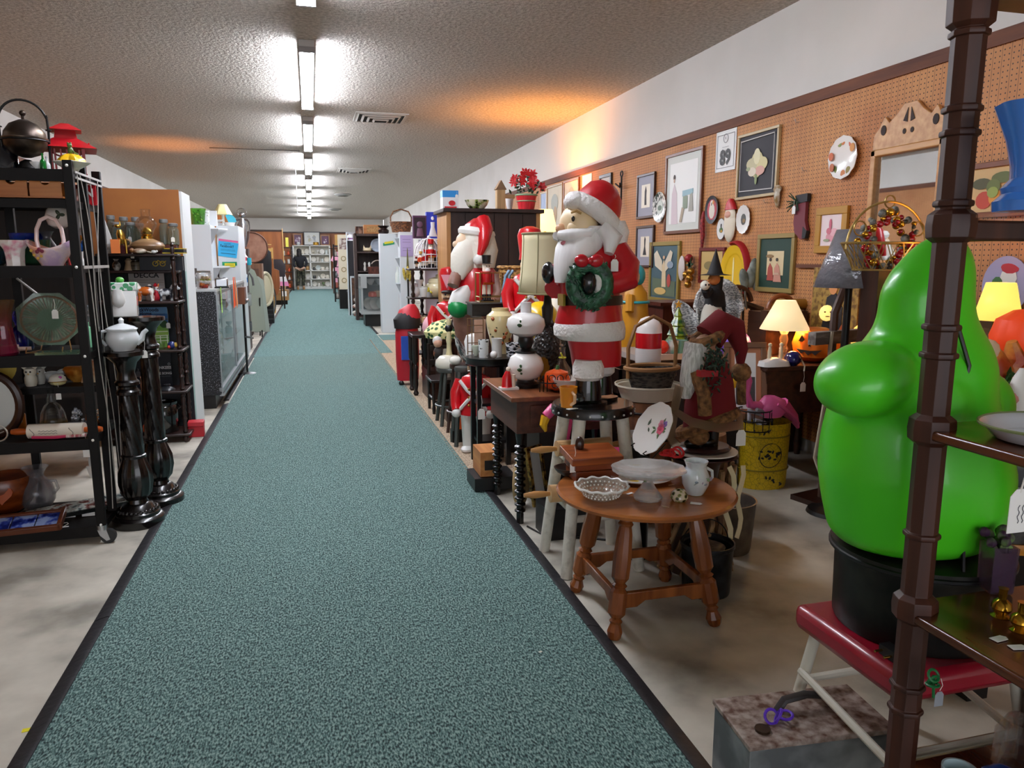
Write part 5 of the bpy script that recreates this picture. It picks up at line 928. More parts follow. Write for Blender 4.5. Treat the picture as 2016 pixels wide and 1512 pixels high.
for z in EZ2:MB(sp).b2((-.06,0,z-.02),(.62,.32,z)).build('shelf',r,bev=.005)
for x,y in((-.02,.02),(.12,.3),(.58,.02),(.58,.3)):
 for a,b in zip([0]+EZ2[:-1],[z-.02 for z in EZ2]):MB(sp).turn((x,y,a),(x,y,b),[(.016,0),(.026,.12),(.014,.2),(.022,.35),(.014,.5),(.024,.65),(.014,.8),(.024,.92),(.016,1)],8).build('spindle',r)
r=T('bird_cage','white wire bird cage dome behind the nutcrackers','bird cage',S(845,528,8.75,1.286));m=MB(K('e6e4e6',.4));
for i in range(16):a=2*PI*i/16;m.tube([(.17*cos(a)*q,.17*sin(a)*q,z)for q,z in((1,0),(1,.16),(.85,.25),(.5,.32),(.05,.35))],.004,4)
for z in(0.005,.08,.16):m.torus((0,0,z),.17,.005,24,5)
m.sph((0,0,.36),.018,8);m.build('cage',r)
def nutcracker(p,H,c,lab,rz=0.,hat='b3161d'):
 r=T('nutcracker',lab,'nutcracker',p,rz);s=H;m=MB(K('f0e2cf',.4));m.cyl((0,0,.64*s),(0,0,.8*s),.085*s);m.build('head',r);m=MB(K(c,.35));m.cyl((0,0,.36*s),(0,0,.64*s),.11*s,.12*s)
 for q in(-1,1):m.cyl((q*.15*s,0,.38*s),(q*.14*s,0,.62*s),.04*s,n=8)
 m.build('coat',r);m=MB(K('e7dcc6',.4));[m.cyl((q*.055*s,0,.08*s),(q*.055*s,0,.36*s),.045*s,n=8)for q in(-1,1)];m.build('trousers',r)
 m=MB(BLACK);m.b2((-.12*s,-.1*s,0),(.12*s,.1*s,.04*s));[m.cyl((q*.055*s,0,.04*s),(q*.055*s,0,.16*s),.05*s,n=8)for q in(-1,1)];m.build('boots',r)
 m=MB(K(hat,.35));m.cyl((0,0,.8*s),(0,0,.98*s),.085*s,.1*s);m.lathe([(.001,0),(.12*s,.005),(.001,.015)],(0,-.03*s,.79*s),n=14,m=BLACK);m.build('hat',r)
 m=MB(K('efece6',.7));m.sph((0,-.075*s,.66*s),(.06*s,.03*s,.06*s),8);[m.sph((q*.03*s,-.082*s,.75*s),.012*s,6,BLACK)for q in(-1,1)];m.build('beard',r);m=MB(GOLD);m.b2((-.115*s,-.118*s,.37*s),(.115*s,-.1*s,.41*s));m.build('belt',r);return r
ZE4=1.286
for i,(px,y,H,c,hat,lab)in enumerate(((849,8.62,.34,'c01c22','c01c22','largest red nutcracker in front of the bird cage'),(829,8.64,.2,'c8441f','c8a04a','small orange coated nutcracker at the left of the cage'),(838,8.63,.22,'b3161d','b3161d','red capped white nutcracker left of the largest one'),(871,8.62,.22,'b3161d','17171a','black hatted red nutcracker right of the largest one'),(859,8.66,.2,'2a2a2e','c8a04a','dark coated nutcracker between the red ones'),(820,8.66,.14,'26201e','8a2a22','tiny dark nutcracker at the left end of the shelf'),(879,8.7,.15,'5a2a22','3a2a26','tiny brown nutcracker at the right end of the shelf'))):nutcracker(S(px,528,y,ZE4),H,c,lab,0,hat)
r=T('cookie_jar','cream lidded cookie jar with yellow flowers on the spindle etagere','jar',S(862,578,8.68,.961));cr=K('e8ddb4',.2,coat=.4);MB(cr).lathe([(.09,0),(.12,.03),(.15,.09),(.14,.14),(.11,.165)],n=28).build('body',r);MB(cr).lathe([(.115,.165),(.11,.18),(.1,.21),(.05,.225),(.02,.23),(.025,.25),(.005,.26)],n=28).build('lid',r);m=MB(K('c9bf3a',.4));rn=random.Random(2)
for i in range(9):m.sph((-.09+rn.uniform(-.04,.05),-.105+rn.uniform(0,.02),.08+rn.uniform(-.02,.03)),(.02,.008,.018),8)
m.build('painted_flowers',r)
for i,(px,z,k,c,H)in enumerate(((818,.961,'vase','cfd0d2',.16),(826,.961,'trumpet','dadada',.2),(834,.961,'jar','c6c9c4',.14),(822,.661,'bowl','d3cfc6',.1),(836,.661,'jar','d8b98a',.1),(848,.661,'bowl','c9c4ba',.1),(858,.661,'vase','8d9296',.16),(842,.961,'bell','8a8d8e',.12))):ware('etagere_china','pale china or glass piece on the %s shelf of the spindle etagere, %s'%('upper' if z>.9 else 'lower',['far left','second','third','far left','second','middle','right','by the jar'][i]),'china',S(px,560,8.62,z),k,.055,H,K(c,.25),n=14)
m=MB(BLACK);m.sph((0,0,.06),(.06,.05,.05));m.sph((0,-.045,.05),(.03,.02,.025),m=K('c22a3a',.4));m.sph((-.04,0,.1),.03);m.thing('black_plush','small black and white animal figure with red mouth on the etagere','figurine',S(838,612,8.62,.661))
r=T('golf_bag','red golf bag with black hood and blue towel on the floor by the bookcases','golf bag',S(802,690,8.3,0));rc=K('b81829',.5)
MB(rc).loft([(0,0,.06,.12,.1),(0,0,.3,.13,.11),(0,0,.58,.13,.11),(.0,0,.66,.12,.1)],16).build('bag',r);m=MB(K('151416',.6));m.loft([(0,-.02,.64,.14,.1),(.0,-.02,.74,.15,.1),(.02,0,.82,.1,.08)],16);m.build('hood',r);MB(rc).loft([(.02,.0,.75,.14,.11),(.03,.01,.84,.11,.09),(.06,.02,.9,.04,.05)],14).build('hood_top',r)
MB(K('2a56b8',.8)).b2((-.08,-.13,.3),(.02,-.105,.56)).build('towel',r);m=MB(BLACK);[m.sph((x,-.05,.03),(.03,.04,.03))for x in(-.08,.08)];m.build('wheels',r);tag_on(r,(.03,-.14,.42),.04,2)
m=MB(IRON);m.tube([(0,0,0),(.05,0,.2),(.16,0,.5),(.19,0,.62)],.016,7);m.thing('black_cane','black stick leaning across the lower etagere','stick',S(831,660,8.35,.3))
r=T('corn_bundle','dried yellow corn ears hanging on the bookcase side','corn',(1.72,13.86,1.12));m=MB(N('8a7a2a','c9b24a',30,.6));[m.sph((x,0,z),(.03,.03,.12),10,ry=x*3)for x,z in((-.06,0),(0,.03),(.05,-.02))];m.build('ears',r);m=MB(K('6d6a40',.7));m.prism([(-.02,.1),(.03,.1),(.01,.45),(0,.48)],.01);m.build('husk',r);MB(IRON).b2((-.01,-.01,-1.12),(.02,.01,-.1)).build('pole',r)
r=T('side_table','dark turned leg side table at the foot of the etagere','table',(1.0,7.7,0));MB(sp).b2((-.03,-.15,.6),(.2,.25,.635)).build('top',r,bev=.006)
for x,y in((0,-.12),(.16,-.12),(0,.2),(.16,.2)):MB(sp).turn((x,y,0),(x,y,.6),[(.016,0),(.03,.05),(.016,.1),(.026,.2),(.02,.45),(.028,.5),(.016,.55),(.03,.6),(.03,1)],10).build('leg',r)
r=T('doll_chair','small dark child chair in front of the dark chest','chair',(1.05,6.75,0))
for x,y,h in((-.02,-.15,.30),(.19,-.17,.30),(-.02,.12,.62),(.19,.12,.62)):MB(sp).turn((x,y,0),(x,y,h),[(.013,0),(.016,.2),(.012,.3),(.018,.5),(.013,.7),(.016,1)],8).build('leg',r)
MB(sp).b2((-.05,-.2,.3),(.22,.14,.325)).build('seat',r,bev=.005);m=MB(sp);[m.b2((-.02,.11,z),(.19,.13,z+.05))for z in(.42,.55)];m.build('back_rail',r);m=MB(sp);m.tube([(-.02,-.15,.12),(.19,-.17,.12)],.01,6);m.tube([(-.02,-.15,.14),(-.02,.12,.14)],.01,6);m.build('stretcher',r)
r=T('dark_chest','dark brown wooden chest on legs under the patterned cushion','chest',(1.16,6.95,0));MB(DKWOOD).b2((0,0,.22),(.42,.4,.62)).build('body',r,bev=.006);MB(DKWOOD).b2((-.02,-.02,.62),(.44,.42,.65)).build('lid',r)
for x,y in((.02,.02),(.4,.02),(.02,.38),(.4,.38)):MB(DKWOOD).turn((x,y,0),(x,y,.22),[(.02,0),(.024,.5),(.016,1)],8).build('leg',r)
r=T('crochet_cushion','green and yellow crochet cushion with round black speaker on the dark chest','cushion',(1.2,7.0,.651));m=MB(N('2f5a34','d7d98a',26,.8,0,.42,.55,c3='efe9a8',tex='voronoi'));m.loft([(0.05,.1,0,.21,.17),(.05,.1,.06,.23,.18),(.06,.1,.14,.16,.12),(.06,.1,.17,.06,.05)],20);m.build('pillow',r);MB(K('2f8ec4',.6)).loft([(.23,.1,.02,.08,.1),(.25,.1,.1,.07,.09),(.25,.1,.17,.03,.04)],12).build('blue_wool',r)
m=MB(BLACK);m.cyl((.12,-.1,.15),(.12,-.06,.15),.065,n=24);m.torus((.12,-.105,.15),.05,.006,22,6,K('d5d5d5',.3,.5),rx=PI/2);m.sph((.12,-.1,.15),.02,8,K('9a9a9a',.3));m.build('speaker',r)
m=MB(N('2b2422','b9602a',9,.6,0,.5,.6));m.sph((0,0,.1),(.05,.05,.06));m.sph((-.01,-.02,.19),.04,m=K('d9a68a',.5));m.sph((-.01,-.0,.21),.045,m=K('e8e4de',.6));m.thing('rag_doll','small doll with pale cap sitting on the child chair','doll',(1.1,6.72,.45));MB(K('9a9384',.8)).loft([(0,0,0,.05,.04),(0,0,.2,.04,.035),(0,0,.26,.02,.02)],10).thing('grey_doll','pale grey dressed doll standing on the child chair seat','doll',(1.16,6.7,.327))
r=T('croquet_box','low red toy wagon on the etagere shelf above the chest','wagon',(1.42,8.72,.661));MB(K('8e1c22',.4)).b2((-.1,-.08,.04),(.22,.1,.12)).build('body',r,bev=.006);m=MB(BLACK);[m.cyl((x,-.09,.03),(x,-.11,.03),.03,n=14)for x in(-.04,.16)];m.build('wheels',r)
redp=K('c4121d',.28,coat=.2,sub=.0);whp=K('eceae4',.35)
def soldier(p,H,rz,lab,hatm,pink=False):
 r=T('toy_soldier',lab,'toy soldier figure',p,rz);s=H
 m=MB(whp);[m.loft([(q*.07*s,0,.03*s,.05*s,.055*s),(q*.07*s,0,.22*s,.06*s,.065*s),(q*.065*s,0,.4*s,.075*s,.085*s)],14)for q in(-1,1)];m.build('trousers',r)
 m=MB(K('e9e7e2',.35));[m.sph((q*.07*s,-.03*s,.03*s),(.06*s,.09*s,.035*s))for q in(-1,1)];m.build('boots',r)
 m=MB(redp);m.loft([(0,0,.34*s,.155*s,.12*s),(0,0,.4*s,.15*s,.115*s),(0,0,.5*s,.135*s,.1*s),(0,0,.6*s,.15*s,.11*s),(0,0,.66*s,.12*s,.09*s),(0,0,.69*s,.06*s,.06*s)],22);m.build('coat',r)
 for q in(-1,1):MB(redp).tube([(q*.135*s,0,.63*s),(q*.175*s,-.01*s,.52*s),(q*.165*s,-.06*s,.42*s),(q*.15*s,-.09*s,.38*s)],[.05*s,.052*s,.045*s,.04*s],10).build('arm',r);m=MB(whp);m.sph((q*.15*s,-.1*s,.36*s),.04*s);m.build('glove',r)
 m=MB(whp)
 for q in(-1,1):m.tube([(q*.12*s,-.085*s,.64*s),(q*.05*s,-.108*s,.56*s),(-q*.05*s,-.105*s,.47*s),(-q*.12*s,-.09*s,.39*s)],.016*s,6)
 m.build('cross_straps',r);m=MB(GOLD);[m.sph((x*s,-.112*s,z*s),.012*s,8)for x in(-.035,.035)for z in(.43,.5,.57)];m.build('buttons',r)
 m=MB(K('e8c7a0',.35));m.sph((0,0,.74*s),(.075*s,.075*s,.075*s));m.sph((0,-.08*s,.735*s),.016*s,8);m.build('head',r)
 m=MB(K('4a2d1c',.4));[m.sph((q*.028*s,-.068*s,.76*s),(.01*s,.008*s,.012*s),6,K('1f2d55',.3))for q in(-1,1)];m.tube([(-.05*s,-.065*s,.715*s),(0,-.085*s,.722*s),(.05*s,-.065*s,.715*s)],.012*s,6);m.build('moustache',r)
 m=MB(hatm);m.loft([(0,0,.785*s,.085*s,.085*s),(0,0,.83*s,.08*s,.08*s),(0,0,.97*s,.098*s,.098*s),(0,0,1.02*s,.08*s,.08*s),(0,0,1.04*s,.03*s,.03*s)],20);m.build('hat',r)
 m=MB(BLACK);m.sph((0,-.07*s,.785*s),(.075*s,.05*s,.022*s));m.build('visor',r)
 if pink:m=MB(K('eba0ae',.35));m.prism([(-.06*s,.96*s),(.05*s,.96*s),(.0,.82*s)],.01,None,LM((-.01*s,-.094*s,0)));m.build('plume',r)
 return r
o=soldier(S(885,700,7.5,.3),.98,-.25,'large red coated toy soldier with tall red hat and black visor',redp,True);tag_on(o,(.12,-.1,.95),.1,2)
MB(DKWOOD).b2((-.25,-.2,0),(.3,.25,.298)).thing('low_plinth','low dark box under the large toy soldier','box',S(885,700,7.5,0))
soldier(S(938,895,5.22,0),.84,-.45,'red coated toy soldier with white busby standing beside the black table',whp)
m=MB(K('f0b9c0',.35));m.sph((0,0,.19),.15,20);m.thing('pink_ball','big pale pink ball beside the large toy soldier','ball',S(859,640,7.72,.50));MB(DKWOOD).b2((-.06,-.1,0),(.06,.1,.54)).thing('ball_stand','dark box stand under the pink ball','stand',S(859,640,7.72,0))
p=S(936,720,6.45,.12);r=T('santa_statue','tall santa figure turned away with red vest, white hair and brown legs','santa figure',p);brn=N('6b4638','8a6252',8,.5)
for q in(-1,1):m=MB(brn);m.loft([(q*.1,0,.02,.05,.09),(q*.1,0,.1,.045,.05),(q*.1,0,.35,.05,.055),(q*.09,0,.6,.085,.09),(q*.085,.0,.78,.12,.13),(q*.06,0,.86,.12,.12)],16);m.build('leg',r)
m=MB(redp);m.loft([(-.0,0,.8,.19,.15),(0,0,.9,.2,.17),(.0,0,1.02,.19,.16),(.02,0,1.15,.18,.15),(.02,0,1.24,.12,.1),(.02,0,1.3,.07,.07)],22);m.build('vest',r)
m=MB(whp);m.loft([(-.14,-.1,.8,.05,.06),(-.16,-.1,.9,.1,.08),(-.13,-.1,1.0,.09,.07),(-.08,-.1,1.06,.03,.03)],16);m.build('white_panel',r);m=MB(K('0f8a45',.35));m.sph((-.17,-.12,.86),(.095,.075,.085));m.build('green_sack',r)
m=MB(brn);m.tube([(-.15,-.06,1.18),(-.2,-.12,1.1),(-.22,-.14,1.05)],[.06,.055,.05],10);m.tube([(.17,-.05,1.15),(.2,-.1,.98),(.14,-.17,.9)],[.07,.065,.05],10);m.build('sleeve',r);m=MB(K('b98a72',.5));m.sph((.1,-.18,.89),(.06,.03,.05));[m.tube([(.07+.02*k,-.2,.9),(.06+.02*k,-.215,.95)],.012,6)for k in range(4)];m.build('hand',r)
m=MB(K('e9e3d4',.6,bump=.4,bs=40));m.sph((.02,0,1.42),(.15,.15,.15));m.loft([(.05,-.04,1.2,.12,.1),(.05,-.04,1.35,.15,.13),(.04,-.02,1.48,.13,.12)],18);m.loft([(-.16,-.1,1.1,.04,.04),(-.13,-.09,1.2,.1,.07),(-.1,-.06,1.32,.12,.09),(-.06,-.03,1.42,.1,.1),(0,0,1.5,.06,.06)],16);m.build('hair_and_beard',r);m=MB(K('e8c9a8',.5));m.sph((-.11,-.02,1.41),(.06,.08,.09));m.sph((-.17,-.03,1.4),.03);m.build('face',r)
m=MB(K('f2efe8',.6,bump=.4,bs=60));m.torus((.02,0,1.5),.125,.04,24,8,ry=.15);m.sph((.0,-.17,1.27),.05);m.build('hat_trim',r);m=MB(redp);m.loft([(.02,0,1.5,.13,.13),(.03,0,1.57,.11,.11),(.05,-.01,1.62,.06,.07),(.06,-.02,1.63,.02,.02)],18);m.tube([(.06,-.05,1.6),(.07,-.13,1.52),(.04,-.17,1.4),(.0,-.18,1.29)],[.07,.065,.045,.02],10);m.build('hat',r)
m=MB(DKWOOD);m.b2((-.3,-.2,0),(.35,.25,.12));m.thing('low_dais','low dark board under the santa seen from behind','board',(p.x,p.y,0))
def round_stool(p,h,R,m_,lab,n=4,legr=.016,ring=.35,splay=1.25,seat=None):
 r=T('bar_stool',lab,'stool',p);MB(seat or m_).lathe([(R*.95,h-.035),(R,h-.028),(R,h-.008),(R*.96,h),(.001,h)],n=28).build('seat',r)
 for k in range(n):a=2*PI*(k+.5)/n;MB(m_).cyl((R*.75*cos(a),R*.75*sin(a),h-.03),(R*splay*cos(a),R*splay*sin(a),0),legr,n=8).build('leg',r)
 m=MB(m_);q=R*(.75+(splay-.75)*(1-ring));m.torus((0,0,h*ring),q,.009,28,6);m.build('foot_ring',r);return r
grey=K('4d504c',.4,.4)
p=S(893,835,6.2,0);round_stool(p,.49,.14,grey,'grey metal stool carrying the cream lamp base');r=T('mushroom_lamp','cream mushroom shaped lamp base with tall turned neck on the grey stool','lamp',(p.x-.03,p.y,.491));cw=K('dccf9f',.35);MB(K('e3ddcc',.3)).lathe([(.11,0),(.12,.02),(.115,.06),(.08,.095),(.03,.105)],n=26).build('foot',r);MB(cw).lathe([(.03,.1),(.022,.14),(.02,.2),(.026,.23),(.019,.28),(.018,.36),(.022,.38),(.012,.41)],n=14).build('neck',r);m=MB(BLACK);m.sph((0,0,.33),(.035,.03,.035));m.build('black_knob',r)
p=S(897,870,5.75,0);round_stool((p.x+.05,p.y,0),.58,.09,W('2a1a14','4a3028','z',.4),'small dark brown stool beside the toy soldier',4,.014,.35,1.5)
p=S(907,880,5.45,0);round_stool((p.x+.03,p.y,0),.6,.07,grey,'tall narrow grey stool with tag beside the toy soldier',4,.017,.4,1.6);
m=MB(N('17171a','e9e9e6',16,.4,0,.48,.52,stretch=(1,1,1)));m.lathe([(.001,0),(.1,.02),(.16,.05)],n=22,X=RM(.2,1.0,0));m.thing('striped_bowl','black and white striped bowl behind the white busby','bowl',S(906,680,5.6,.66));m=MB(K('f1ece0',.5));m.sph((0,0,.03),(.05,.05,.035));m.thing('white_mask','small white mask with black eye on the stool behind the busby','mask',S(897,695,5.7,.585))
m=MB(K('ea5a14',.5));m.prism([(-.05,0),(.05,0),(.05,.32),(-.05,.32)],.02);m.thing('orange_board','bright orange card standing behind the white legged soldier','card',S(903,800,5.55,.1));MB(IRON).b2((-.06,-.05,0),(.06,.05,.098)).thing('small_block','small dark block under the orange card','block',S(903,800,5.55,0))
wy=7.9;r=T('wardrobe','big dark planked wooden wardrobe behind the santa figures','wardrobe',(1.40,wy,0));wd=N('1c0f0b','3c241b',7,.5,0,.3,.7,.05,(1,1,.12));ed=W('9a6a3a','b98a55','z',.5)
MB(wd).b2((0,.015,.1),(1.02,.6,1.88)).build('body',r)
for k in range(6):MB(wd).b2((.045+k*.157,-.005,.12),(.195+k*.157,.015,1.87)).build('plank',r)
for x in(.02,1.0):MB(ed).b2((x-.022,-.01,0),(x+.022,.6,1.88)).build('edge_post',r)
MB(wd).b2((-.04,-.04,1.88),(1.06,.62,1.92)).build('cornice',r,bev=.006)
WZ=1.921
r=T('tin_box','blue and white tin with a red shape on the wardrobe, left end','tin',S(884,412,8.1,WZ));MB(K('2a8fd8',.35)).b2((-.08,-.07,.12),(.09,.07,.19)).build('blue_band',r);MB(K('ececec',.35)).b2((-.08,-.07,0),(.09,.07,.12)).build('tin',r);m=MB(K('c8242c',.4));m.prism(circ(.028,14,1.3,.0,.06),.004,None,LM((.02,-.072,0)));m.b2((-.06,-.074,.01),(.07,-.07,.025));m.build('red_motif',r);tag_on(r,(.07,-.08,.18),.03,1.3)
ware('spotted_bowl','black, green and cream drip glazed bowl on the wardrobe','bowl',S(939,412,8.1,WZ),[(.5,0),(.6,.1),(.85,.5),(1,1)],.13,.1,N('15170f','8fa54a',16,.2,0,.4,.55,c3='e9e2c4'),flute=8,fd=.03)
r=T('bird_house','tall narrow wooden birdhouse post with pointed roof on the wardrobe','birdhouse',S(985,412,8.15,WZ));MB(W('a37f52','c4a274','z',.7)).b2((-.045,-.045,0),(.045,.045,.22)).build('body',r);m=MB(W('7a5c40','9a7a58','x',.7));m.prism([(-.06,.22),(.06,.22),(0,.32)],.1);m.build('roof',r);MB(W('a37f52','c4a274','x',.7)).b2((.045,-.02,.13),(.16,.02,.17)).build('perch_arm',r)
r=T('poinsettia','potted red poinsettia in a red stave basket on the wardrobe','potted plant',S(1036,413,8.0,WZ));MB(N('c41a24','e0303a',8,.4,stretch=(3,3,.2))).bowl([(.085,0),(.115,.16)],t=.006,n=20).build('basket',r);m=MB(K('8fae86',.5));m.torus((0,0,.155),.115,.01,24,6);m.torus((0,0,.09),.103,.006,24,6);m.build('hoops',r)
lf=MB(K('1f3a1c',.6));fw=MB(K('d3121c',.5));rn=random.Random(11)
for i in range(90):
 a,e=rn.uniform(0,6.28),rn.uniform(-.1,1.4);R=rn.uniform(.05,.16);c=Vector((R*cos(a)*cos(e)*1.25,R*sin(a)*cos(e),.2+.17*sin(e)*rn.uniform(.6,1.1)));X=LM(c,rn.uniform(-1,1),rn.uniform(-1,1),rn.uniform(0,6));lf.prism([(-.035,0),(0,.014),(.035,0),(0,-.014)],.002,None,X)
for i in range(15):
 a,e=rn.uniform(0,6.28),rn.uniform(.0,1.3);c=Vector((.17*cos(a)*cos(e)*1.1,-.13*abs(sin(a))*cos(e),.22+.18*sin(e)))
 for k in range(6):fw.prism([(0,0),(.03,.014),(.055,0),(.03,-.014)],.002,None,LM(c,.25*sin(k),k*PI/3,.3*cos(i)))
label(lf.build('leaves',r),kind='stuff');label(fw.build('flowers',r),kind='stuff')
for i in range(1):ware('green_saucer','white scrap of paper rosette behind the birdhouse','rosette',S(1003,400,8.4,WZ),'bowl',.05,.18,K('e9e6e4',.6),n=12)
def lit_lamp(p,lab,R=.14,H=.3,base=.3,c='ffb35a',e=3.,watts=12.,shade_c='f2c97e',px=None):
 r=T('table_lamp',lab,'lamp',p);MB(BRASS).lathe([(.07,0),(.07,.02),(.02,.04),(.03,base*.5),(.012,base)],n=16).build('base',r);m=MB(E(shade_c,e));m.lathe([(R,base-.04),(R*.6,base-.04+H)],n=24,closed=True);m.build('lamp_shade',r,solid=.002)
 l=bpy.data.lights.new('bulb','POINT');l.energy=watts;l.color=hexc(c)[:3];l.shadow_soft_size=.04;o=bpy.data.objects.new('bulb',l);COL.objects.link(o);o.parent=r;o.location=(0,0,base+H*.55);return r
# ================================================================ right side, middle to near: tables of ware and the big santa
def legs(r,pts,top,prof,m_,n=10,name='leg'):
 for(x,y),(u,v)in pts:MB(m_).turn((x,y,0),(u,v,top),prof,n).build(name,r)
bl=K('111011',.3)
r=T('black_round_table','tall black round topped table of glass mugs beside the toy soldier','table',(1.155,4.9,0));MB(bl).lathe([(.15,.69),(.165,.7),(.165,.735),(.17,.745),(.001,.745)],n=32).build('top',r)
for x in(-.1,.1):
 for y in(-.1,.1):MB(bl).b2((x-.016,y-.016,0),(x+.016,y+.016,.7)).build('leg',r)
for z in(.16,.42):MB(bl).b2((-.1,-.1,z),(.1,.1,z+.02)).build('lower_shelf',r)
tag_on(r,(-.09,-.12,.5),.09,2)
TZ=.746
ware('glass_mug','clear mug with black leaf print, left on the black round table','mug',S(952,690,4.84,TZ),'tumbler',.036,.12,N('e9ecec','3c4240',30,.15,0,.6,.64));ware('glass_mug','pale green cup at the left edge of the black round table','mug',S(937,690,4.95,TZ),'bowl',.03,.07,K('c9d0bd',.3))
ware('cream_jug','pale silver white jug in the middle of the black round table','jug',S(978,690,4.86,TZ),[(1,0),(1,.1),(.95,.8),(1.1,1)],.036,.125,K('d9d7d3',.25));ware('salt_shaker','small white round shaker in front of the jug','shaker',S(972,690,4.78,TZ),'ball',.024,.05,K('eceae6',.25),solid=True)
ware('zebra_bowl','glass bowl with black zebra brush strokes on the black round table','bowl',S(1010,690,4.86,TZ),'tumbler',.052,.09,N('dfe1e6','14141a',26,.12,0,.5,.54,stretch=(1,1,2.5)))
r=T('wire_rack','gold wire rack with tile panel behind the mugs','rack',S(935,690,5.02,TZ));m=MB(K('8a6a4a',.35,.7))
for x in(-.05,-.02,.06):m.tube([(x,0,0),(x,0,.25)],.004,5)
for z in(.02,.08,.15,.2,.25):m.tube([(-.05,0,z),(.06,0,z)],.003,5)
m.build('wire_frame',r);MB(N('c99c84','d8b6a0',8,.5)).b2((-.0,.012,.0),(.08,.02,.24)).build('tile_panel',r)
r=T('floral_jar','large cream ginger jar with rust flowers and dark leaves behind the black table','jar',S(985,690,5.05,TZ));MB(K('dccb9a',.15,coat=.5)).lathe([(.06,0),(.06,.02),(.065,.06),(.092,.17),(.1,.23),(.095,.265),(.07,.285),(.06,.295),(.06,.315),(.05,.315),(.05,.28)],n=30).build('body',r)
m=MB(K('9a4a1c',.4));g=K('3a3a1c',.4);rn=random.Random(4)
for k in range(26):
 a=-PI/2+rn.uniform(-1.4,1.4);z=.06+.2*rn.random();R=.066+.155*(z-.06)if z<.23 else.095;m.sph((R*cos(a),R*sin(a),z),(.015,.015,.013)if k%2 else(.012,.012,.007),7,None if k%2 else g,ry=k)
m.build('painted_flowers',r)
r=T('brown_chest','dark brown chest carrying boxes and the wire lantern, behind the black table','chest',(1.25,5.5,0));MB(W('2c1712','4a2a20','z',.4)).b2((0,0,0),(.72,.5,.945)).build('body',r);MB(W('3a2018','5a3428','x',.35)).b2((-.02,-.02,.945),(.74,.52,.97)).build('top',r);tag_on(r,(.42,-.03,.95),.08,1.6)
CZ=.971
r=T('black_box','black drawer box under the wire lantern','box',S(957,610,5.62,CZ));MB(BLACK).b2((-.13,-.1,0),(.14,.1,.09)).build('body',r,bev=.004);MB(K('4a4a44',.4)).b2((-.14,-.11,.09),(.15,.11,.1)).build('lid',r)
r=T('wire_lantern','gold wire lantern frame holding a large nutcracker','lantern',S(966,600,5.62,CZ+.101));m=MB(K('a88a52',.3,.8))
for x in(-.1,.11):
 for y in(-.08,.08):m.tube([(x,y,0),(x,y,.22)],.006,6)
for z in(0.004,.04,.22):m.tube([(-.1,-.08,z),(.11,-.08,z),(.11,.08,z),(-.1,.08,z)],.004,5,closed=True)
m.build('frame',r);nutcracker(S(958,600,5.62,CZ+.102),.36,'b3161d','large black hatted nutcracker standing in the gold wire lantern',.2,'131316')
m=MB(K('6f93ad',.4));[m.tube([(x,0,0),(x+.05,0,.3),(x+.08,0,.34)],.012,6)for x in(0,.03)];m.thing('blue_tongs','pale blue long handled tongs leaning beside the lantern','tongs',S(983,600,5.54,CZ+.001))
for i,(h,c)in enumerate(((.0,'b79f94'),(.035,'9c8680'))):MB(K(c,.6)).box((0,0,h+.0175),(.3-.02*i,.22,.034)).thing('old_book','thick old book lying under the wicker basket, %s'%('lower' if i==0 else 'upper'),'book',S(1018,600,5.72,CZ))
ware('black_pot','black enamel pot under the wicker basket','pot',S(1014,590,5.75,CZ+.071),'crock',.12,.1,K('131314',.3));basket(S(1020,570,5.75,CZ+.172),.16,.19,'square tan wicker basket on top of the black pot',wicker('6b4218','d3a25a',34),0,.85)
dw=W('3a1d12','5c3220','y',.55);r=T('writing_desk','dark brown desk with ringed bobbin legs carrying the glass globe lamp','desk',(1.0,3.65,0))
MB(W('5e3219','8a5230','y',.35)).b2((-.04,-.04,.675),(.52,.62,.70)).build('top',r,bev=.004);MB(dw).b2((0,0,.5),(.48,.58,.675)).build('drawer_case',r);MB(dw).b2((.07,-.012,.53),(.42,0,.65)).build('drawer',r,bev=.006)
lp=[(.02,0),(.02,.1)]+[q for k in range(11)for q in((.019,.12+.07*k),(.03,.135+.07*k),(.03,.15+.07*k),(.019,.165+.07*k))]+[(.02,.9),(.028,1)]
for x,y in((.03,.04),(.03,.55),(.45,.04),(.45,.55)):MB(K('140c0a',.25,coat=.3)).turn((x,y,0),(x,y,.5),lp,14).build('leg',r)
DZ=.701
r=T('globe_lamp','white milk glass double globe lamp with leaf sprays on the desk','lamp',S(1035,765,3.92,DZ));mg=K('efece8',.12,coat=.5)
MB(bl).lathe([(.075,0),(.078,.02),(.05,.03),(.045,.045)],n=26).build('base',r);MB(mg).lathe([(.045,.04),(.08,.06),(.1,.1),(.1,.125),(.085,.165),(.05,.19)],n=30).build('lower_globe',r)
MB(bl).lathe([(.055,.188),(.06,.2),(.03,.215),(.045,.25),(.04,.275),(.048,.285)],n=22).build('collar',r);MB(mg).lathe([(.045,.28),(.09,.3),(.107,.34),(.1,.375),(.07,.4),(.03,.41)],n=30).build('upper_globe',r);MB(K('e4e4e4',.2)).cyl((0,0,.4),(0,0,.465),.03,n=18).build('chimney',r)
m=MB(K('274a24',.4))
for zc in(.11,.35):
 for x,z in((-.05,.015),(-.058,-.005),(-.045,-.02),(-.065,.0)):m.sph((x,-.083+(x+.05),zc+z),(.012,.006,.008),8,ry=z*60)
m.build('painted_leaves',r)
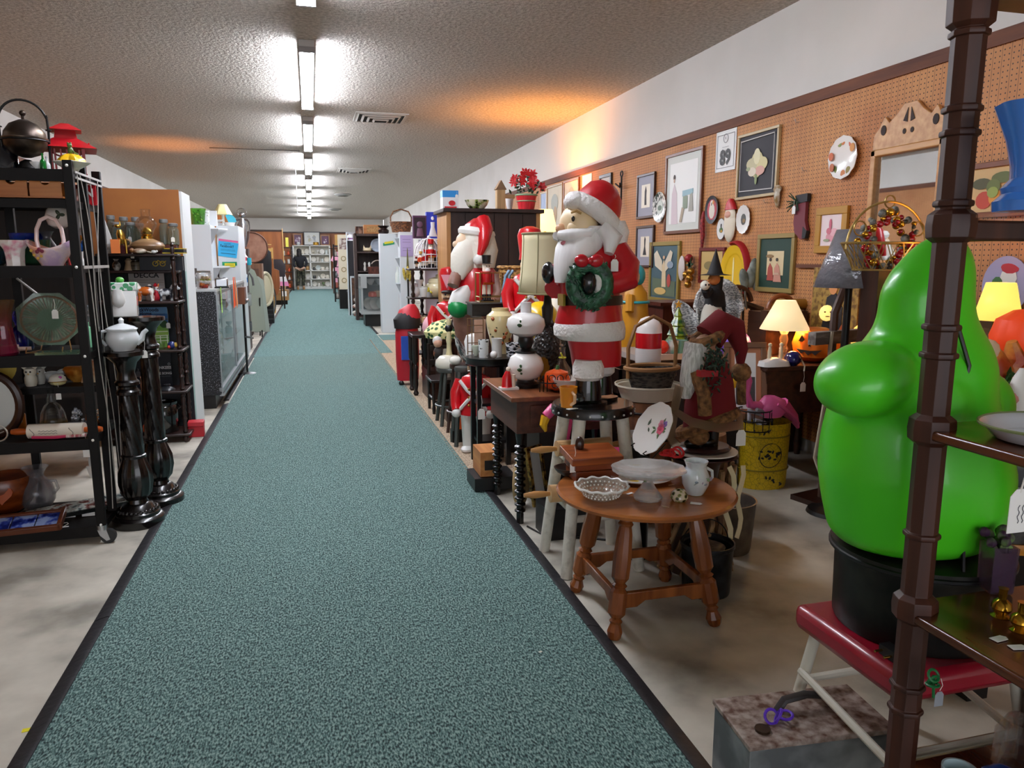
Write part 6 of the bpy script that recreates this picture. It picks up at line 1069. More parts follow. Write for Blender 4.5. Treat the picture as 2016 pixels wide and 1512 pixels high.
r=T('shaded_lamp','big black textured table lamp with tall cream panelled shade on the desk','lamp',S(1077,735,4.13,DZ));MB(N('0d0b0b','2e2724',60,.35,.3,.3,.6,.8,tex='voronoi')).lathe([(.06,.03),(.085,.1),(.09,.17),(.07,.26),(.045,.31),(.05,.33)],n=26).build('body',r);MB(bl).lathe([(.075,0),(.075,.02),(.05,.035)],n=24).build('base',r);MB(bl).lathe([(.04,.33),(.03,.35),(.035,.42),(.025,.44),(.012,.56)],n=14).build('neck',r)
sh=K('d3c9a2',.8);MB(sh).lathe([(.172,.5),(.16,.6),(.152,.7),(.148,.8),(.15,.84)],n=40,closed=True).build('lamp_shade',r,solid=.003);m=MB(K('8f8763',.8))
for k in range(8):a=2*PI*k/8+.1;m.tube([((q+.001)*cos(a),(q+.001)*sin(a),z)for q,z in((.172,.5),(.16,.6),(.152,.7),(.148,.8),(.15,.84))],.0025,5)
m.torus((0,0,.503),.172,.005,40,6);m.torus((0,0,.838),.15,.005,40,6);m.build('shade_seams',r)
r=T('yellow_ball_lamp','bright yellow plastic globe behind the black lamp body','globe',S(1064,650,4.45,.5));m=MB(K('f2c50a',.3,coat=.3));m.sph((0,0,.52),.12,20);m.build('globe',r);MB(bl).cyl((0,0,0),(0,0,.42),.04).build('stand',r);MB(bl).b2((1.33,4.32,.0),(1.85,4.6,.499)).thing('low_bench','low black bench behind the desk','bench')
soldier(S(1043,500,5.25,.66),.93,-.2,'red hatted toy soldier mostly hidden behind the cream lampshade',redp);MB(bl).b2((-.2,-.15,0),(.22,.2,.658)).thing('black_crate','black crate under the half hidden toy soldier','crate',S(1043,500,5.25,0))
m=MB(whp);m.lathe([(.09,0),(.1,.1),(.07,.2)],n=18);m.lathe([(.1,.06),(.103,.12)],n=18,closed=True,m=redp);m.thing('striped_cup','red and white striped plastic cup right of the yellow globe','cup',S(1106,620,4.5,.95));MB(bl).b2((-.09,-.08,0),(.09,.08,.448)).thing('black_riser','black riser block under the striped cup','riser',S(1106,620,4.5,.501))
r=T('santa_candle','small figurine of a red robed santa with candle at the desk edge','figurine',S(998,745,3.86,DZ));m=MB(redp);m.loft([(0,0,.01,.03,.025),(0,0,.07,.025,.02),(.005,0,.1,.012,.012)],12);m.build('robe',r);m=MB(K('e9d7c2',.4));m.sph((.008,0,.11),.014);m.cyl((.035,0,.01),(.035,0,.08),.013);m.b2((-.04,-.03,0),(.06,.03,.012),whp);m.build('base',r)
r=T('glass_decanter','clear etched glass decanter with yellow ribbon on the desk','decanter',S(1107,720,3.88,DZ));MB(CLEAR).bowl([(.045,0),(.05,.02),(.048,.1),(.02,.14),(.016,.2),(.02,.215)],t=.003,n=22).build('bottle',r);m=MB(CLEAR);m.sph((0,0,.24),.018);m.build('stopper',r);m=MB(K('d9e04a',.6));m.torus((0,0,.16),.018,.004);m.tube([(.0,-.018,.16),(-.02,-.03,.19)],.005,5);m.build('ribbon',r)
ware('gravy_boat','white gravy boat with a green wavy rim behind the decanter','dish',S(1118,735,3.72,DZ),'bowl',.095,.07,K('e9e8de',.2),flute=7,fd=.05)
r=T('gold_dish','round gold dish with seal standing upright behind the globe lamp','dish',S(1064,720,4.05,DZ));m=MB(GOLD);m.lathe([(.001,0),(.045,.002),(.055,.012)],(0,0,.09),n=24,X=RM(PI/2,0,.2));m.build('dish',r);m=MB(GOLD);m.cyl((0,.01,0),(0,0,.04),.012);m.build('foot',r)
r=T('painted_pumpkin','orange pumpkin with black scroll lines in a wire basket on the desk','pumpkin',S(1096,795,3.75,DZ+.002));m=MB(K('e0521a',.2,coat=.4));m.lathe([(.03,0),(.062,.02),(.075,.06),(.06,.1),(.02,.115),(.01,.11)],n=40,flute=8,fd=.04);m.build('body',r);m=MB(K('2f6a34',.4));m.cyl((0,0,.105),(.005,0,.135),.012,.008);m.build('stalk',r);m=MB(BLACK)
for x,z in((-.03,.04),(.02,.04),(-.005,.075),(.045,.075),(-.045,.075)):m.torus((x,-.074+abs(x)*.4,z),.017,.0025,16,4,rx=PI/2,rz=x*8)
m.build('scroll_lines',r);m=MB(IRON);m.torus((-.03,0,.05),.075,.003);[m.tube([(-.105+.02*k,-.03,0),(-.105+.02*k,-.04,.09)],.003,4)for k in range(3)];m.build('wire_basket',r);tag_on(r,(.02,-.08,.02),.05,1.3)
r=T('flamingo_ornament','pink plastic flamingo head and body seen between the white stool legs','flamingo',(1.14,3.56,0));pk=K('e24f8c',.35);m=MB(pk)
def flamingo(r,s,fl_,pk):
 m=MB(pk);q=fl_
 m.loft([(q*.02*s,0,.36*s,.1*s,.07*s),(q*.04*s,0,.42*s,.16*s,.085*s),(q*.03*s,0,.5*s,.12*s,.07*s),(0,0,.54*s,.05*s,.04*s)],18);m.tube([(q*.12*s,0,.46*s),(q*.26*s,0,.34*s),(q*.32*s,0,.24*s)],[.07*s,.045*s,.015*s],10)
 m.tube([(-q*.1*s,0,.46*s),(-q*.2*s,0,.48*s),(-q*.24*s,0,.58*s),(-q*.22*s,0,.68*s),(-q*.25*s,0,.75*s),(-q*.32*s,0,.76*s),(-q*.36*s,0,.72*s)],[.04*s,.034*s,.028*s,.026*s,.03*s,.036*s,.03*s],10);m.build('body',r)
 m=MB(K('e9b51f',.4));m.tube([(-q*.36*s,0,.72*s),(-q*.375*s,0,.67*s),(-q*.36*s,0,.63*s)],[.03*s,.024*s,.008*s],8);m.build('beak',r)
 m=MB(pk);[m.tube([(q*(.02+.05*k)*s,-.08*s,.48*s-.03*s*k),(q*(.12+.05*k)*s,-.085*s,.42*s-.04*s*k),(q*(.2+.04*k)*s,-.05*s,.35*s-.03*s*k)],.012*s,6)for k in range(3)];m.build('wing',r)
 m=MB(IRON);[m.tube([(x*s,0,.38*s),(x*s,0,0)],.006,6)for x in(-.02,.04)];m.build('wire_leg',r)
flamingo(r,.86,1,pk);r.location=(1.42,3.5,0)
def frame_at(name,lab,p,w,h,fc,pc,fw=.02,rx=0.,rz=0.,img=None,mat_c=None,d=.02,cat='picture',mw=.18):
 """picture standing or hung, facing -y before rotation: frame, mount, picture"""
 r=T(name,lab,cat,p);r.rotation_euler=(rx,0,rz);fm=fc if not isinstance(fc,str)else K(fc,.35);m=MB(fm)
 for q in(0,1):m.b2((-w/2,-d,q*(h-fw)),(w/2,0,q*(h-fw)+fw));m.b2((-w/2 if q==0 else w/2-fw,-d,fw),(-w/2+fw if q==0 else w/2,0,h-fw))
 m.build('frame',r,bev=.003);MB(K(mat_c or pc,.6)).b2((-w/2+fw,-d*.5,fw),(w/2-fw,0,h-fw)).build('mount' if mat_c else 'picture',r)
 if mat_c:a=mw*w;MB(K(pc,.5)).b2((-w/2+fw+a,-d*.5-.002,fw+a),(w/2-fw-a,-d*.5,h-fw-a)).build('picture',r)
 if img:
  m=MB();y=-d*.5-.0036
  for k,(c,pts)in enumerate(img):m.prism([(u*w,v*h)for u,v in pts],.0016,K(c,.6),LM((0,y-.0007*k,0)))
  m.build('image',r)
 return r
def ov(cx,cz,rx,rz,n=14):return[(cx+rx*cos(2*PI*k/n),cz+rz*sin(2*PI*k/n))for k in range(n)]
fr=frame_at('ornate_mirror','small gilt framed mirror leaning under the desk',(1.17,3.78,.06),.13,.33,N('3a2a14','b8944a',40,.3,.6,bump=.6),'c3ccc8',.025,-.2,.55)
m=MB(W('a58a58','c9b184','z',.6));m.lathe([(.001,0),(.11,0),(.115,.01),(.11,.02),(.001,.02)],(0,0,.15),n=28,X=RM(PI/2,0,.8),sx=.8,sy=1.3);m.thing('oval_plaque','oval wooden slice plaque standing between the desk legs','plaque',(1.10,3.95,.0));
r=T('wood_crate','small orange wooden crate under the black table','crate',S(958,920,4.35,0));ow2=W('a8622c','d0904e','y',.5);MB(ow2).b2((-.06,-.1,.1),(.06,.12,.25)).build('box',r);MB(BLACK).b2((-.1,-.12,.02),(.16,.12,.095)).build('sled_base',r);m=MB(BLACK);m.b2((-.035,-.104,.14),(.045,-.1,.2));m.build('opening',r)
MB(BLACK).b2((1.09,3.4,0),(1.33,3.6,.16)).thing('black_case','low black case on the floor between stool and desk','case');m=MB(IRON);m.tube([(1.05,3.62,.004),(1.1,3.45,.006),(1.16,3.5,.2),(1.2,3.52,.27)],.006,5);m.tube([(1.1,3.45,.006),(1.3,3.38,.006),(1.42,3.3,.006)],.006,5);m.thing('wire_easel','black wire easel lying on the floor behind the white stool','easel')
MB(K('26201d',.5)).b2((1.2,3.9,.0),(1.4,4.15,.48)).thing('dark_clutter_chest','dark chest pushed back under the desk','chest')
m=MB(K('b9b2a4',.4));m.b2((0,0,0),(.16,.12,.02));m.b2((.01,.01,.02),(.15,.11,.035));m.thing('pale_tray','pale stacked trays on the chest under the desk','tray',(1.08,4.32,.42))if False else None
SX,SY,SH=1.215,3.125,.756
r=T('white_stool','white legged wooden bar stool with studded black seat under the big santa','stool',(SX,SY,0));MB(K('0e0d0e',.25,coat=.3)).lathe([(.175,SH-.05),(.188,SH-.045),(.188,SH-.012),(.18,SH),(.001,SH)],n=40).build('seat',r);m=MB(K('d9d9d9',.3,.5));[m.sph((.189*cos(a),.189*sin(a),SH-.03),.005,6)for a in[2*PI*k/22 for k in range(22)]];m.build('studs',r)
wp=N('b9b6a8','dcd9cc',22,.5,0,.3,.5);ft={}
for a,b in((-1,-1),(1,-1),(-1,1),(1,1)):MB(wp).cyl((a*.175,b*.165,0),(a*.1,b*.1,SH-.045),.026,.029,n=14).build('leg',r)
def lg(a,b,z):t=z/(SH-.045);return Vector((a*(.175-.075*t),b*(.165-.065*t),z))
for z,s in((.3,0),(.5,0),(.26,1),(.44,1)):
 for q in(-1,1):MB(wp).cyl(lg(q,-1,z)if not s else lg(-1,q,z),lg(q,1,z)if not s else lg(1,q,z),.016,n=10).build('rung',r)
def pin(p,L,R,lab,rz):
 r=T('rolling_pin',lab,'rolling pin',p,rz);MB(W('b98a55','d8b484','x',.5)).cyl((-L/2,0,0),(L/2,0,0),R,n=22).build('roller',r)
 for q in(-1,1):MB(W('a8743c','c9965a','x',.4)).turn((q*L/2,0,0),(q*(L/2+.12),0,0),[(.01,0),(.015,.3),(.017,.6),(.009,1)],12).build('handle',r)
pin((1.17,3.12,.553),.26,.036,'wooden rolling pin resting on the upper rungs of the white stool',.03);pin((1.15,3.08,.354),.3,.04,'larger pale rolling pin resting on the lower rungs of the white stool',-.04)
r=T('santa_figure','large plastic santa with wreath standing on the white stool, facing the aisle','santa figure',(1.215,3.125,SH+.001));sr=K('bf1420',.3,coat=.25,bump=.03,bs=9);fur=K('ece6e2',.5,bump=.9,bs=55);m=MB(sr)
def L(px,py):return(px-1185-(793-py)*.0235)*.0024,(793-py)*.00224
def lo(rows,d=.8,n=28,mb=None):
 return[((L(a,y)[0]+L(b,y)[0])/2,0,L(a,y)[1],(L(b,y)[0]-L(a,y)[0])/2,(L(b,y)[0]-L(a,y)[0])/2*d)for y,a,b in rows]
m.loft(lo([(648,1118,1243),(630,1114,1242),(592,1124,1237),(570,1126,1235),(530,1122,1237),(500,1128,1240),(482,1150,1236),(468,1165,1230)],.92),30);m.build('coat',r)
m=MB(sr);m.loft(lo([(718,1146,1240),(690,1142,1241),(655,1134,1240)],.75),26);m.build('trousers',r)
m=MB(fur);m.loft(lo([(664,1122,1244),(655,1112,1246),(640,1111,1246),(628,1116,1243),(624,1122,1240)],.93),30);m.build('hem_fur',r)
for i,(a,b,dy)in enumerate(((1141,1192,-.06),(1175,1239,.05))):
 m=MB(fur);cx,_=L((a+b)/2,720);m.loft([(cx,dy,L(0,y)[1],w*.0024,w*.0024)for y,w in((742,22),(735,29),(715,29),(702,24))],20);m.build('leg_cuff',r)
 m=MB(K('0f0e10',.2,coat=.4));m.loft([(cx,dy,.03,.062,.06),(cx,dy,.07,.06,.058),(cx,dy,.135,.05,.052)],18);m.sph((cx-.055,dy,.034),(.07,.056,.04));m.loft([(cx-.02,dy,0,.11,.06),(cx-.02,dy,.014,.112,.062)],24);m.build('boot',r)
m=MB(BLACK);m.loft(lo([(595,1120,1241),(577,1120,1240)],.96),30);m.build('belt',r);m=MB(K('b8963c',.3,.7));m.box((L(1121,585)[0],-.03,L(0,585)[1]),(.012,.07,.05));m.build('buckle',r)
m=MB(sr);m.tube([(.06,-.085,.68),(.095,-.12,.61),(.085,-.145,.555),(.03,-.155,.54),(-.04,-.16,.53)],[.055,.06,.056,.048,.042],14);m.tube([(-.1,.1,.62),(-.14,.12,.52),(-.16,.1,.5)],[.055,.055,.045],12);m.build('sleeve',r)
wx,wz=L(1154,553);m=MB(K('e9e4e0',.5,bump=.7,bs=60));m.sph((wx+.03,-.175,wz+.005),(.025,.03,.05));m.build('wrist_fur',r);m=MB(K('101012',.2,coat=.4));m.sph((wx-.012,-.185,wz+.005),(.034,.03,.05),rz=-.3);m.build('mitten',r);MB(m.m).sph((-.185,.1,.58),(.03,.04,.05)).build('mitten',r)
m=MB(N('0f2f20','2f6a48',34,.4,0,.35,.65,1.0));m.torus((wx,-.165,wz),.068,.034,36,12,rx=PI/2,rz=-.25,sy=1.12);rn=random.Random(6)
for k in range(120):a,b=rn.uniform(0,6.28),rn.uniform(0,6.28);q=.068+.034*cos(b);m.sph((wx+q*cos(a),-.165-.034*abs(sin(b))+.25*q*cos(a)*-.25,wz+1.12*q*sin(a)),(.011,.005,.005),5,ry=a+1)
m.build('wreath',r);m=MB(K('c01626',.25,coat=.3));bz=L(0,510)[1]
for q in(-1,1):m.sph((wx-.018+q*.032,-.2,bz),(.032,.02,.027),ry=-q*.2)
m.sph((wx-.018,-.21,bz),.014);m.build('bow',r)
m=MB(K('ecd0a4',.4));m.sph((L(1160,440)[0],0,L(0,440)[1]),(.085,.1,.09));nx,nz=L(1122,447);m.sph((nx+.008,-.01,nz-.005),(.028,.024,.022),m=K('d9a67e',.4));m.sph((L(1137,452)[0]+.02,-.055,L(0,450)[1]),(.04,.03,.035));m.build('face',r)
m=MB(K('231a14',.3));ex,ez=L(1143,432);m.sph((ex-.012,-.075,ez),(.008,.008,.012),8);m.sph((ex-.02,.06,ez),(.008,.008,.012),8);m.build('eyes',r);m=MB(K('b98f4f',.5));m.tube([(ex-.02,-.07,ez+.025),(ex,-.082,ez+.032),(ex+.02,-.085,ez+.022)],.005,6);m.build('eyebrow',r)
bw=N('d9d5d4','f0eeec',16,.4,0,.3,.6,.5,(1,1,.12));m=MB(bw);m.loft([(L(1113,548)[0]+.014,-.02,L(0,552)[1],.014,.05),(L(1120,535)[0]+.02,-.02,L(0,535)[1],.04,.09),(L(1135,510)[0]+.02,-.02,L(0,510)[1],.075,.115),(L(1150,485)[0]+.02,-.01,L(0,485)[1],.1,.13),(L(1160,465)[0]+.02,0,L(0,465)[1],.1,.125),(L(1175,445)[0]+.03,.0,L(0,445)[1],.09,.115)],26)
m.tube([(L(1185,448)[0],-.1,L(0,448)[1]),(L(1205,470)[0],-.12,L(0,470)[1]),(L(1195,495)[0],-.135,L(0,497)[1])],[.04,.045,.02],12);m.build('beard',r)
m=MB(bw);m.tube([(L(1118,462)[0],-.03,L(0,462)[1]),(L(1135,462)[0],-.075,L(0,463)[1]),(L(1165,458)[0],-.11,L(0,459)[1]),(L(1172,452)[0],-.115,L(0,450)[1])],[.02,.03,.022,.006],10);m.tube([(L(1118,462)[0],-.0,L(0,462)[1]),(L(1130,462)[0],.08,L(0,463)[1])],[.02,.022],8);m.build('moustache',r);m=MB(K('d8808c',.4));m.sph((L(1125,476)[0],-.045,L(0,477)[1]),(.016,.016,.01));m.build('lips',r)
m=MB(fur);hx,hz=L(1186,422);m.torus((hx,0,hz),.105,.038,34,12,ry=.62,sy=1.05);m.sph((L(1150,398)[0],-.03,L(0,398)[1]),(.05,.07,.04));m.loft([(L(1222,470)[0],0,L(0,478)[1],.055,.12),(L(1225,460)[0],0,L(0,455)[1],.06,.125),(L(1222,440)[0],0,L(0,435)[1],.05,.11)],22);m.build('hat_fur',r)
m=MB(sr);X=LM((hx,0,hz),0,.62,0);m.loft([(0,0,0,.108,.108),(0,0,.06,.105,.105),(-.005,0,.11,.085,.09),(-.01,0,.14,.05,.055),(-.01,0,.15,.015,.015)],24,X=X);m.build('hat',r);tag_on(r,(.02,-.17,.66),.02,1.4)
m=MB(K('d7861f',.25));m.lathe([(.033,0),(.034,.01),(.04,.09),(.037,.09),(.031,.01),(.001,.008)],n=22);r=T('orange_mug','orange mug with loop handle at the left of the stool seat','mug',S(1119,790,3.05,SH+.001));m.build('body',r);m=MB(K('e0b48a',.3));m.tube([(.005,-.036,.07),(.008,-.062,.06),(.008,-.06,.03),(.0,-.034,.015)],.007,7);m.build('handle',r);MB(PAPER).box((.0,-.05,.001),(.05,.02,.002),rz=.3).build('price_tag',r)
tw=W('84471f','b8713a','x',.2,8,.02,.5);r=T('side_table','round honey brown wooden side table with turned splayed legs beside the carpet','table',(1.245,2.615,0));MB(tw).lathe([(.33,.478),(.35,.486),(.353,.497),(.345,.505),(.001,.505)],n=56).build('top',r,ang=30)
tl=W('653216','955426','z',.25,12,.02,.4);pr=[(.02,0),(.026,.02),(.03,.06),(.02,.12),(.026,.14),(.018,.16),(.027,.18),(.034,.2),(.034,.36),(.022,.39),(.03,.41),(.02,.43),(.034,.47),(.036,.62),(.03,.8),(.024,.86),(.03,.88),(.024,.9),(.026,1)]
for a,b in((-1,-1),(1,-1),(-1,1),(1,1)):MB(tl).turn((a*.21,b*.212,0),(a*.135,b*.135,.478),pr,10).build('leg',r,ang=25)
def tg(a,b,z):t=z/.478;return(a*(.21-.075*t),b*(.212-.077*t))
for a,b,c,d in((-1,-1,1,-1),(-1,1,1,1),(-1,-1,-1,1),(1,-1,1,1)):
 (x0,y0),(x1,y1)=tg(a,b,.14),tg(c,d,.14);m=MB(tl);h=Vector((x1-x0,y1-y0)).length/2-.025;m.prism([(-h,-.03),(-h*.7,-.03),(-h*.5,-.008),(h*.5,-.008),(h*.7,-.03),(h,-.03),(h,.03),(-h,.03)],.022,None,LM(((x0+x1)/2,(y0+y1)/2,.14),0,0,math.atan2(y1-y0,x1-x0)));m.build('stretcher',r,bev=.003)
RZ=.506
cd_=W('4a1a0c','9a4a22','x',.3);r=T('cedar_box','stacked cedar wood trinket box with branch handle at the back of the side table','box',S(1163,940,2.80,RZ));MB(cd_).b2((-.085,-.06,.0),(.1,.07,.045)).build('lower_box',r,bev=.003);MB(cd_).b2((-.09,-.065,.048),(.105,.075,.085)).build('upper_box',r,bev=.003);MB(W('6a2a12','b0602c','x',.3)).box((.0,.0,.1),(.22,.165,.03),rx=.12).build('lid',r,bev=.003);m=MB(DKWOOD);m.sph((-.04,.03,.135),(.02,.02,.035),8);m.build('branch_knob',r);tag_on(r,(-.09,-.05,.15),.05,1.6)
ware('glass_bowl','low dark dish tucked behind the cedar box','bowl',S(1118,950,2.86,RZ),'bowl',.06,.035,K('3a2e2a',.3))
r=T('hobnail_bowl','clear hobnail glass bowl with white ruffled rim at the front of the side table','bowl',fl(1184,980,RZ));MB(PG('f3ead8')).bowl([(.05,0),(.062,.008),(.085,.035),(.1,.05)],t=.004,n=48,flute=12,fd=.025).build('glass',r);m=MB(K('ecebe6',.3));m.tube([(.1*(1+.025*cos(12*a))*cos(a),.1*(1+.025*cos(12*a))*sin(a),.05+.003*cos(12*a))for a in[2*PI*k/72 for k in range(72)]],.0045,6,closed=True);m.build('white_rim',r)
m=MB(K('f3f0ea',.15));[m.sph(((.068+.008*j)*cos(a),(.068+.008*j)*sin(a),.015+.012*j),.004,5)for j in range(3)for a in[2*PI*(k+.5*j)/30 for k in range(30)]];m.build('hobnails',r)
r=T('cake_stand','clear pressed glass cake stand with wide foot on the side table','cake stand',fl(1275,982,RZ));MB(PG()).lathe([(.05,0),(.055,.01),(.048,.02),(.03,.045),(.016,.07),(.014,.09),(.03,.098),(.12,.104),(.14,.118),(.138,.121),(.11,.11),(.001,.104)],n=36,flute=10,fd=.03).build('stand',r);m=MB(K('4f7a3a',.5));m.tube([(0,-.02,.085),(-.03,-.03,.08)],.004,5);m.build('green_tie',r)
r=T('dinner_plate','white plate with yellow edge under the glass cake stand rim','plate',(S(1262,930,2.73,RZ)));MB(CHINA).lathe([(.06,0),(.07,.004),(.13,.016),(.13,.02),(.06,.007),(.001,.007)],n=40).build('plate',r);m=MB(K('d3b13a',.4));m.sph((-.07,-.06,.012),(.035,.012,.003));m.build('yellow_motif',r)
r=T('rose_plate','white china plate with pink rose spray propped on a wire stand, side table','plate',S(1268,890,2.72,RZ+.128));r.rotation_euler=(-.5,.1,-1.5);m=MB();plate_on(m,.115,CHINA,None,10,.12);q=m.build('plate',r);q.location=(0,0,.09);q.rotation_euler.y=.0
m=MB();petals(m,(.045,.105),.02,6,K('d9607a',.5),-.0105,K('b3304f',.5));petals(m,(.03,.125),.014,5,K('e08aa0',.5),-.0105);petals(m,(.055,.13),.012,5,K('7a5aa0',.5),-.0105);leafs(m,(.035,.1),.04,8,K('55704a',.5),-.0098,3);leafs(m,(-.05,.09),.03,6,K('5a6a5a',.5),-.0098,4);m.build('rose_spray',r)
m=MB(IRON);[m.tube([(x,-.02,.0),(x,-.03,-.015),(x,.02,-.02),(x*.8,.05,.06)],.0028,5)for x in(-.05,.05)];m.build('wire_stand',r)
m=MB(K('c3121c',.6));[m.torus((.02*k,.01*(k%2),.008),.022,.005,14,5,rx=.3*k)for k in range(4)];m.thing('red_string','tangle of red cord on the glass cake stand','cord',S(1310,912,2.62,RZ+.122))
r=T('china_pitcher','white scalloped china vase with blue grey flower spray on the side table','vase',fl(1368,972,RZ));MB(K('dfe5ea',.12,coat=.5)).bowl([(.03,0),(.036,.01),(.05,.04),(.052,.075),(.04,.1),(.037,.11),(.046,.132)],t=.003,n=40,flute=10,fd=.02).build('body',r);m=MB(K('6d7f7c',.5));[m.sph((-.02+.012*k,-.047,.06+.012*sin(k*1.7)),(.009,.004,.005),7,ry=k,m=K(('8a97a8','7a8f6d','a89aae')[k%3],.5))for k in range(6)];m.tube([(-.03,-.045,.05),(.02,-.05,.075)],.0012,4);m.build('flower_spray',r);m=MB(K('dfe5ea',.12));m.tube([(.045,0,.1),(.07,0,.085),(.072,0,.06),(.052,0,.045)],.006,7);m.build('handle',r)
r=T('paperweight','millefiori glass paperweight with speckled colours and tag on the side table','paperweight',fl(1337,985,RZ));MB(N('1c1a14','8a8a4a',60,.08,0,.3,.6,c3='d9c7b0',tex='voronoi')).lathe([(.025,0),(.033,.012),(.03,.03),(.018,.042),(.001,.046)],n=24).build('dome',r);MB(PAPER).prism([(-.018,-.012),(.018,-.012),(.026,0),(.018,.012),(-.018,.012)],.001,None,LM((.04,-.05,.001),PI/2,0,-.6)).build('price_tag',r)
for i,(px,py,a)in enumerate(((1240,972,.4),(1310,998,-.9),(1322,955,.2))):MB(PAPER if i==0 else K('c9a06a',.6)).box((0,0,.001),(.03,.012 if i==0 else.004,.001),rz=a).thing('paper_tag',['small white tag lying by the cake stand foot','thin tan stick lying at the front of the side table','pale scrap lying in the middle of the side table'][i],'tag',fl(px,py,RZ))
gal=N('17191c','3a3f44',9,.4,.7);r=T('black_pail','dark galvanised pail with pierced strainer behind the side table','pail',(1.575,2.69,0));MB(gal).bowl([(.098,0),(.1,.01),(.108,.2),(.114,.205),(.114,.22)],t=.006,n=30).build('body',r);m=MB(N('4a3f38','6a5a50',30,.5));m.lathe([(.001,.19),(.07,.19),(.075,.2)],n=22);m.build('strainer',r);m=MB(K('b9ad94',.5));m.tube([(-.06,0,.2),(-.045,0,.27),(-.03,0,.29),(-.035,0,.25),(-.05,0,.21)],.007,6);m.build('ladle',r);m=MB(IRON);m.tube(arc((0,.02,.2),.11,.1,3,12),.003,5);m.build('bail',r)
MB(N('4a4038','6f6253',7,.5,.4)).bowl([(.125,0),(.13,.02),(.145,.24),(.15,.25)],t=.008,n=30).thing('metal_tub','brownish grey metal tub on the floor behind the black pail','tub',(1.9,3.1,0))
keg=N('4a2c1a','8a5a36',10,.6,0,.3,.7,.1,(2,2,.2));r=T('nail_keg','brown wooden nail keg under the white enamel basin','keg',(1.72,3.62,0));MB(keg).lathe([(.13,0),(.165,.33),(.14,.655),(.001,.655)],n=26).build('staves',r);m=MB(IRON);[m.torus((0,0,z),q,.007,26,5)for z,q in((.06,.138),(.2,.155),(.46,.158),(.6,.148))];m.build('hoops',r)
ware('enamel_basin','wide cream enamel basin on the nail keg','basin',(1.72,3.62,.657),[(.75,0),(.8,.05),(.95,.85),(1.02,.9),(1.02,1)],.175,.085,K('d9d2bf',.3));bk=wicker('14110f','4a433c',36);basket((1.73,3.6,.70),.15,.13,'dark woven oval basket with tall twisted hoop handle in the enamel basin',bk,.27,.7,.1,.7,K('8a6238',.6),'hoop_basket')
r=T('dark_planter','long dark wooden planter box behind the hoop basket','planter',(1.95,4.1,.56));bx=W('1c100c','38221a','x',.4);m=MB(bx);m.b2((-.23,-.1,.04),(.23,-.085,.2));m.b2((-.23,.085,.04),(.23,.1,.2));m.b2((-.23,-.1,.04),(-.215,.1,.2));m.b2((.215,-.1,.04),(.23,.1,.2));m.b2((-.23,-.1,.04),(.23,.1,.055));m.build('box',r);MB(bx).b2((-.2,-.08,-.56),(.2,.08,.04)).build('stand',r)
r=T('wood_keg','second reddish brown keg right of the nail keg','keg',(1.95,3.45,0));MB(keg).lathe([(.12,0),(.15,.26),(.13,.5),(.001,.5)],n=24).build('staves',r);m=MB(IRON);[m.torus((0,0,z),q,.006,24,5)for z,q in((.08,.131),(.42,.14))];m.build('hoops',r)
r=T('white_enamel_bowl','white enamel bowl with dark rim on a stand behind the rose plate','bowl',(1.44,3.1,.55));MB(K('cfd6da',.3)).bowl([(.04,0),(.07,.03),(.085,.05)],t=.004,n=26).build('bowl',r);MB(bl).cyl((0,0,-.55),(0,0,.004),.05).build('stand',r)
r=T('twig_stand','twig and driftwood plant stand under the old world santa doll','stand',(1.64,2.92,0));tg_=N('6a4a2e','a8845a',14,.7);MB(W('2a1a14','4a2e22','z')).lathe([(.12,.0),(.1,.1),(.07,.3),(.1,.5),(.13,.53),(.001,.53)],n=20).build('core',r);rn=random.Random(12);m=MB(tg_)
for k in range(16):a=2*PI*k/16;m.tube([(.17*cos(a),.17*sin(a),.02),(.13*cos(a+.5),.13*sin(a+.5),.25),(.16*cos(a+.2),.16*sin(a+.2),.5)],.012,6)
m.build('twigs',r);m=MB(K('d8c9a0',.6));[m.tube([(.06+.05*k+.02*sin(t*1.1+k),-.18+.015*cos(t),.52-.04*t)for t in range(9)],.013,6,flat=.3)for k in range(2)];m.build('cream_ribbon',r)
for i,(R,z,c)in enumerate(((.15,.532,'3a1512'),(.145,.548,'e3e0d8'))):MB(K(c,.25)).lathe([(.08,0),(R,.008),(R,.013),(.001,.006)],n=36).thing('round_platter',['dark red round platter under the old world santa','white platter directly under the old world santa base'][i],'platter',(1.66,2.9,z))
r=T('santa_doll','old world santa doll in red velvet with fur and wreath, on an oval wooden base','santa doll',(1.66,2.9,.563));MB(K('2c0f12',.25)).lathe([(.1,0),(.105,.01),(.095,.02),(.001,.022)],n=30,sx=1.15).build('base',r);vel=K('6e0d16',.9);fu=N('4a2e18','9a6e42',40,.9,0,.3,.7,1.0)
m=MB(K('0f0d0d',.3));[m.loft([(x,0,.02,.025,.025),(x,0,.12,.028,.028)],12)for x in(-.03,.04)];[m.sph((x-.03,-.01,.035),(.045,.024,.02))for x in(-.03,.04)];m.build('boots',r)
m=MB(vel);m.loft([(.01,0,.1,.11,.09),(.02,0,.2,.115,.1),(.02,0,.32,.095,.085),(.02,0,.4,.06,.06)],20);m.build('robe',r);m=MB(fu);m.tube([(.12*cos(a)+.01,.1*sin(a),.12+.05*cos(a+.6))for a in[2*PI*k/24 for k in range(24)]],.026,8,closed=True);m.tube([(-.09,-.06,.36),(-.07,-.1,.27),(-.06,-.1,.18)],.03,8);m.sph((-.05,-.03,.07),(.05,.05,.04));m.build('fur_trim',r)
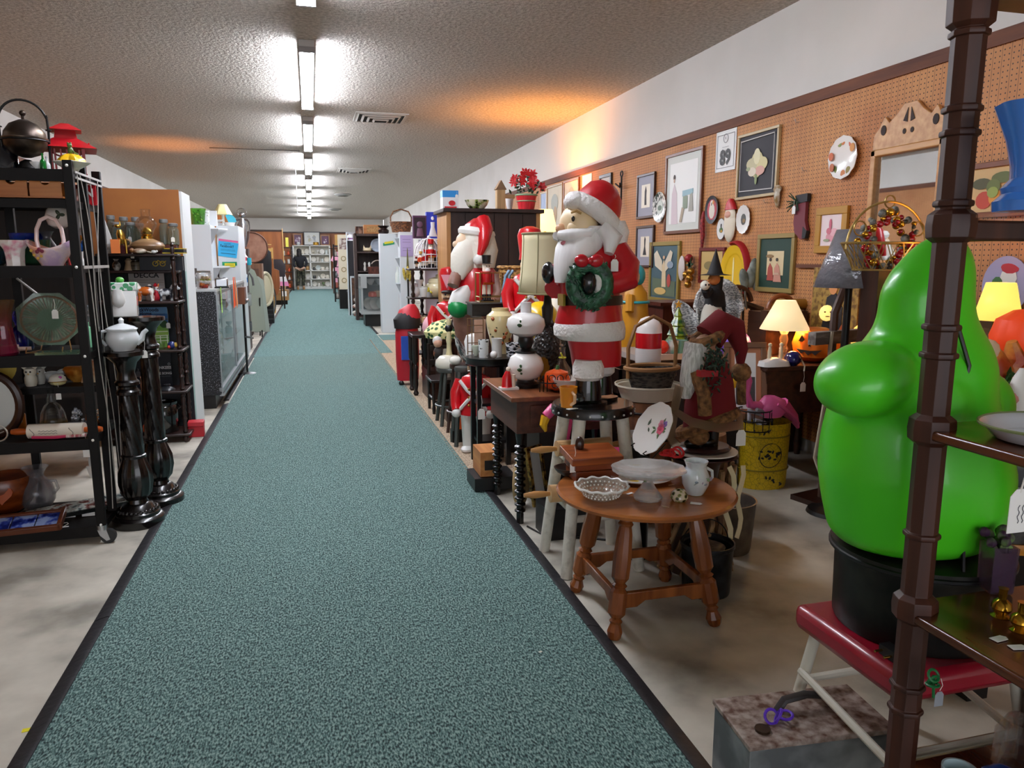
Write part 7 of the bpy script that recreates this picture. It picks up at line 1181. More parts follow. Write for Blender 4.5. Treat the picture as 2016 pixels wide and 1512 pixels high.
m=MB(N('b9b9b6','e6e6e4',60,.7,stretch=(2,2,.2)));m.loft([(-.11,-.02,.24,.02,.02),(-.1,-.03,.32,.045,.04),(-.08,-.02,.42,.05,.05),(-.05,-.0,.48,.06,.06)],16);m.build('beard',r);m=MB(K('b98a70',.5));m.sph((-.02,0,.46),(.05,.05,.055));m.build('head',r)
m=MB(vel);m.tube([(0,0,.5),(.06,0,.56),(.12,0,.54),(.16,0,.44),(.16,0,.37)],[.07,.065,.05,.03,.015],12);m.build('hat',r);m=MB(fu);m.torus((-.01,0,.5),.06,.025,20,8,ry=-.5);m.sph((.165,0,.34),.045,12);m.tube([(.17,0,.33),(.16,-.02,.24),(.165,-.02,.2)],.02,8);m.build('hat_fur',r)
m=MB(N('0c1a12','33503c',60,.6));rn=random.Random(8)
for k in range(150):m.sph((-.03+rn.gauss(0,.03),-.11+rn.gauss(0,.015),.4+rn.gauss(0,.04)),(.014,.004,.004),5,ry=rn.uniform(0,3),rz=rn.uniform(0,3))
m.build('greenery',r);m=MB(K('a3121f',.4));m.b2((-.11,-.14,.35),(-.03,-.1,.375));m.build('red_book',r);m=MB(G('c9b090',.5,1.1,.6));m.tube([(-.16,-.05,.3),(-.19,-.07,.2),(-.14,-.13,.16),(-.02,-.15,.13),(.1,-.12,.13),(.15,-.02,.17)],.024,6,flat=.12);m.tube([(-.19,-.07,.2),(-.22,-.1,.09),(-.19,-.11,.05)],.022,6,flat=.4);m.build('net_ribbon',r);tag_on(r,(.15,-.05,.14),.05,2)
# ================================================================ on the pegboard wall
WX=XR-.008
def hang(lab,tl,br,fc,pc,fw=.025,img=None,mat_c=None,cat='picture',d=.025,name='framed_picture',mw=.14):
 a,b=wl(*tl,WX),wl(*br,WX);return frame_at(name,lab,(WX,(a.y+b.y)/2,b.z),a.y-b.y,a.z-b.z,fc,pc,fw,0,-PI/2,img,mat_c,d,cat,mw)
def onwall(name,lab,cat,px,py,off=.012):return T(name,lab,cat,wl(px,py,WX)-Vector((off,0,0)),-PI/2)
r=hang('white card sign with black number 89 on the pegboard',(1412,262),(1448,333),'e9e9e6','f1f1ee',.012,None,None,'sign',.006,'number_sign');m=MB();m.text('89',.17,K('17171a',.5),LM((0,-.009,.11)),.006);m.torus((0,-.008,.27),.035,.0025,18,4,K('8d8d90',.6),rx=PI/2,sy=1);m.text('K',.03,K('8d8d90',.6),LM((0,-.008,.27)));m.b2((-.05,-.0085,.198),(.05,-.0075,.202),K('a9a9ac',.6));f=MB(K('30323a',.6));m.build('number',r)
for q in(0,1):f.b2((-.135,-.0075,.03+q*.27),(.135,-.006,.033+q*.27));f.b2((-.135+q*.267,-.0075,.03),(-.132+q*.267,-.006,.303))
f.build('border',r)
cr_,pn='d9cf9a','d9a898'
r=hang('black fabric picture of cream magnolia flowers in a silver gilt frame',(1458,268),(1532,384),'b9a377','15141c',.022,[(cr_,ov(.0,.5,.16,.2)),('c9c29a',ov(-.12,.52,.14,.09)),(cr_,ov(.13,.5,.13,.1)),('e6dfb8',ov(.0,.62,.08,.12)),(pn,ov(.08,.4,.12,.07)),('e2d6c0',ov(-.1,.4,.1,.07)),('8d9a6a',ov(0,.28,.03,.08)),('a3aa84',ov(-.2,.45,.05,.03)),('c9c6c0',[(-.4,.88),(.4,.9),(.4,.915),(-.4,.895)]),('c9c6c0',[(-.4,.12),(.4,.1),(.4,.115),(-.4,.135)]),('c9c6c0',[(-.41,.12),(-.4,.12),(-.4,.9),(-.41,.9)]),('c9c6c0',[(.4,.1),(.41,.1),(.41,.9),(.4,.9)])])
hang('tall framed print of a lady beside a blue stove, brown wood frame',(1315,307),(1382,457),'6b3a1f','efefea',.03,[('d9c9cc',[(-.3,.12),(-.12,.12),(-.16,.5),(-.24,.62),(-.3,.5)]),('3a2a26',ov(-.24,.7,.03,.035)),('c8a58e',ov(-.24,.66,.02,.025)),('9fc0c8',[(.0,.45),(.28,.47),(.28,.53),(.0,.52)]),('8d9a86',[(.02,.3),(.14,.3),(.14,.45),(.02,.45)]),('a9a79c',[(.18,.26),(.3,.26),(.26,.48),(.2,.46)]),('b5a58f',[(-.06,.14),(.0,.14),(.06,.3),(.0,.32)])],'d5d8cf',mw=.09)
sil=[('2a2226',[(-.05,.3),(.06,.3),(.04,.5),(.05,.62),(0,.72),(-.05,.6)])]
hang('small framed silhouette figure with grey mount, upper one of the pair',(1258,346),(1290,428),'3a2018','e9e0cc',.025,sil,'9a9aa6',mw=.2);hang('small framed silhouette figure with grey mount, lower one of the pair',(1256,446),(1288,527),'3a2018','e9e0cc',.025,[('1d1a1e',[(-.09,.3),(.1,.3),(.03,.5),(.05,.68),(0,.74),(-.03,.66),(-.02,.5)])],'9a9aa6',mw=.2)
hang('gilt framed old print of a guardian figure with wings over children',(1283,477),(1338,598),'8f7a34','3f5a62',.04,[('5b6a52',[(-.38,.1),(.38,.1),(.38,.35),(-.38,.4)]),('d8c39a',[(-.06,.25),(.08,.25),(.06,.6),(0,.7),(-.06,.6)]),('d9cdb4',[(-.05,.5),(-.3,.6),(-.34,.8),(-.24,.86),(-.06,.68)]),('d9cdb4',[(.05,.5),(.2,.6),(.28,.82),(.2,.86),(.04,.68)]),('c9a27e',ov(0,.74,.035,.03)),('b0443a',ov(.18,.36,.06,.11)),('d3b06a',ov(-.1,.18,.2,.06)),('8fa0ae',ov(.22,.62,.1,.06))])
hang('red framed landscape print partly behind the black witch hat',(1381,488),(1428,560),'6b1a16','c9a968',.03,[('8a7a4a',ov(-.1,.5,.2,.12)),('6d7a4a',ov(.15,.45,.14,.1))])
hang('fashion plate of two ladies, green mount and gilt frame',(1497,462),(1563,578),'97814a','dcc79a',.035,[('a9483a',[(-.2,.2),(-.02,.2),(-.06,.42),(-.13,.5),(-.18,.42)]),('c98e78',[(-.02,.18),(.2,.18),(.12,.45),(.06,.5),(.0,.42)]),('3a2a26',ov(-.12,.56,.03,.03)),('2d2520',ov(.06,.56,.03,.03)),('8a6a40',ov(-.14,.62,.1,.03)),('c9a58a',[(0,.3),(.14,.3),(.12,.34),(.0,.34)])],'16382a',mw=.2)
hang('gold framed print of pink roses on the pegboard',(1613,410),(1668,498),'b0812e','ecdad9',.05,[('d99aa4',ov(.0,.35,.15,.1)),('e3b0b8',ov(.1,.45,.12,.09)),('c9707f',ov(-.06,.48,.08,.07)),('c7657a',ov(-.02,.62,.04,.12)),('9aa585',ov(-.12,.28,.1,.03))])
hang('still life picture of fruit on a cream ground at the right edge',(1903,326),(2030,424),'6b3a1e','c9a873',.03,[('b3402a',ov(-.15,.32,.12,.16)),('c98a2e',ov(.02,.35,.1,.14)),('4a4a2a',ov(-.2,.62,.14,.1)),('55602f',ov(.1,.7,.16,.1)),('5f6a34',ov(-.02,.55,.1,.14)),('7a3a4a',ov(.2,.38,.12,.16)),('8a9a4a',ov(-.02,.45,.08,.1))])
hang('framed pale arch print left of the big santa, nearer the corner',(1112,357),(1141,428),'8a5a34','d9ccb0',.03,[('c4b89a',ov(0,.5,.2,.3))]);hang('framed pale arch print by the poinsettia',(1079,368),(1109,452),'a08050','cfc9b4',.03,[('a9b0a8',ov(0,.6,.22,.2)),('b59a78',ov(.05,.35,.1,.18))]);hang('narrow bright print right beside the wardrobe top',(1066,380),(1078,436),'c9b48a','a9bcd8',.02,[('e9c04a',[(-.3,.1),(.3,.1),(.3,.4),(-.3,.4)])])
hang('white card with number above the big santa hat',(1147,346),(1165,384),'dedede','efefec',.01,[('4a4a4e',ov(0,.3,.12,.1))],None,'sign',.006,'number_sign');hang('small dark framed mirror just above the big santa hat',(1183,346),(1206,366),'2a211c','c9c6bf',.04)
def disc(lab,px,py,R,base,rim=None,marks=(),sy=1.,cat='plate',fl_=0,name='wall_plate'):
 r=onwall(name,lab,cat,px,py);r.scale=(1,1,sy);m=MB();plate_on(m,R,base,rim,fl_,.12);m.build('plate',r)
 m=MB(K('8a8a8a',.5))
 for k,(c,x,z,a,b)in enumerate(marks):m.prism(ov(x*R,z*R,a*R,b*R,10),.003,K(c,.5),LM((0,-.0095-.004*(abs(x)>.6)*3-.0006*k,0)))
 if marks:m.build('painted_motif',r)
 return r
disc('white scalloped plate with autumn fruit sprays high on the pegboard',1666,310,.138,CHINA,None,[(c,.78*cos(a),.78*sin(a),.16,.2)for c,a in(('c9702a',1.7),('7a8a3a',2.0),('b8502a',.9),('d08a3a',.5),('c9602a',3.0),('b8602a',3.7),('7a8a4a',3.9),('c9783a',4.8),('8a7a3a',5.3))],1,'plate',12)
disc('black and white transfer plate hung by the silhouettes',1303,408,.15,N('e3e3dc','3f4a44',26,.2,0,.46,.6),None,[('c9d0c4',0,0,.45,.45),('5a6a58',0,-.05,.3,.18)])
disc('dark rimmed oval snowman plaque with plaid bow',1406,413,.11,K('20222a',.4),None,[('b8404a',0,0,.75,.75),('e2d9c8',0,-.1,.45,.55),('e2d9c8',.0,.4,.28,.28),('d88a3a',.2,.5,.14,.14),('2a2a2a',-.05,.4,.05,.12)],1.1,'plaque',name='wall_plaque')
disc('white pierced edge plate with dark bird motif',1468,432,.1,K('e6e2da',.3),None,[('4a4a44',0,0,.35,.4),('8a6a3a',.1,-.1,.2,.15)],1.15,'plate',16)
disc('small white oval plate with green and orange motif',1424,451,.07,CHINA,K('5a5a52',.4),[('4a6a3a',0,-.1,.4,.25),('d8a03a',.1,-.2,.2,.12),('222222',.0,.3,.12,.2)],1.3)
disc('big yellow oval plaque with red ruffled edge behind the witch',1450,540,.2,K('e6b80c',.5),None,[('f0e0a0',-.1,.1,.06,.5)],1.2,'plaque',name='wall_plaque');m=MB(K('a3161c',.6));q=wl(1450,540,WX);m.tube([(q.x-.01,q.y-.2*cos(a)-.0,q.z+.26*sin(a))for a in[-.6+k*.22 for k in range(12)]],.045,8,flat=.4);m.thing('red_ruffle','red pleated ruffle along the edge of the yellow oval plaque','ruffle')
r=onwall('santa_plaque','long bearded santa face plaque between the round plaques','plaque',1442,430);m=MB(K('e6dac2',.5));m.sph((0,-.01,-.05),(.085,.03,.15));m.sph((.0,-.01,.02),(.08,.03,.08));m.build('beard',r);m=MB(K('b81c24',.4));m.loft([(0,-.01,.07,.085,.03),(0,-.01,.12,.06,.03),(0,-.01,.16,.02,.02)],14);m.build('cap',r);m=MB(K('d9a08a',.5));m.sph((0,-.035,.03),(.045,.012,.03));m.build('face',r)
r=onwall('stocking_plaque','flat wooden red christmas stocking with green sprig and tag','plaque',1580,430,.02);m=MB(K('6e2430',.6));m.prism([(-.05,.1),(.07,.11),(.07,-.02),(.1,-.09),(.085,-.14),(.03,-.15),(-.04,-.1),(-.06,-.03)],.025);m.build('stocking',r);m=MB(K('17191d',.6));m.prism([(-.055,.1),(.085,.115),(.085,.17),(-.04,.165)],.028);m.build('cuff',r);MB(m.m).prism([(.055,-.06),(.1,-.09),(.085,-.145),(.05,-.14)],.028).build('heel',r);m=MB(K('1f3a22',.6));rn=random.Random(1);[m.tube([(-.03,-.015,.12),(-.03+rn.uniform(-.1,.06),-.03,.12+rn.uniform(-.07,.07))],.004,4)for k in range(16)];m.build('sprig',r);tag_on(r,(-.04,-.03,.13),.04,1.6)
r=onwall('angel_hanger','small tan and white owl shaped hanger near the magnolia picture','ornament',1535,385);m=MB(N('8a6a3a','cfc9b8',24,.5));m.loft([(0,0,-.09,.01,.01),(0,-.01,-.03,.03,.02),(0,-.01,.02,.03,.02),(0,-.01,.05,.05,.02),(0,-.01,.075,.02,.012)],12);m.build('body',r)
r=onwall('iron_hook','black wrought iron hook rack above and behind the big santa','hook',1228,375,.03);m=MB(IRON);m.tube([(0,0,.16),(0,0,-.16)],.012,6);m.tube([(0,0,.05),(.08,-.05,.03),(.1,-.06,.07)],.01,6);m.tube([(0,0,.02),(-.1,-.03,.08)],.01,6);m.torus((0,0,.18),.03,.008,14,5,rx=PI/2);m.tube([(0,0,-.1),(.05,-.04,-.2),(.0,-.05,-.24)],.01,6);m.build('hook',r)
for i,(px,py)in enumerate(((1574,240),(1588,335),(1448,405),(1512,398))):m=MB(STEEL);m.tube([(0,0,0),(-.03,0,-.005),(-.04,0,.02)],.0025,5);m.thing('peg_hook','small empty metal peg hook on the pegboard, %s'%['highest','above the stocking','left of the magnolia picture','under the magnolia picture'][i],'hook',wl(px,py,WX))
m=MB(N('6a1216','a32a2a',40,.6));m.tube([(0,0,.16),(-.01,0,.05),(0,0,-.05),(-.005,0,-.16)],[.01,.025,.022,.012],7);m.thing('pepper_string','dark red string of dried peppers hanging by the lady print','ornament',wl(1384,452,WX-.03))
r=onwall('lady_ornament','white plaster lady ornament hung above the small cabinet','ornament',1346,528);m=MB(K('d9cdc6',.4));m.sph((0,-.01,0),(.06,.02,.12));m.build('plaque',r);r=onwall('bell_bunch','bunch of gold bells with red rose and greenery','ornament',1365,530,.05);m=MB(GOLD);[m.sph((x,0,z),.035,10)for x,z in((-.04,-.05),(.03,-.08),(0,-.14),(.05,-.02))];m.build('bells',r);m=MB(K('9a1a22',.5));m.sph((0,0,.1),.04,8);m.build('rose',r);m=MB(K('27401f',.6));[m.prism([(-.08,0),(0,.02),(.02,0),(0,-.02)],.01,None,LM((.02,0,.04),0,k*1.0))for k in range(6)];m.build('leaves',r)
oak=W('b07a44','d0a068','y',.4);r=T('wall_mirror','oak framed wall mirror with pierced carved crest','mirror',(WX,3.80,1.35),-PI/2);m=MB(W('b07a44','d0a068','x',.4));hw=.285
m.b2((-hw,-.04,0),(-hw+.04,0,.71));m.b2((hw-.04,-.04,0),(hw,0,.71));m.b2((-hw,-.04,0),(hw,0,.04));m.b2((-hw,-.04,.67),(hw,0,.71));m.build('frame',r,bev=.006);m=MB(K('e9eef0',.02,1));m.b2((-hw+.04,-.012,.04),(hw-.04,-.008,.67));m.build('mirror_glass',r)
m=MB(oak);m.prism([(-hw,.71),(hw,.71),(hw,.8),(.24,.84),(.2,.9),(.16,.86),(.1,.9),(.05,.95),(-.05,.95),(-.1,.9),(-.16,.86),(-.2,.9),(-.24,.84),(-hw,.8)],.025,None,LM((0,-.015,0)));m.build('crest',r,bev=.004);m=MB(K('2a170c',.7));[m.prism(ov(x,.82,.022,.03,12),.004,None,LM((0,-.029,0)))for x in(-.2,.2)];[m.prism([(q*.012,.84),(q*.045,.85),(q*.012,.92)],.004,None,LM((0,-.029,0)))for q in(-1,1)];[m.prism(ov(q*.03,.79,.013,.016,10),.004,None,LM((0,-.029,0)))for q in(-1,1)];m.build('piercings',r)
MB(trimw).b2((XR-.03,4.1,1.335),(XR-.006,4.79,1.36)).thing('wall_ledge','dark strip ledge under the rose print on the pegboard','ledge');MB(trimw).b2((XR-.03,2.6,1.5),(XR-.006,3.45,1.53)).thing('wall_ledge','dark strip ledge below the fruit picture','ledge')
disc('round snowman plaque with red cap and green mitten at the right edge',1988,562,.135,K('a9a2c4',.5),None,[('e6e2da',0,-.3,.6,.55),('e6e2da',.05,.25,.36,.34),('b3202a',.1,.62,.4,.22),('3a6a34',-.4,0,.25,.3),('b3202a',.1,.0,.3,.1)],1.1,'plaque',name='wall_plaque');r=onwall('slogan_sign','wooden sign with red lettering LET IT SNOW at the right edge','sign',2000,624);MB(K('c9a894',.6)).b2((-.16,-.01,-.04),(.2,0,.04)).build('board',r);MB().text('Let it Snow',.06,K('8a1a22',.5),LM((.02,-.011,0)),.001,w=.32).build('lettering',r)
r=T('autumn_poster','autumn leaf poster of a child in dark clothes propped behind the buffet','poster',(XR-.05,4.32,.78),-PI/2);MB(N('6a4a1a','a8863a',30,.6,0,.4,.6)).b2((-.22,-.01,0),(.24,0,.56)).build('poster',r);m=MB(K('16141a',.6));m.prism([(-.12,.02),(.1,.02),(.1,.3),(.02,.4),(-.06,.36)],.004,None,LM((0,-.012,0)));m.prism(ov(0,.44,.045,.06),.004,K('d9955a',.5),LM((0,-.014,0)));m.prism(ov(.02,.5,.07,.045),.004,K('b8421f',.5),LM((0,-.016,0)));m.prism(ov(.14,.12,.06,.08),.004,K('b8521f',.5),LM((0,-.014,0)));m.build('figure',r)
# ================================================================ tables and figures below the pegboard
wt=W('2a150e','4a2a1c','y',.3)
def table(lab,x0,y0,x1,y1,h,m_=wt,skirt=.12,name='display_table'):
 r=T(name,lab,'table',(x0,y0,0));w,d=x1-x0,y1-y0;MB(m_).b2((0,0,h-.03),(w,d,h)).build('top',r,bev=.006);MB(m_).b2((.02,.02,h-skirt),(w-.02,d-.02,h-.03)).build('apron',r)
 for x in(.04,w-.04):
  for y in(.04,d-.04):MB(m_).turn((x,y,0),(x,y,h-skirt),[(.02,0),(.028,.2),(.018,.4),(.028,.9),(.03,1)],10).build('leg',r)
 return r
table('dark buffet table under the cream shaded lamp and carved pumpkin',2.66,3.95,3.40,4.6,.745,wt,.3);table('low wooden table of christmas pieces behind the hoop basket',2.2,4.85,2.9,5.8,.70,W('5a3a26','7d5638','x',.5));MB(K('b9aaa0',.4)).b2((2.15,4.8,.72),(2.72,5.3,.745)).thing('marble_top','pale grey stone slab with curved edge behind the hoop basket','slab')if False else MB(K('b3a59c',.4)).b2((2.15,4.72,.7),(2.74,5.2,.74)).thing('stone_slab','pale grey stone slab under the ceramic tree','slab')
r=T('cream_lamp','table lamp with glowing cream cone shade and crystal stem on the buffet','lamp',S(1540,720,4.2,.746));MB(G('e9d9c0',.05,alpha=.6)).lathe([(.05,0),(.03,.03),(.022,.05),(.03,.08),(.02,.1),(.028,.14),(.02,.17),(.03,.19),(.012,.21)],n=16).build('stem',r);m=MB(E('f2d9a8',.55));m.lathe([(.155,.205),(.06,.39)],n=36,closed=True);m.build('lamp_shade',r,solid=.002)
l=bpy.data.lights.new('bulb','POINT');l.energy=9;l.color=hexc('ffc070')[:3];l.shadow_soft_size=.03;o=bpy.data.objects.new('bulb',l);COL.objects.link(o);o.parent=r;o.location=(0,0,.26)
def pumpkin(p,R,lab,face=True,c='d9741a',rz=-.9,glow=0):
 r=T('jack_o_lantern',lab,'pumpkin',p,rz);pm=K(c,.4)if not glow else E(c,glow);MB(pm).lathe([(R*.5,0),(R*.9,R*.25),(R,R*.8),(R*.85,R*1.3),(R*.4,R*1.5),(.01,R*1.42)],n=48,flute=10,fd=.03).build('body',r)
 if face:
  m=MB(K('1a0d06',.6));X=lambda x,z:LM((0,-R*1.0,0));y=-R*.97
  for q in(-1,1):m.prism([(q*R*.15,R*.9),(q*R*.5,R*.95),(q*R*.38,R*1.2)],R*.12,None,LM((0,y+R*.1,0),0,0,0))
  m.prism([(-.06*R,R*.75),(.06*R,R*.75),(0,R*.87)],R*.1,None,LM((0,y+.02*R,0)));m.prism([(-R*.55,R*.62),(-R*.35,R*.42),(-R*.2,R*.5),(-R*.05,R*.36),(R*.1,R*.48),(R*.25,R*.38),(R*.5,R*.6),(R*.3,R*.58),(0,R*.55),(-R*.3,R*.58)],R*.2,None,LM((0,y+R*.07,0)));m.build('carved_face',r)
 return r
pumpkin(S(1603,722,4.12,.746),.145,'large carved foam jack o lantern on the buffet');
r=T('white_figurine_base','white figurine group on a stepped base in front of the lamp','figurine',S(1522,724,4.0,.746));m=MB(K('dcd9d4',.4));m.loft([(0,0,0,.1,.06),(0,0,.03,.09,.05),(0,0,.05,.03,.03)],12,pw=4);m.build('base',r);m=MB(K('d8c9a8',.4));[m.loft([(x,0,.04,.012,.012),(x,0,.09,.014,.012),(x,0,.12,.008,.008)],8)for x in(-.03,.05)];[m.sph((x,0,.13),.013,8)for x in(-.03,.05)];m.build('figures',r)
r=T('blue_bauble','dark blue lantern ornament with cream cord and tag on the buffet edge','ornament',S(1560,727,3.99,.746));m=MB(K('16185a',.12,coat=.4));m.lathe([(.025,0),(.05,.025),(.052,.05),(.035,.08),(.015,.09)],n=20);m.build('body',r);m=MB(K('d8d0b8',.5));m.tube([(.03,-.04,.04),(.05,-.05,.0),(.04,-.06,-.03)],.005,5);m.build('cord',r);tag_on(r,(.04,-.06,-.03),.07,1.6)
frame_at('leaning_picture','brown framed print of a pale horse head leaning against the buffet',(2.55,3.98,.42),.26,.48,'6a4426','d8d8d2',.035,-.25,-.35,[('3a3a38',[(-.22,.2),(.22,.2),(.22,.55),(-.22,.55)]),('e3e3de',[(-.1,.2),(.12,.2),(.1,.4),(.16,.48),(0,.54),(-.12,.44)])],'a86e4a',mw=.12);MB(bl).b2((2.4,3.97,0),(2.5,4.1,.41)).thing('dark_stool','dark block stool under the leaning horse print','stool')
MB(K('9a7a34',.3,.6)).cyl((0,0,0),(.3,0,0),.04,n=18).thing('brass_tube','rolled gold tube with dark end lying behind the cream lamp','tube',S(1522,585,4.7,1.075),.0);MB(wt).b2((3.05,4.62,.0),(3.42,4.79,1.03)).thing('back_cabinet','tall dark cabinet behind the buffet and lamp','cabinet')
m=MB(W('6a3418','9a5a30','x',.35));m.tube(arc((0,0,0),.1,.1,PI-.1,12),.018,8);m.thing('bent_handle','bent brown wooden bow above the cream lamp','bow',S(1538,596,4.5,1.05));MB(wt).b2((-.12,-.02,-.3),(.12,.05,.0)).thing('wood_block','dark block under the bent wooden bow','block',S(1538,596,4.5,1.047))
def mask(px,py,y,z,c,e,lab,s=.09):
 r=T('lit_face',lab,'light up figure',S(px,py,y,z),-.5);m=MB(E(c,e));m.sph((0,0,s*1.1),(s,s*.8,s*1.1));m.build('face',r);m=MB(K('5a2a12',.6));[m.sph((q*s*.35,-s*.74,s*1.3),(s*.14,s*.05,s*.1),8)for q in(-1,1)];m.sph((0,-s*.76,s*.7),(s*.3,s*.05,s*.07),8);m.build('features',r);return r
mask(1702,700,3.85,.82,'ffbf5a',.9,'glowing yellow plastic face behind the sled');mask(1662,640,4.3,.93,'f2b25a',.55,'glowing kewpie doll head above the sled bar',.075);mask(1625,655,4.35,.98,'f7d27a',.8,'glowing pale figure on top of the carved pumpkin',.05);m=MB(E('d8401a',.35));m.b2((0,0,0),(.12,.06,.32));m.thing('red_lit_box','red orange glowing candle box behind the sled','light up figure',S(1692,640,4.3,.93));MB(wt).b2((3.2,3.5,0),(3.43,3.93,.815)).thing('side_chest','dark chest beside the buffet under the lit faces','chest')
l=bpy.data.lights.new('bulb','POINT');l.energy=4;l.color=hexc('ff9a3c')[:3];l.shadow_soft_size=.05;o=bpy.data.objects.new('bulb',l);COL.objects.link(o);o.parent=bpy.data.objects['red_lit_box'];o.location=(.05,-.25,.15)
gw=N('5f564e','9a9288',24,.7,stretch=(.2,1,1));r=T('wooden_sled','old grey wooden sled with steel runners standing on end beside the green figure','sled',(2.98,3.62,0),.25);rn_=W('3a2620','5a4034','z',.5)
for x in(-.16,.16):MB(rn_).tube([(x,.0,.02),(x,0,.5),(x,0,.95),(x,.0,1.1),(x+.06,0,1.22),(x+.2,0,1.3)],.022,7).build('runner',r)
MB(gw).b2((-.34,-.03,.93),(.42,.02,1.0)).build('steering_bar',r);
for x in(-.12,.0,.12):MB(gw).b2((x-.05,-.02,.12),(x+.05,.005,.82)).build('seat_slat',r)
for z in(.2,.7):MB(rn_).b2((-.18,.0,z),(.18,.03,z+.04)).build('cross_bar',r)
m=MB(K('b3a58c',.8));m.tube([(-.22,-.04,1.0),(-.26,-.05,.6),(-.32,-.06,.3),(-.25,-.1,.1),(.0,-.12,.06),(.2,-.1,.1)],.01,6);m.build('rope',r);MB(DKWOOD).b2((-.28,-.1,0),(.3,.12,.03)).build('foot_board',r)
r=T('yellow_tub','tall oval yellow crackle painted tub with black flower stencils','tub',(2.68,3.97,0));ym=N('8a7414','e0bd1e',40,.4,0,.0,.05,tex='edge');MB(ym).bowl([(.15,0),(.155,.02),(.165,.4),(.172,.41)],t=.006,n=34,sy=.8).build('body',r);m=MB(K('8f7c1c',.4));[m.torus((0,0,z),.162,.005,34,5,sy=.8)for z in(.12,.33)];m.build('bands',r);m=MB(K('15130c',.5));rn=random.Random(3)
for k in range(26):a=-PI/2-.25+rn.gauss(0,.3);z=rn.choice((.06,.22,.22,.22,.37))+rn.uniform(-.03,.03);m.sph((.164*cos(a),.13*sin(a)-.002,z),(.012,.005,.006),6,ry=k)
m.torus((-.03,-.128,.22),.075,.0025,24,4,rx=PI/2);m.build('stencil',r)
r=T('flamingo_ornament','pink plastic flamingo perched on the yellow tub','flamingo',(2.66,3.9,.19),.1);flamingo(r,.72,1,K('e0609a',.4));r=T('wire_egg_basket','black wire basket of cords standing in the yellow tub','basket',(2.56,3.9,.38));m=MB(IRON);[m.torus((0,0,z),.1,.004,22,5)for z in(0,.06,.12)];[m.tube([(.1*cos(a),.1*sin(a),0),(.1*cos(a),.1*sin(a),.12)],.003,4)for a in[k*.52 for k in range(12)]];m.build('wire',r);m=MB(K('8a8a8e',.5));[m.tube([(rn.uniform(-.07,.07),rn.uniform(-.07,.07),.02+.02*k),(rn.uniform(-.07,.07),rn.uniform(-.07,.07),.05+.02*k)],.012,5)for k in range(6)];m.build('cords',r)
r=T('wrapped_lamp','floor lamp with plastic wrapped grey shade and dark post','lamp',(2.76,3.4,0));m=MB(K('8a8a90',.15,.3,bump=1.,bs=22));m.lathe([(.18,1.25),(.08,1.55)],n=30,closed=True);m.build('lamp_shade',r,solid=.003);MB(BLACK).cyl((0,0,.02),(0,0,1.5),.02).build('post',r);m=MB(BLACK);m.lathe([(.14,0),(.13,.02),(.02,.05)],n=22);m.build('base',r)
p=S(1742,525,3.15,1.345);r=T('wire_hoop_basket','gold wire hoop basket holding a red and gold bauble wreath','basket',p);gw2=K('b59a5a',.4,.6);m=MB(gw2);[m.tube([(q*cos(a),.6*q*sin(a),z)for a in[2*PI*k/24 for k in range(24)]],.005,5,closed=True)for q,z in((.17,0),(.24,.13))];
for k in range(18):a=2*PI*k/18;m.tube([(.17*cos(a),.1*sin(a),0),(.24*cos(a+.3),.144*sin(a+.3),.13)],.003,4);m.tube([(.17*cos(a),.1*sin(a),0),(.24*cos(a-.3),.144*sin(a-.3),.13)],.003,4)
m.tube([(.235*cos(a),0,.1+.23*sin(a))for a in[PI*k/20 for k in range(21)]],.006,6);[m.torus((q*.17,-.01,.2),.035,.004,14,5,rx=PI/2)for q in(-1,1)];m.torus((0,0,.33),.03,.004,14,5,rx=PI/2);m.build('wire_frame',r)
gm,rm_,gd=MB(K('c9962e',.2,.9)),MB(K('a3101c',.2,.2,coat=.5)),MB(N('2a2a20','8a8a80',30,.5));rn=random.Random(5)
for k in range(90):a=2*PI*k/90;q=.12+rn.uniform(-.03,.03);(gm if k%3==0 else rm_ if k%3==1 else gd).sph((q*cos(a),rn.uniform(-.06,.03),.14+q*sin(a)),rn.uniform(.01,.022),8)
gm.build('gold_garland',r);rm_.build('red_garland',r);gd.build('foliage',r);MB(DKWOOD).b2((-.05,-.02,-1.345),(.07,.1,-.005)).thing('dark_pedestal','dark tall pedestal under the gold wire hoop basket','pedestal',p)
wi=wicker('8f8f8f','e3e1dc',46)
def wchair(p,s,rz,lab):
 r=T('wicker_chair',lab,'chair',p,rz);MB(wi).lathe([(.14*s,.14*s),(.15*s,.17*s),(.001,.18*s)],n=22).build('seat',r);m=MB(wi);n=11;vs=[];fs=[]
 for k in range(n):a=PI*(-.1+1.2*k/(n-1));h=(.2+.22*max(0,sin(a)))*s;vs+=[(.15*s*cos(a),.15*s*sin(a),.15*s),(.18*s*cos(a),.19*s*sin(a),.15*s+h)]
 m.add(vs,[(2*k,2*k+2,2*k+3,2*k+1)for k in range(n-1)]);m.tube([vs[2*k+1]for k in range(n)],.018*s,6);m.build('back',r,solid=.012*s)
 for a in(.8,2.3,3.9,5.5):MB(wi).cyl((.12*s*cos(a),.12*s*sin(a),0),(.13*s*cos(a),.13*s*sin(a),.15*s),.014*s,n=7).build('leg',r)
wchair(S(1413,645,5.0,.70),.95,-.5,'white wicker doll chair holding the witch');wchair(S(1353,650,5.05,.742),.6,.3,'smaller white wicker doll chair left of the witch')
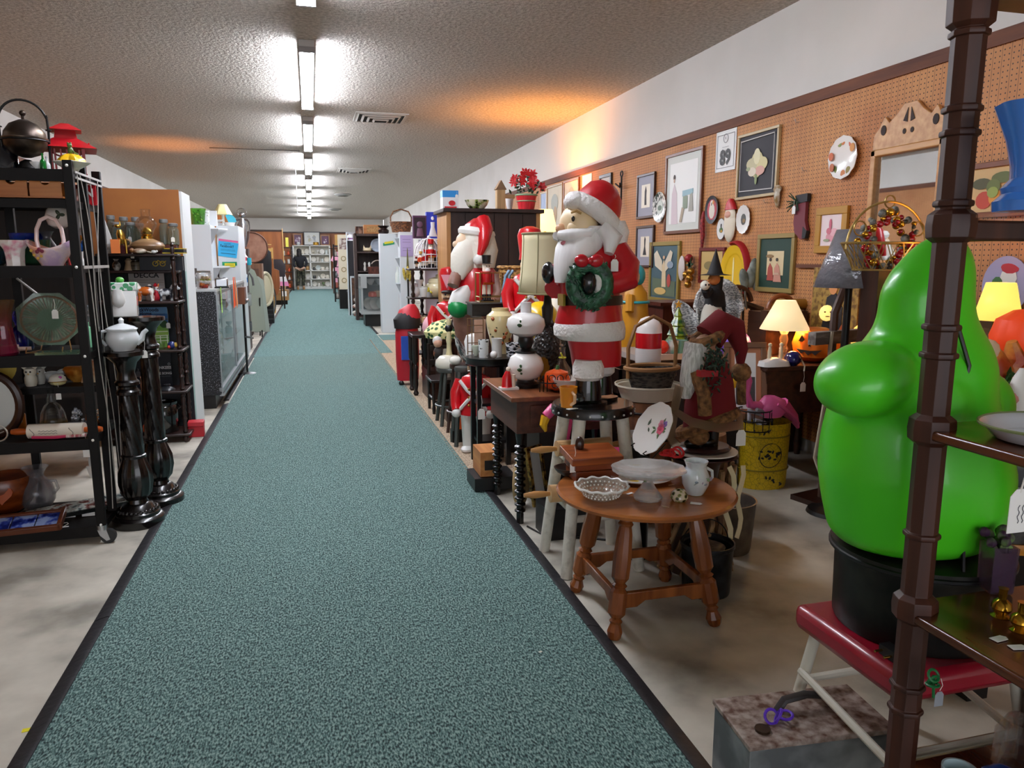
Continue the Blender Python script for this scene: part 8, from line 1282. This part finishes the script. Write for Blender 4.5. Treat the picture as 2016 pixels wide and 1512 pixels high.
p=S(1402,615,4.97,.87);r=T('witch_doll','witch doll with black hat holding a small skull, seated in the wicker chair','doll',p);m=MB(K('c9c3b4',.8));m.loft([(-.02,-.05,0,.1,.09),(-.01,-.02,.14,.08,.07),(0,0,.22,.05,.04)],16);m.build('apron_dress',r);m=MB(K('141214',.8));m.loft([(.02,0,.18,.085,.07),(.02,0,.28,.07,.05),(.02,0,.33,.03,.03)],14);m.tube([(-.04,-.02,.3),(-.09,-.07,.27),(-.12,-.1,.31)],.03,7);m.tube([(.07,.03,.2),(.08,.02,.02)],.05,7);m.build('black_cape',r);m=MB(K('d98a4a',.6));m.sph((0,-.01,.38),.045);m.tube([(-.04,-.02,.38),(-.075,-.03,.36)],[.014,.005],6);m.build('head',r);m=MB(K('121113',.7));m.lathe([(.12,.41),(.06,.42),(.05,.44),(.02,.54),(.002,.6)],(.01,0,0),n=20);m.loft([(.03,.01,.28,.04,.05),(.03,.01,.4,.05,.05)],10);m.build('hat_and_hair',r);m=MB(K('e9e3d3',.5));m.sph((-.13,-.11,.34),.035);[m.sph((-.13+q*.012,-.142,.345),.008,6,BLACK)for q in(-1,1)];m.build('skull',r)
r=T('ceramic_tree','lit green ceramic christmas tree with gold star','tree ornament',S(1334,655,4.95,.741));m=MB(N('1f4a1a','8fa020',20,.25,0,.45,.65));m.lathe([(.06,.0),(.075,.03),(.095,.05),(.06,.1),(.075,.11),(.045,.17),(.055,.18),(.025,.24),(.03,.25),(.004,.31)],n=30,flute=9,fd=.06);m.build('tree',r);m=MB(K('d99a1c',.3));m.prism([(.03*(1 if k%2==0 else.45)*sin(PI*k/5),.33+.03*(1 if k%2==0 else.45)*cos(PI*k/5))for k in range(10)],.01);m.build('star',r);m=MB(E('ffe27a',1.2));[m.sph((.07*(1-k/18)*cos(k*2.4),.07*(1-k/18)*sin(k*2.4),.04+.24*k/16),.006,6)for k in range(16)];m.build('bulbs',r)
for i,(px,c)in enumerate(((1305,'d9301c'),(1325,'3a8a7a'),(1340,'6a9a8a'))):ware('candle_cup',['orange red pumpkin mug on the stone slab','pale cup with green ring on the stone slab','small green patterned block on the stone slab'][i],'cup',S(px,662,4.78,.741),'ball' if i==0 else 'tumbler',.045,.09,K(c,.3)if i!=1 else N('e3e0d4',c,10,.3),solid=True)
r=T('candy_cane','tall red and white striped plastic candy cane figure','candy cane',S(1276,700,4.5,.12));m=MB()
for k in range(8):m.lathe([(.085-(.0 if k<7 else.0),.1*k),(.086,.1*k+.1)],n=24,closed=True,m=[K('ece4e0',.3,coat=.3),redp][k%2])
m.lathe([(.086,.8),(.08,.85),(.055,.89),(.02,.905),(.001,.907)],n=24,closed=True,m=K('ece4e0',.3,coat=.3));m.build('stem',r);m=MB(K('ece4e0',.35));m.lathe([(.13,-.12),(.13,.0),(.09,.08)],n=24);m.build('base',r)
r=T('nativity_figure','yellow robed kneeling plastic figure with teal hood','nativity figure',S(1250,640,5.5,.701));r.scale=(.9,.9,.9);m=MB(K('c98a1c',.4));m.loft([(0,0,0,.13,.11),(0,0,.3,.12,.1),(0,0,.48,.1,.09),(0,0,.55,.05,.05)],18);m.tube([(-.08,-.06,.46),(-.1,-.1,.32)],.04,8);m.build('robe',r);m=MB(K('2f9aa0',.4));m.sph((0,0,.63),(.08,.085,.1));m.loft([(.0,0,.0,.06,.12),(0.02,0,.25,.04,.11)],12);m.torus((0,0,.4),.115,.012);m.build('hood_and_sash',r);m=MB(K('e0b890',.5));m.sph((-.04,-.05,.62),(.05,.05,.07));m.build('face',r)
r=T('small_cabinet','small reddish brown cabinet behind the ceramic tree','cabinet',(3.0,5.85,0));MB(W('3a160e','5f2a1c','z',.35)).b2((-.1,0,0),(.4,.4,1.0)).build('body',r);MB(W('3a160e','5f2a1c','x',.35)).b2((-.14,-.03,1.0),(.42,.42,1.03)).build('top',r)
bw_=W('3f2a1c','6f5238','z',.4);r=T('bentwood_chair','old bentwood chair with hung tools right of the witch','chair',(3.17,5.17,0),-.25)
for x in(-.17,.17):MB(bw_).tube([(x,.0,0),(x,.02,.45),(x*1.05,.06,.9),(x*.9,.07,1.02)],.015,7).build('rear_leg',r);MB(bw_).tube([(x,-.36,0),(x,-.34,.45)],.015,7).build('front_leg',r)
MB(bw_).lathe([(.2,.44),(.21,.46),(.001,.465)],(0,-.16,0),n=22).build('seat',r);MB(bw_).tube([(-.24,.06,1.0),(-.1,.08,1.05),(.1,.08,1.05),(.24,.06,1.0)],.025,8).build('top_rail',r);m=MB(bw_);[m.tube([(x,.02,.46),(x*1.1,.07,1.03)],.01,6)for x in(-.08,0,.08)];m.build('spindles',r);m=MB(K('c9851f',.5));[m.tube([(-.1+.05*k,.03,.95),(-.09+.05*k,.01,.78)],.014,6)for k in range(3)];m.build('tool_handles',r)
r=T('wooden_hames','brown wooden horse hames with straps and tag on the chair back','harness',(3.2,5.2,1.07));m=MB(W('3a1c10','6a3a20','x',.4));m.tube(arc((0,0,-.02),.13,.15,PI-.15,12),.022,7);m.build('bow',r);m=MB(K('8f877a',.6));[m.tube([(-.06+.03*k,-.01,.1),(-.08+.04*k,-.02,-.06)],.008,5)for k in range(5)];m.build('straps',r);tag_on(r,(.0,-.03,.05),.1,2)
m=MB(N('6a7068','a3a89c',9,.5));[m.sph((x,0,z),(.04,.03,.09),10,ry=x*4)for x,z in((-.06,0),(.0,.02),(.06,0),(.02,.08))];m.thing('grey_pears','bunch of grey green hanging gourds behind the horse hames','gourd',wl(1478,550,WX-.05));m=MB(K('7d52c4',.4));m.sph((0,0,.1),.1,18);m.thing('purple_ball','shiny purple ball behind the velvet santa doll','ball',S(1447,690,4.3,.746))
# ================================================================ near right: green figure on a can, red step stool, turned shelf
r=T('red_step_stool','red vinyl kitchen step stool with white tubular legs at the bottom right','stool',(1.47,1.475,0));MB(K('8f1326',.3,coat=.3)).box((0,0,.425),(.43,.40,.07)).build('seat',r,bev=.022);ct=K('d3d0c0',.35)
for x in(-1,1):
 for y in(-1,1):MB(ct).tube([(x*.17,y*.15,.4),(x*.225,y*.2,0)],.0155,10).build('leg',r)
for z,y in((.24,-1),(.24,1)):MB(ct).tube([(-.19,y*.172,z),(.19,y*.172,z)],.011,8).build('rung',r)
for x in(-1,1):MB(ct).tube([(x*.195,-.178,.22),(x*.2,.17,.27)],.011,8).build('rung',r)
MB(K('8a8a86',.35,.5)).box((.05,-.1,.16),(.3,.14,.01),rx=-.5).build('step_plate',r)
r=T('dark_trash_can','dark metal trash can standing on the red step stool','trash can',(1.49,1.5,.461));MB(N('1d1d1b','35342f',8,.4,.6)).lathe([(.192,0),(.196,.01),(.2,.19),(.212,.2),(.212,.215),(.2,.217),(.001,.222)],n=44).build('body',r);m=MB(K('0f0f10',.4));m.torus((0,0,.2),.21,.007,44,6);m.build('rim',r)
gr=K('50d422',.33,coat=.15);r=T('green_ghost_figure','big glossy lime green plastic ghost figure seen from behind on the trash can','ghost figure',(0,0,0));GY=1.5;secs=[]
for py,a,b,d in((1062,1672,1900,.8),(1040,1655,1920,.85),(980,1646,1944,.85),(920,1638,1952,.82),(860,1642,1942,.8),(810,1652,1930,.8),(770,1664,1926,.8),(720,1682,1932,.78),(680,1712,1926,.76),(645,1735,1912,.74),(615,1742,1902,.74),(575,1746,1902,.74),(535,1765,1906,.74),(500,1795,1904,.74),(476,1818,1895,.72),(464,1838,1880,.7)):
 p,q=at(a,py,GY),at(b,py,GY);w=(q.x-p.x)/2;secs.append(((p.x+q.x)/2,GY,(p.z+q.z)/2,w,w*d))
m=MB(gr);m.loft(secs,40);p=at(1704,745,GY-.06);m.sph(p,(.125,.11,.085),22,rz=.2,ry=-.3);p=at(1790,790,GY-.04);m.sph(p,(.14,.14,.12),22);p=at(1925,800,GY);m.sph(p,(.08,.09,.1),18);o=m.build('body',r)
md=o.modifiers.new('r','REMESH');md.mode='VOXEL';md.voxel_size=.009;md.use_smooth_shade=True;md=o.modifiers.new('s','SMOOTH');md.iterations=22;md.factor=.6
m=MB(BLACK);m.tube([at(1885,640,1.37),at(1908,720,1.36),at(1888,800,1.36),at(1858,905,1.33),at(1878,960,1.33),at(1897,1050,1.33),at(1895,1240,1.31)],.005,6);m.build('power_cord',r);m=MB(K('8fb0a8',.3));m.box(at(1896,738,1.365),(.028,.004,.025));m.build('tape',r)
m=MB(BLACK);m.b2((0,0,0),(.03,.05,.025));m.cyl((0,.01,.012),(-.02,.01,.012),.003,m=BRASS);m.cyl((0,.04,.012),(-.02,.04,.012),.003,m=BRASS);m.thing('power_plug','black power plug with brass prongs on the red stool seat','plug',(1.285,1.335,.462))
r=T('metal_toolbox','worn galvanised metal box with leather handle on the floor at the bottom right','box',(1.175,1.56,0),-.08);MB(N('5f6364','8f9494',6,.45,.25)).b2((-.16,-.1,0),(.24,.1,.19)).build('body',r,bev=.003);MB(N('5a3a2a','a89a90',34,.6,.2,.35,.65)).b2((-.165,-.105,.19),(.245,.105,.205)).build('rusty_lid',r,bev=.003);m=MB(K('1a1412',.5));m.tube([(-.02,.02,.205),(-.0,.02,.235),(.06,.02,.245),(.12,.02,.235),(.14,.02,.205)],.014,8,flat=.6);m.build('handle',r);m=MB(K('5a2fb4',.5));[m.torus((-.06+.02*k,-.02,.22),.018,.004,14,5,rx=1.+k,rz=k)for k in range(3)];m.build('purple_twist_tie',r);m=MB(K('3a2a1c',.4,.5));m.cyl((-.1,-.05,.205),(-.1,-.05,.212),.02);m.build('lock_plate',r)
tp=W('2a130b','4f2817','z',.5,10,.02,.1);r=T('turned_shelf','dark turned wood shelf stand cut off by the right edge of the photo','shelf stand',(0,0,0));PX,PY=1.235,1.24
pr=[(.03,0)]
def zz(py):return at(1830,py,PY).z
def ring(py):z=zz(py);return[(.031,z-.007),(.036,z-.005),(.037,z),(.036,z+.005),(.031,z+.007)]
for g in(1385,1340,'b1190',1050,'b845',700,645,'b445',400,260,212,60):
 if isinstance(g,str):z=zz(int(g[1:]));pr+=[(.031,z-.032),(.034,z-.03),(.044,z-.022),(.046,z),(.044,z+.022),(.034,z+.03),(.031,z+.032)]
 else:pr+=ring(g)
pr+=[(.031,zz(50)),(.042,zz(40)),(.044,1.92)]
def post(x,y):m=MB(tp);m.lathe(pr,(x,y,0),n=8);m.build('post',r,ang=25,bev=.002)
post(PX,PY);post(PX+.42,PY+.03);
for z,nmz in((1.455,'top'),(1.055,'middle'),(.655,'lower'),(.255,'bottom')):MB(W('3a1a0c','6b3a1e','y',.2,10,.02,.3)).b2((PX-.03,.72,z-.022),(PX+.55,PY+.03,z)).build('shelf',r,bev=.006)if nmz!='top' else MB(tp).b2((PX,PY-.02,z-.02),(PX+.5,PY+.02,z+.02)).build('rail',r,bev=.006)
MB(tp).b2((PX-.03,.75,1.88),(PX+.6,PY+.03,1.93)).build('top_board',r);MB(G('dfe9e6',.05,alpha=.2)).b2((PX+.02,.8,1.478),(PX+.5,PY+.02,1.484)).build('glass_shelf',r)
bv=K('3f7fd6',.2,coat=.4);p=S(2032,420,1.1,1.485);r=T('blue_vase','tall glossy blue flared pottery vase at the right edge','vase',p);MB(bv).bowl([(.062,0),(.064,.018),(.05,.032),(.053,.042),(.04,.058),(.041,.08),(.051,.125),(.074,.188)],t=.004,n=40,flute=6,fd=.04).build('body',r)
p=at(1965,835,1.06);r=T('butterfly_dish','white oval baking dish with green vine rim and blue butterfly on the middle shelf','dish',(1.365,1.08,1.056));MB(K('d9dde2',.15,coat=.5)).bowl([(.1,0),(.11,.004),(.125,.02),(.14,.03)],t=.005,n=40,sy=.85).build('dish',r);m=MB(K('7f8a5a',.5));m.torus((0,0,.03),.138,.003,40,5,sy=.85);m.build('green_rim',r);m=MB(K('2f6fd0',.4));[m.sph((.03+q*.018,-.06,.01),(.016,.01,.003),8,rz=q*.5)for q in(-1,1)];[m.sph((-.03+.012*k,-.03,.008),(.012,.01,.004),8,m=K('e3dfc4',.4))for k in range(3)];m.build('butterfly_motif',r)
LZ=.656
ware('gilt_vase','small gold bud vase at the front of the lower shelf','vase',fl(1970,1212,LZ),[(1,0),(.6,.08),(1,.3),(.85,.5),(.4,.62),(.42,.95),(.5,1)],.02,.062,K('a87f26',.2,.9),solid=True);ware('gilt_vase','second small gold vase cut by the right edge','vase',fl(2008,1240,LZ),[(1,0),(.6,.08),(1,.3),(.85,.5),(.4,.62),(.42,.95),(.5,1)],.02,.06,K('a87f26',.2,.9),solid=True)
ware('purple_glass_vase','square purple tinted glass vase on the lower shelf','vase',fl(1958,1162,LZ),[(.9,0),(1,.05),(1.1,1)],.036,.11,G('8a6a8f',.06,alpha=.6),n=4,rz=.5);m=MB(N('3a1f3a','6a8a4a',30,.5));rn=random.Random(2);[m.sph((rn.uniform(-.03,.03),rn.uniform(-.03,.03),rn.uniform(0,.04)),.012,6)for k in range(14)];m.thing('silk_violets','dark violet leaf sprig on top of the purple vase','flowers',fl(1958,1162,LZ)+Vector((0,0,.105)))
for i,(px,py,a)in enumerate(((1968,1258,.1),(2006,1275,-.2))):MB(PAPER).prism([(-.018,-.009),(.012,-.009),(.018,0),(.012,.009),(-.018,.009)],.0008,None,LM((0,0,.001),PI/2,0,a)).thing('price_tag','white price tag lying on the lower shelf edge, %s one'%('left' if i==0 else 'right'),'price tag',fl(px,py,LZ))
r=T('hanging_price_tag','large white handwritten price tag hanging at the right edge','price tag',at(2004,1010,.95));m=MB(PAPER);m.prism([(-.02,-.035),(.03,-.035),(.03,.03),(.012,.042),(-.008,.042),(-.02,.03)],.001);m.build('card',r);m=MB(STRING);m.tube([(.0,0,.036),(.01,0,.08),(.0,-.01,.11)],.0016,5);m.build('string',r);m=MB(K('55575c',.6));[m.tube([(x+.002*sin(q*1.7),-.001,-.018+.004*q)for q in range(9)],.0008,4)for x in(.0,.009)];m.build('handwriting',r)
r=T('green_ribbon_tag','green ribbon knot with grey price tag hanging on the shelf post','ribbon',at(1838,1330,1.15));m=MB(K('0f6a34',.5));[m.torus((0,0,-.01*k),.012,.003,12,5,rx=1+k)for k in range(3)];m.tube([(0,0,0),(.005,0,-.05)],.003,5);m.build('knot',r);tag_on(r,(.02,0,-.01),.03,.9,K('8f949a',.7))
BZ_=.121
ware('blue_glass_vase','cobalt blue glass vase at the bottom right corner','vase',S(1990,1490,1.06,.256),'flare',.045,.1,G('1f4fa8',.06,alpha=.75),flute=6,fd=.06);ware('dark_mug','dark mug with pale blue inside at the bottom edge','mug',S(1892,1500,1.12,.256),'tumbler',.035,.09,K('a9c0c4',.3));r=T('glass_dome','clear glass dome on the bottom shelf at the right edge','dome',S(2016,1440,1.17,.256));m=MB(CLEAR);m.lathe([(.055,0),(.055,.09),(.035,.13),(.001,.14)],n=24,closed=True);m.build('dome',r,solid=.002)
MB(W('a8722c','c98e40','z',.6)).b2((1.78,1.95,0),(1.96,2.03,.32)).thing('pine_board','orange pine board standing on the floor behind the red stool','board');m=MB(K('c9a51c',.35));m.lathe([(.07,0),(.085,.06),(.085,.16),(.08,.2)],n=24);m.thing('yellow_bucket','yellow plastic bucket behind the red stool legs','bucket',(1.86,1.9,0))
r=T('pine_stool','orange pine stool right of the trash can','stool',(2.26,1.95,0));MB(K('b9781c',.4)).lathe([(.15,.44),(.155,.46),(.15,.475),(.001,.475)],n=24).build('seat',r)
for k in range(4):a=PI/4+k*PI/2;MB(K('b9781c',.4)).cyl((.13*cos(a),.13*sin(a),.44),(.15*cos(a),.15*sin(a),0),.02,n=8).build('leg',r)
ware('galvanised_tub','ribbed galvanised wash tub on the pine stool at the right edge','tub',(2.26,1.95,.476),[(.85,0),(.9,.05),(1,.9),(1.04,.95),(1.04,1)],.17,.2,N('5f6468','9a9fa2',9,.35,.8),n=36);m=MB(K('e6dcd8',.35));m.sph((0,0,.08),.08,16);m.prism(ov(-.0,.1,.04,.03),.01,redp,LM((0,-.076,0)));m.thing('striped_ball','white ball with a red stripe low beside the trash can','ball',S(1925,1160,1.78,.3));MB(BLACK).b2((-.04,-.04,0),(.04,.04,.3)).thing('black_block','black block under the striped ball','block',S(1925,1160,1.78,0))
table('brown table of halloween figures at the right edge',2.5,2.2,3.3,3.05,.80,W('3a2014','5f3a26','x',.4))
MB(gw).b2((2.75,3.12,1.1),(3.42,3.16,1.22)).thing('barn_board','weathered brown board behind the right hand pumpkin','board')if False else MB(gw).b2((2.62,2.97,.801),(3.28,3.01,1.18)).thing('barn_board','weathered brown board behind the right hand pumpkin','board')
r=T('orange_ghost','orange red glowing plastic pumpkin head at the right edge','pumpkin',S(2002,700,2.55,.96));m=MB(E('e8471a',.2));m.lathe([(.06,0),(.1,.05),(.11,.11),(.09,.18),(.03,.22),(.001,.225)],n=30,flute=8,fd=.03);m.build('body',r);m=MB(K('1a0d0a',.6));m.sph((-.04,-.1,.13),(.02,.012,.02),8);m.sph((.03,-.105,.13),(.02,.012,.02),8);m.sph((-.01,-.105,.07),(.05,.012,.018),8);m.build('face',r);MB(bl).b2((-.08,-.08,0),(.08,.08,.158)).thing('black_block','black block under the right hand orange pumpkin','block',S(2002,700,2.55,.801))
m=MB(N('a83a14','d98a3a',12,.35));m.loft([(0,0,0,.07,.06),(0,0,.09,.075,.06),(-.03,0,.16,.05,.04),(-.05,0,.2,.02,.02)],14);m.sph((-.06,-.01,.17),.045,10,K('d8c0a0',.4));m.tube([(.05,0,.05),(.1,0,.12),(.07,0,.2)],[.035,.05,.02],8);m.thing('squirrel_figurine','brown and orange squirrel figurine with tags beyond the green figure','figurine',S(1958,740,2.45,.86));m=MB(N('e6e0d4','1a1816',22,.3,0,.58,.62));m.loft([(0,0,0,.1,.06),(0,0,.09,.1,.06),(0,0,.14,.05,.04)],14);m.sph((.06,-.05,.06),(.035,.03,.03),8,K('c98a7a',.4));m.thing('spotted_cow_jar','white and black spotted cow jar below the squirrel figurine','figurine',S(1945,800,2.3,.801));MB(bl).b2((-.07,-.05,.0),(.07,.05,.058)).thing('black_block','black block under the squirrel figurine','block',S(1958,740,2.45,.801))
m=MB(K('2f5a1f',.6));rn=random.Random(3);[m.prism([(-.03,0),(0,.012),(.03,0),(0,-.012)],.003,None,LM((rn.uniform(-.05,.05),rn.uniform(-.05,.05),rn.uniform(.02,.14)),rn.uniform(0,3),rn.uniform(0,3),rn.uniform(0,3)))for k in range(40)];m.cyl((0,0,0),(0,0,.05),.03);m.thing('green_plant','small green leafy plant by the white ghost at the right edge','plant',S(1985,770,2.4,.801));m=MB(K('dddad2',.5));m.loft([(0,0,0,.06,.06),(0,0,.08,.05,.05),(0,0,.14,.035,.035),(0,0,.18,.015,.015)],14);m.thing('white_ghost','small white ghost figure at the right edge above the dish','figurine',S(2008,800,2.25,.801))
r=lit_lamp((3.05,2.75,.801),'yellow shaded lamp at the right edge of the photo',.1,.17,.36,'ffb060',.8,5,'f0d060');r=T('santa_jar','white bearded red santa head figure behind the wash tub','figurine',S(1990,930,2.35,.36));m=MB(K('e9e4de',.5));m.sph((0,0,.1),(.08,.07,.09));m.build('beard',r);m=MB(redp);m.sph((0,0,.2),(.07,.06,.07));m.lathe([(.08,-.0),(.06,.06)],n=16);m.build('cap',r);MB(bl).b2((-.1,-.1,0),(.1,.1,.358)).thing('black_block','black block under the santa head figure','block',S(1990,930,2.35,0))
MB(wt).b2((2.75,9.2,0),(3.3,9.7,1.5)).thing('tall_chest','tall dark chest behind the wardrobe','chest');lit_lamp((2.95,9.4,1.501),'lamp glowing orange above the chest behind the wardrobe',.16,.28,.28,'ffa548',2.,110)
r=T('torchiere','bronze torchiere lamp throwing light on the ceiling beyond the brown panel','floor lamp',(-2.1,13.6,0));m=MB(BRASS);m.lathe([(.14,0),(.13,.02),(.015,.05),(.015,1.6),(.05,1.62),(.13,1.72)],n=20);m.build('stand',r);l=bpy.data.lights.new('bulb','SPOT');l.energy=60;l.spot_size=1.5;l.spot_blend=1;l.color=hexc('ff9e50')[:3];l.shadow_soft_size=.05;o=bpy.data.objects.new('bulb',l);COL.objects.link(o);o.parent=r;o.location=(0,0,1.75);o.rotation_euler=(PI,0,0)
# ================================================================ light and output
w=bpy.data.worlds.new('front_fill');sc.world=w;w.use_nodes=True  # even white world light, added as soft fill from behind the camera
w.node_tree.nodes['Background'].inputs[0].default_value=hexc('f4f6ff');w.node_tree.nodes['Background'].inputs[1].default_value=2.6
vs=sc.view_settings;vs.view_transform='Standard';vs.look='None';vs.gamma=1;vs.use_curve_mapping=False;vs.exposure=EXPO
sc.cycles.use_adaptive_sampling=True;sc.cycles.adaptive_threshold=.02;sc.cycles.use_denoising=True;sc.cycles.max_bounces=8;sc.cycles.diffuse_bounces=4;sc.cycles.glossy_bounces=4
sc.cycles.transmission_bounces=8;sc.cycles.transparent_max_bounces=16;sc.cycles.caustics_reflective=False;sc.cycles.caustics_refractive=False
sc.cycles.sample_clamp_indirect=6
sc.render.film_transparent=False
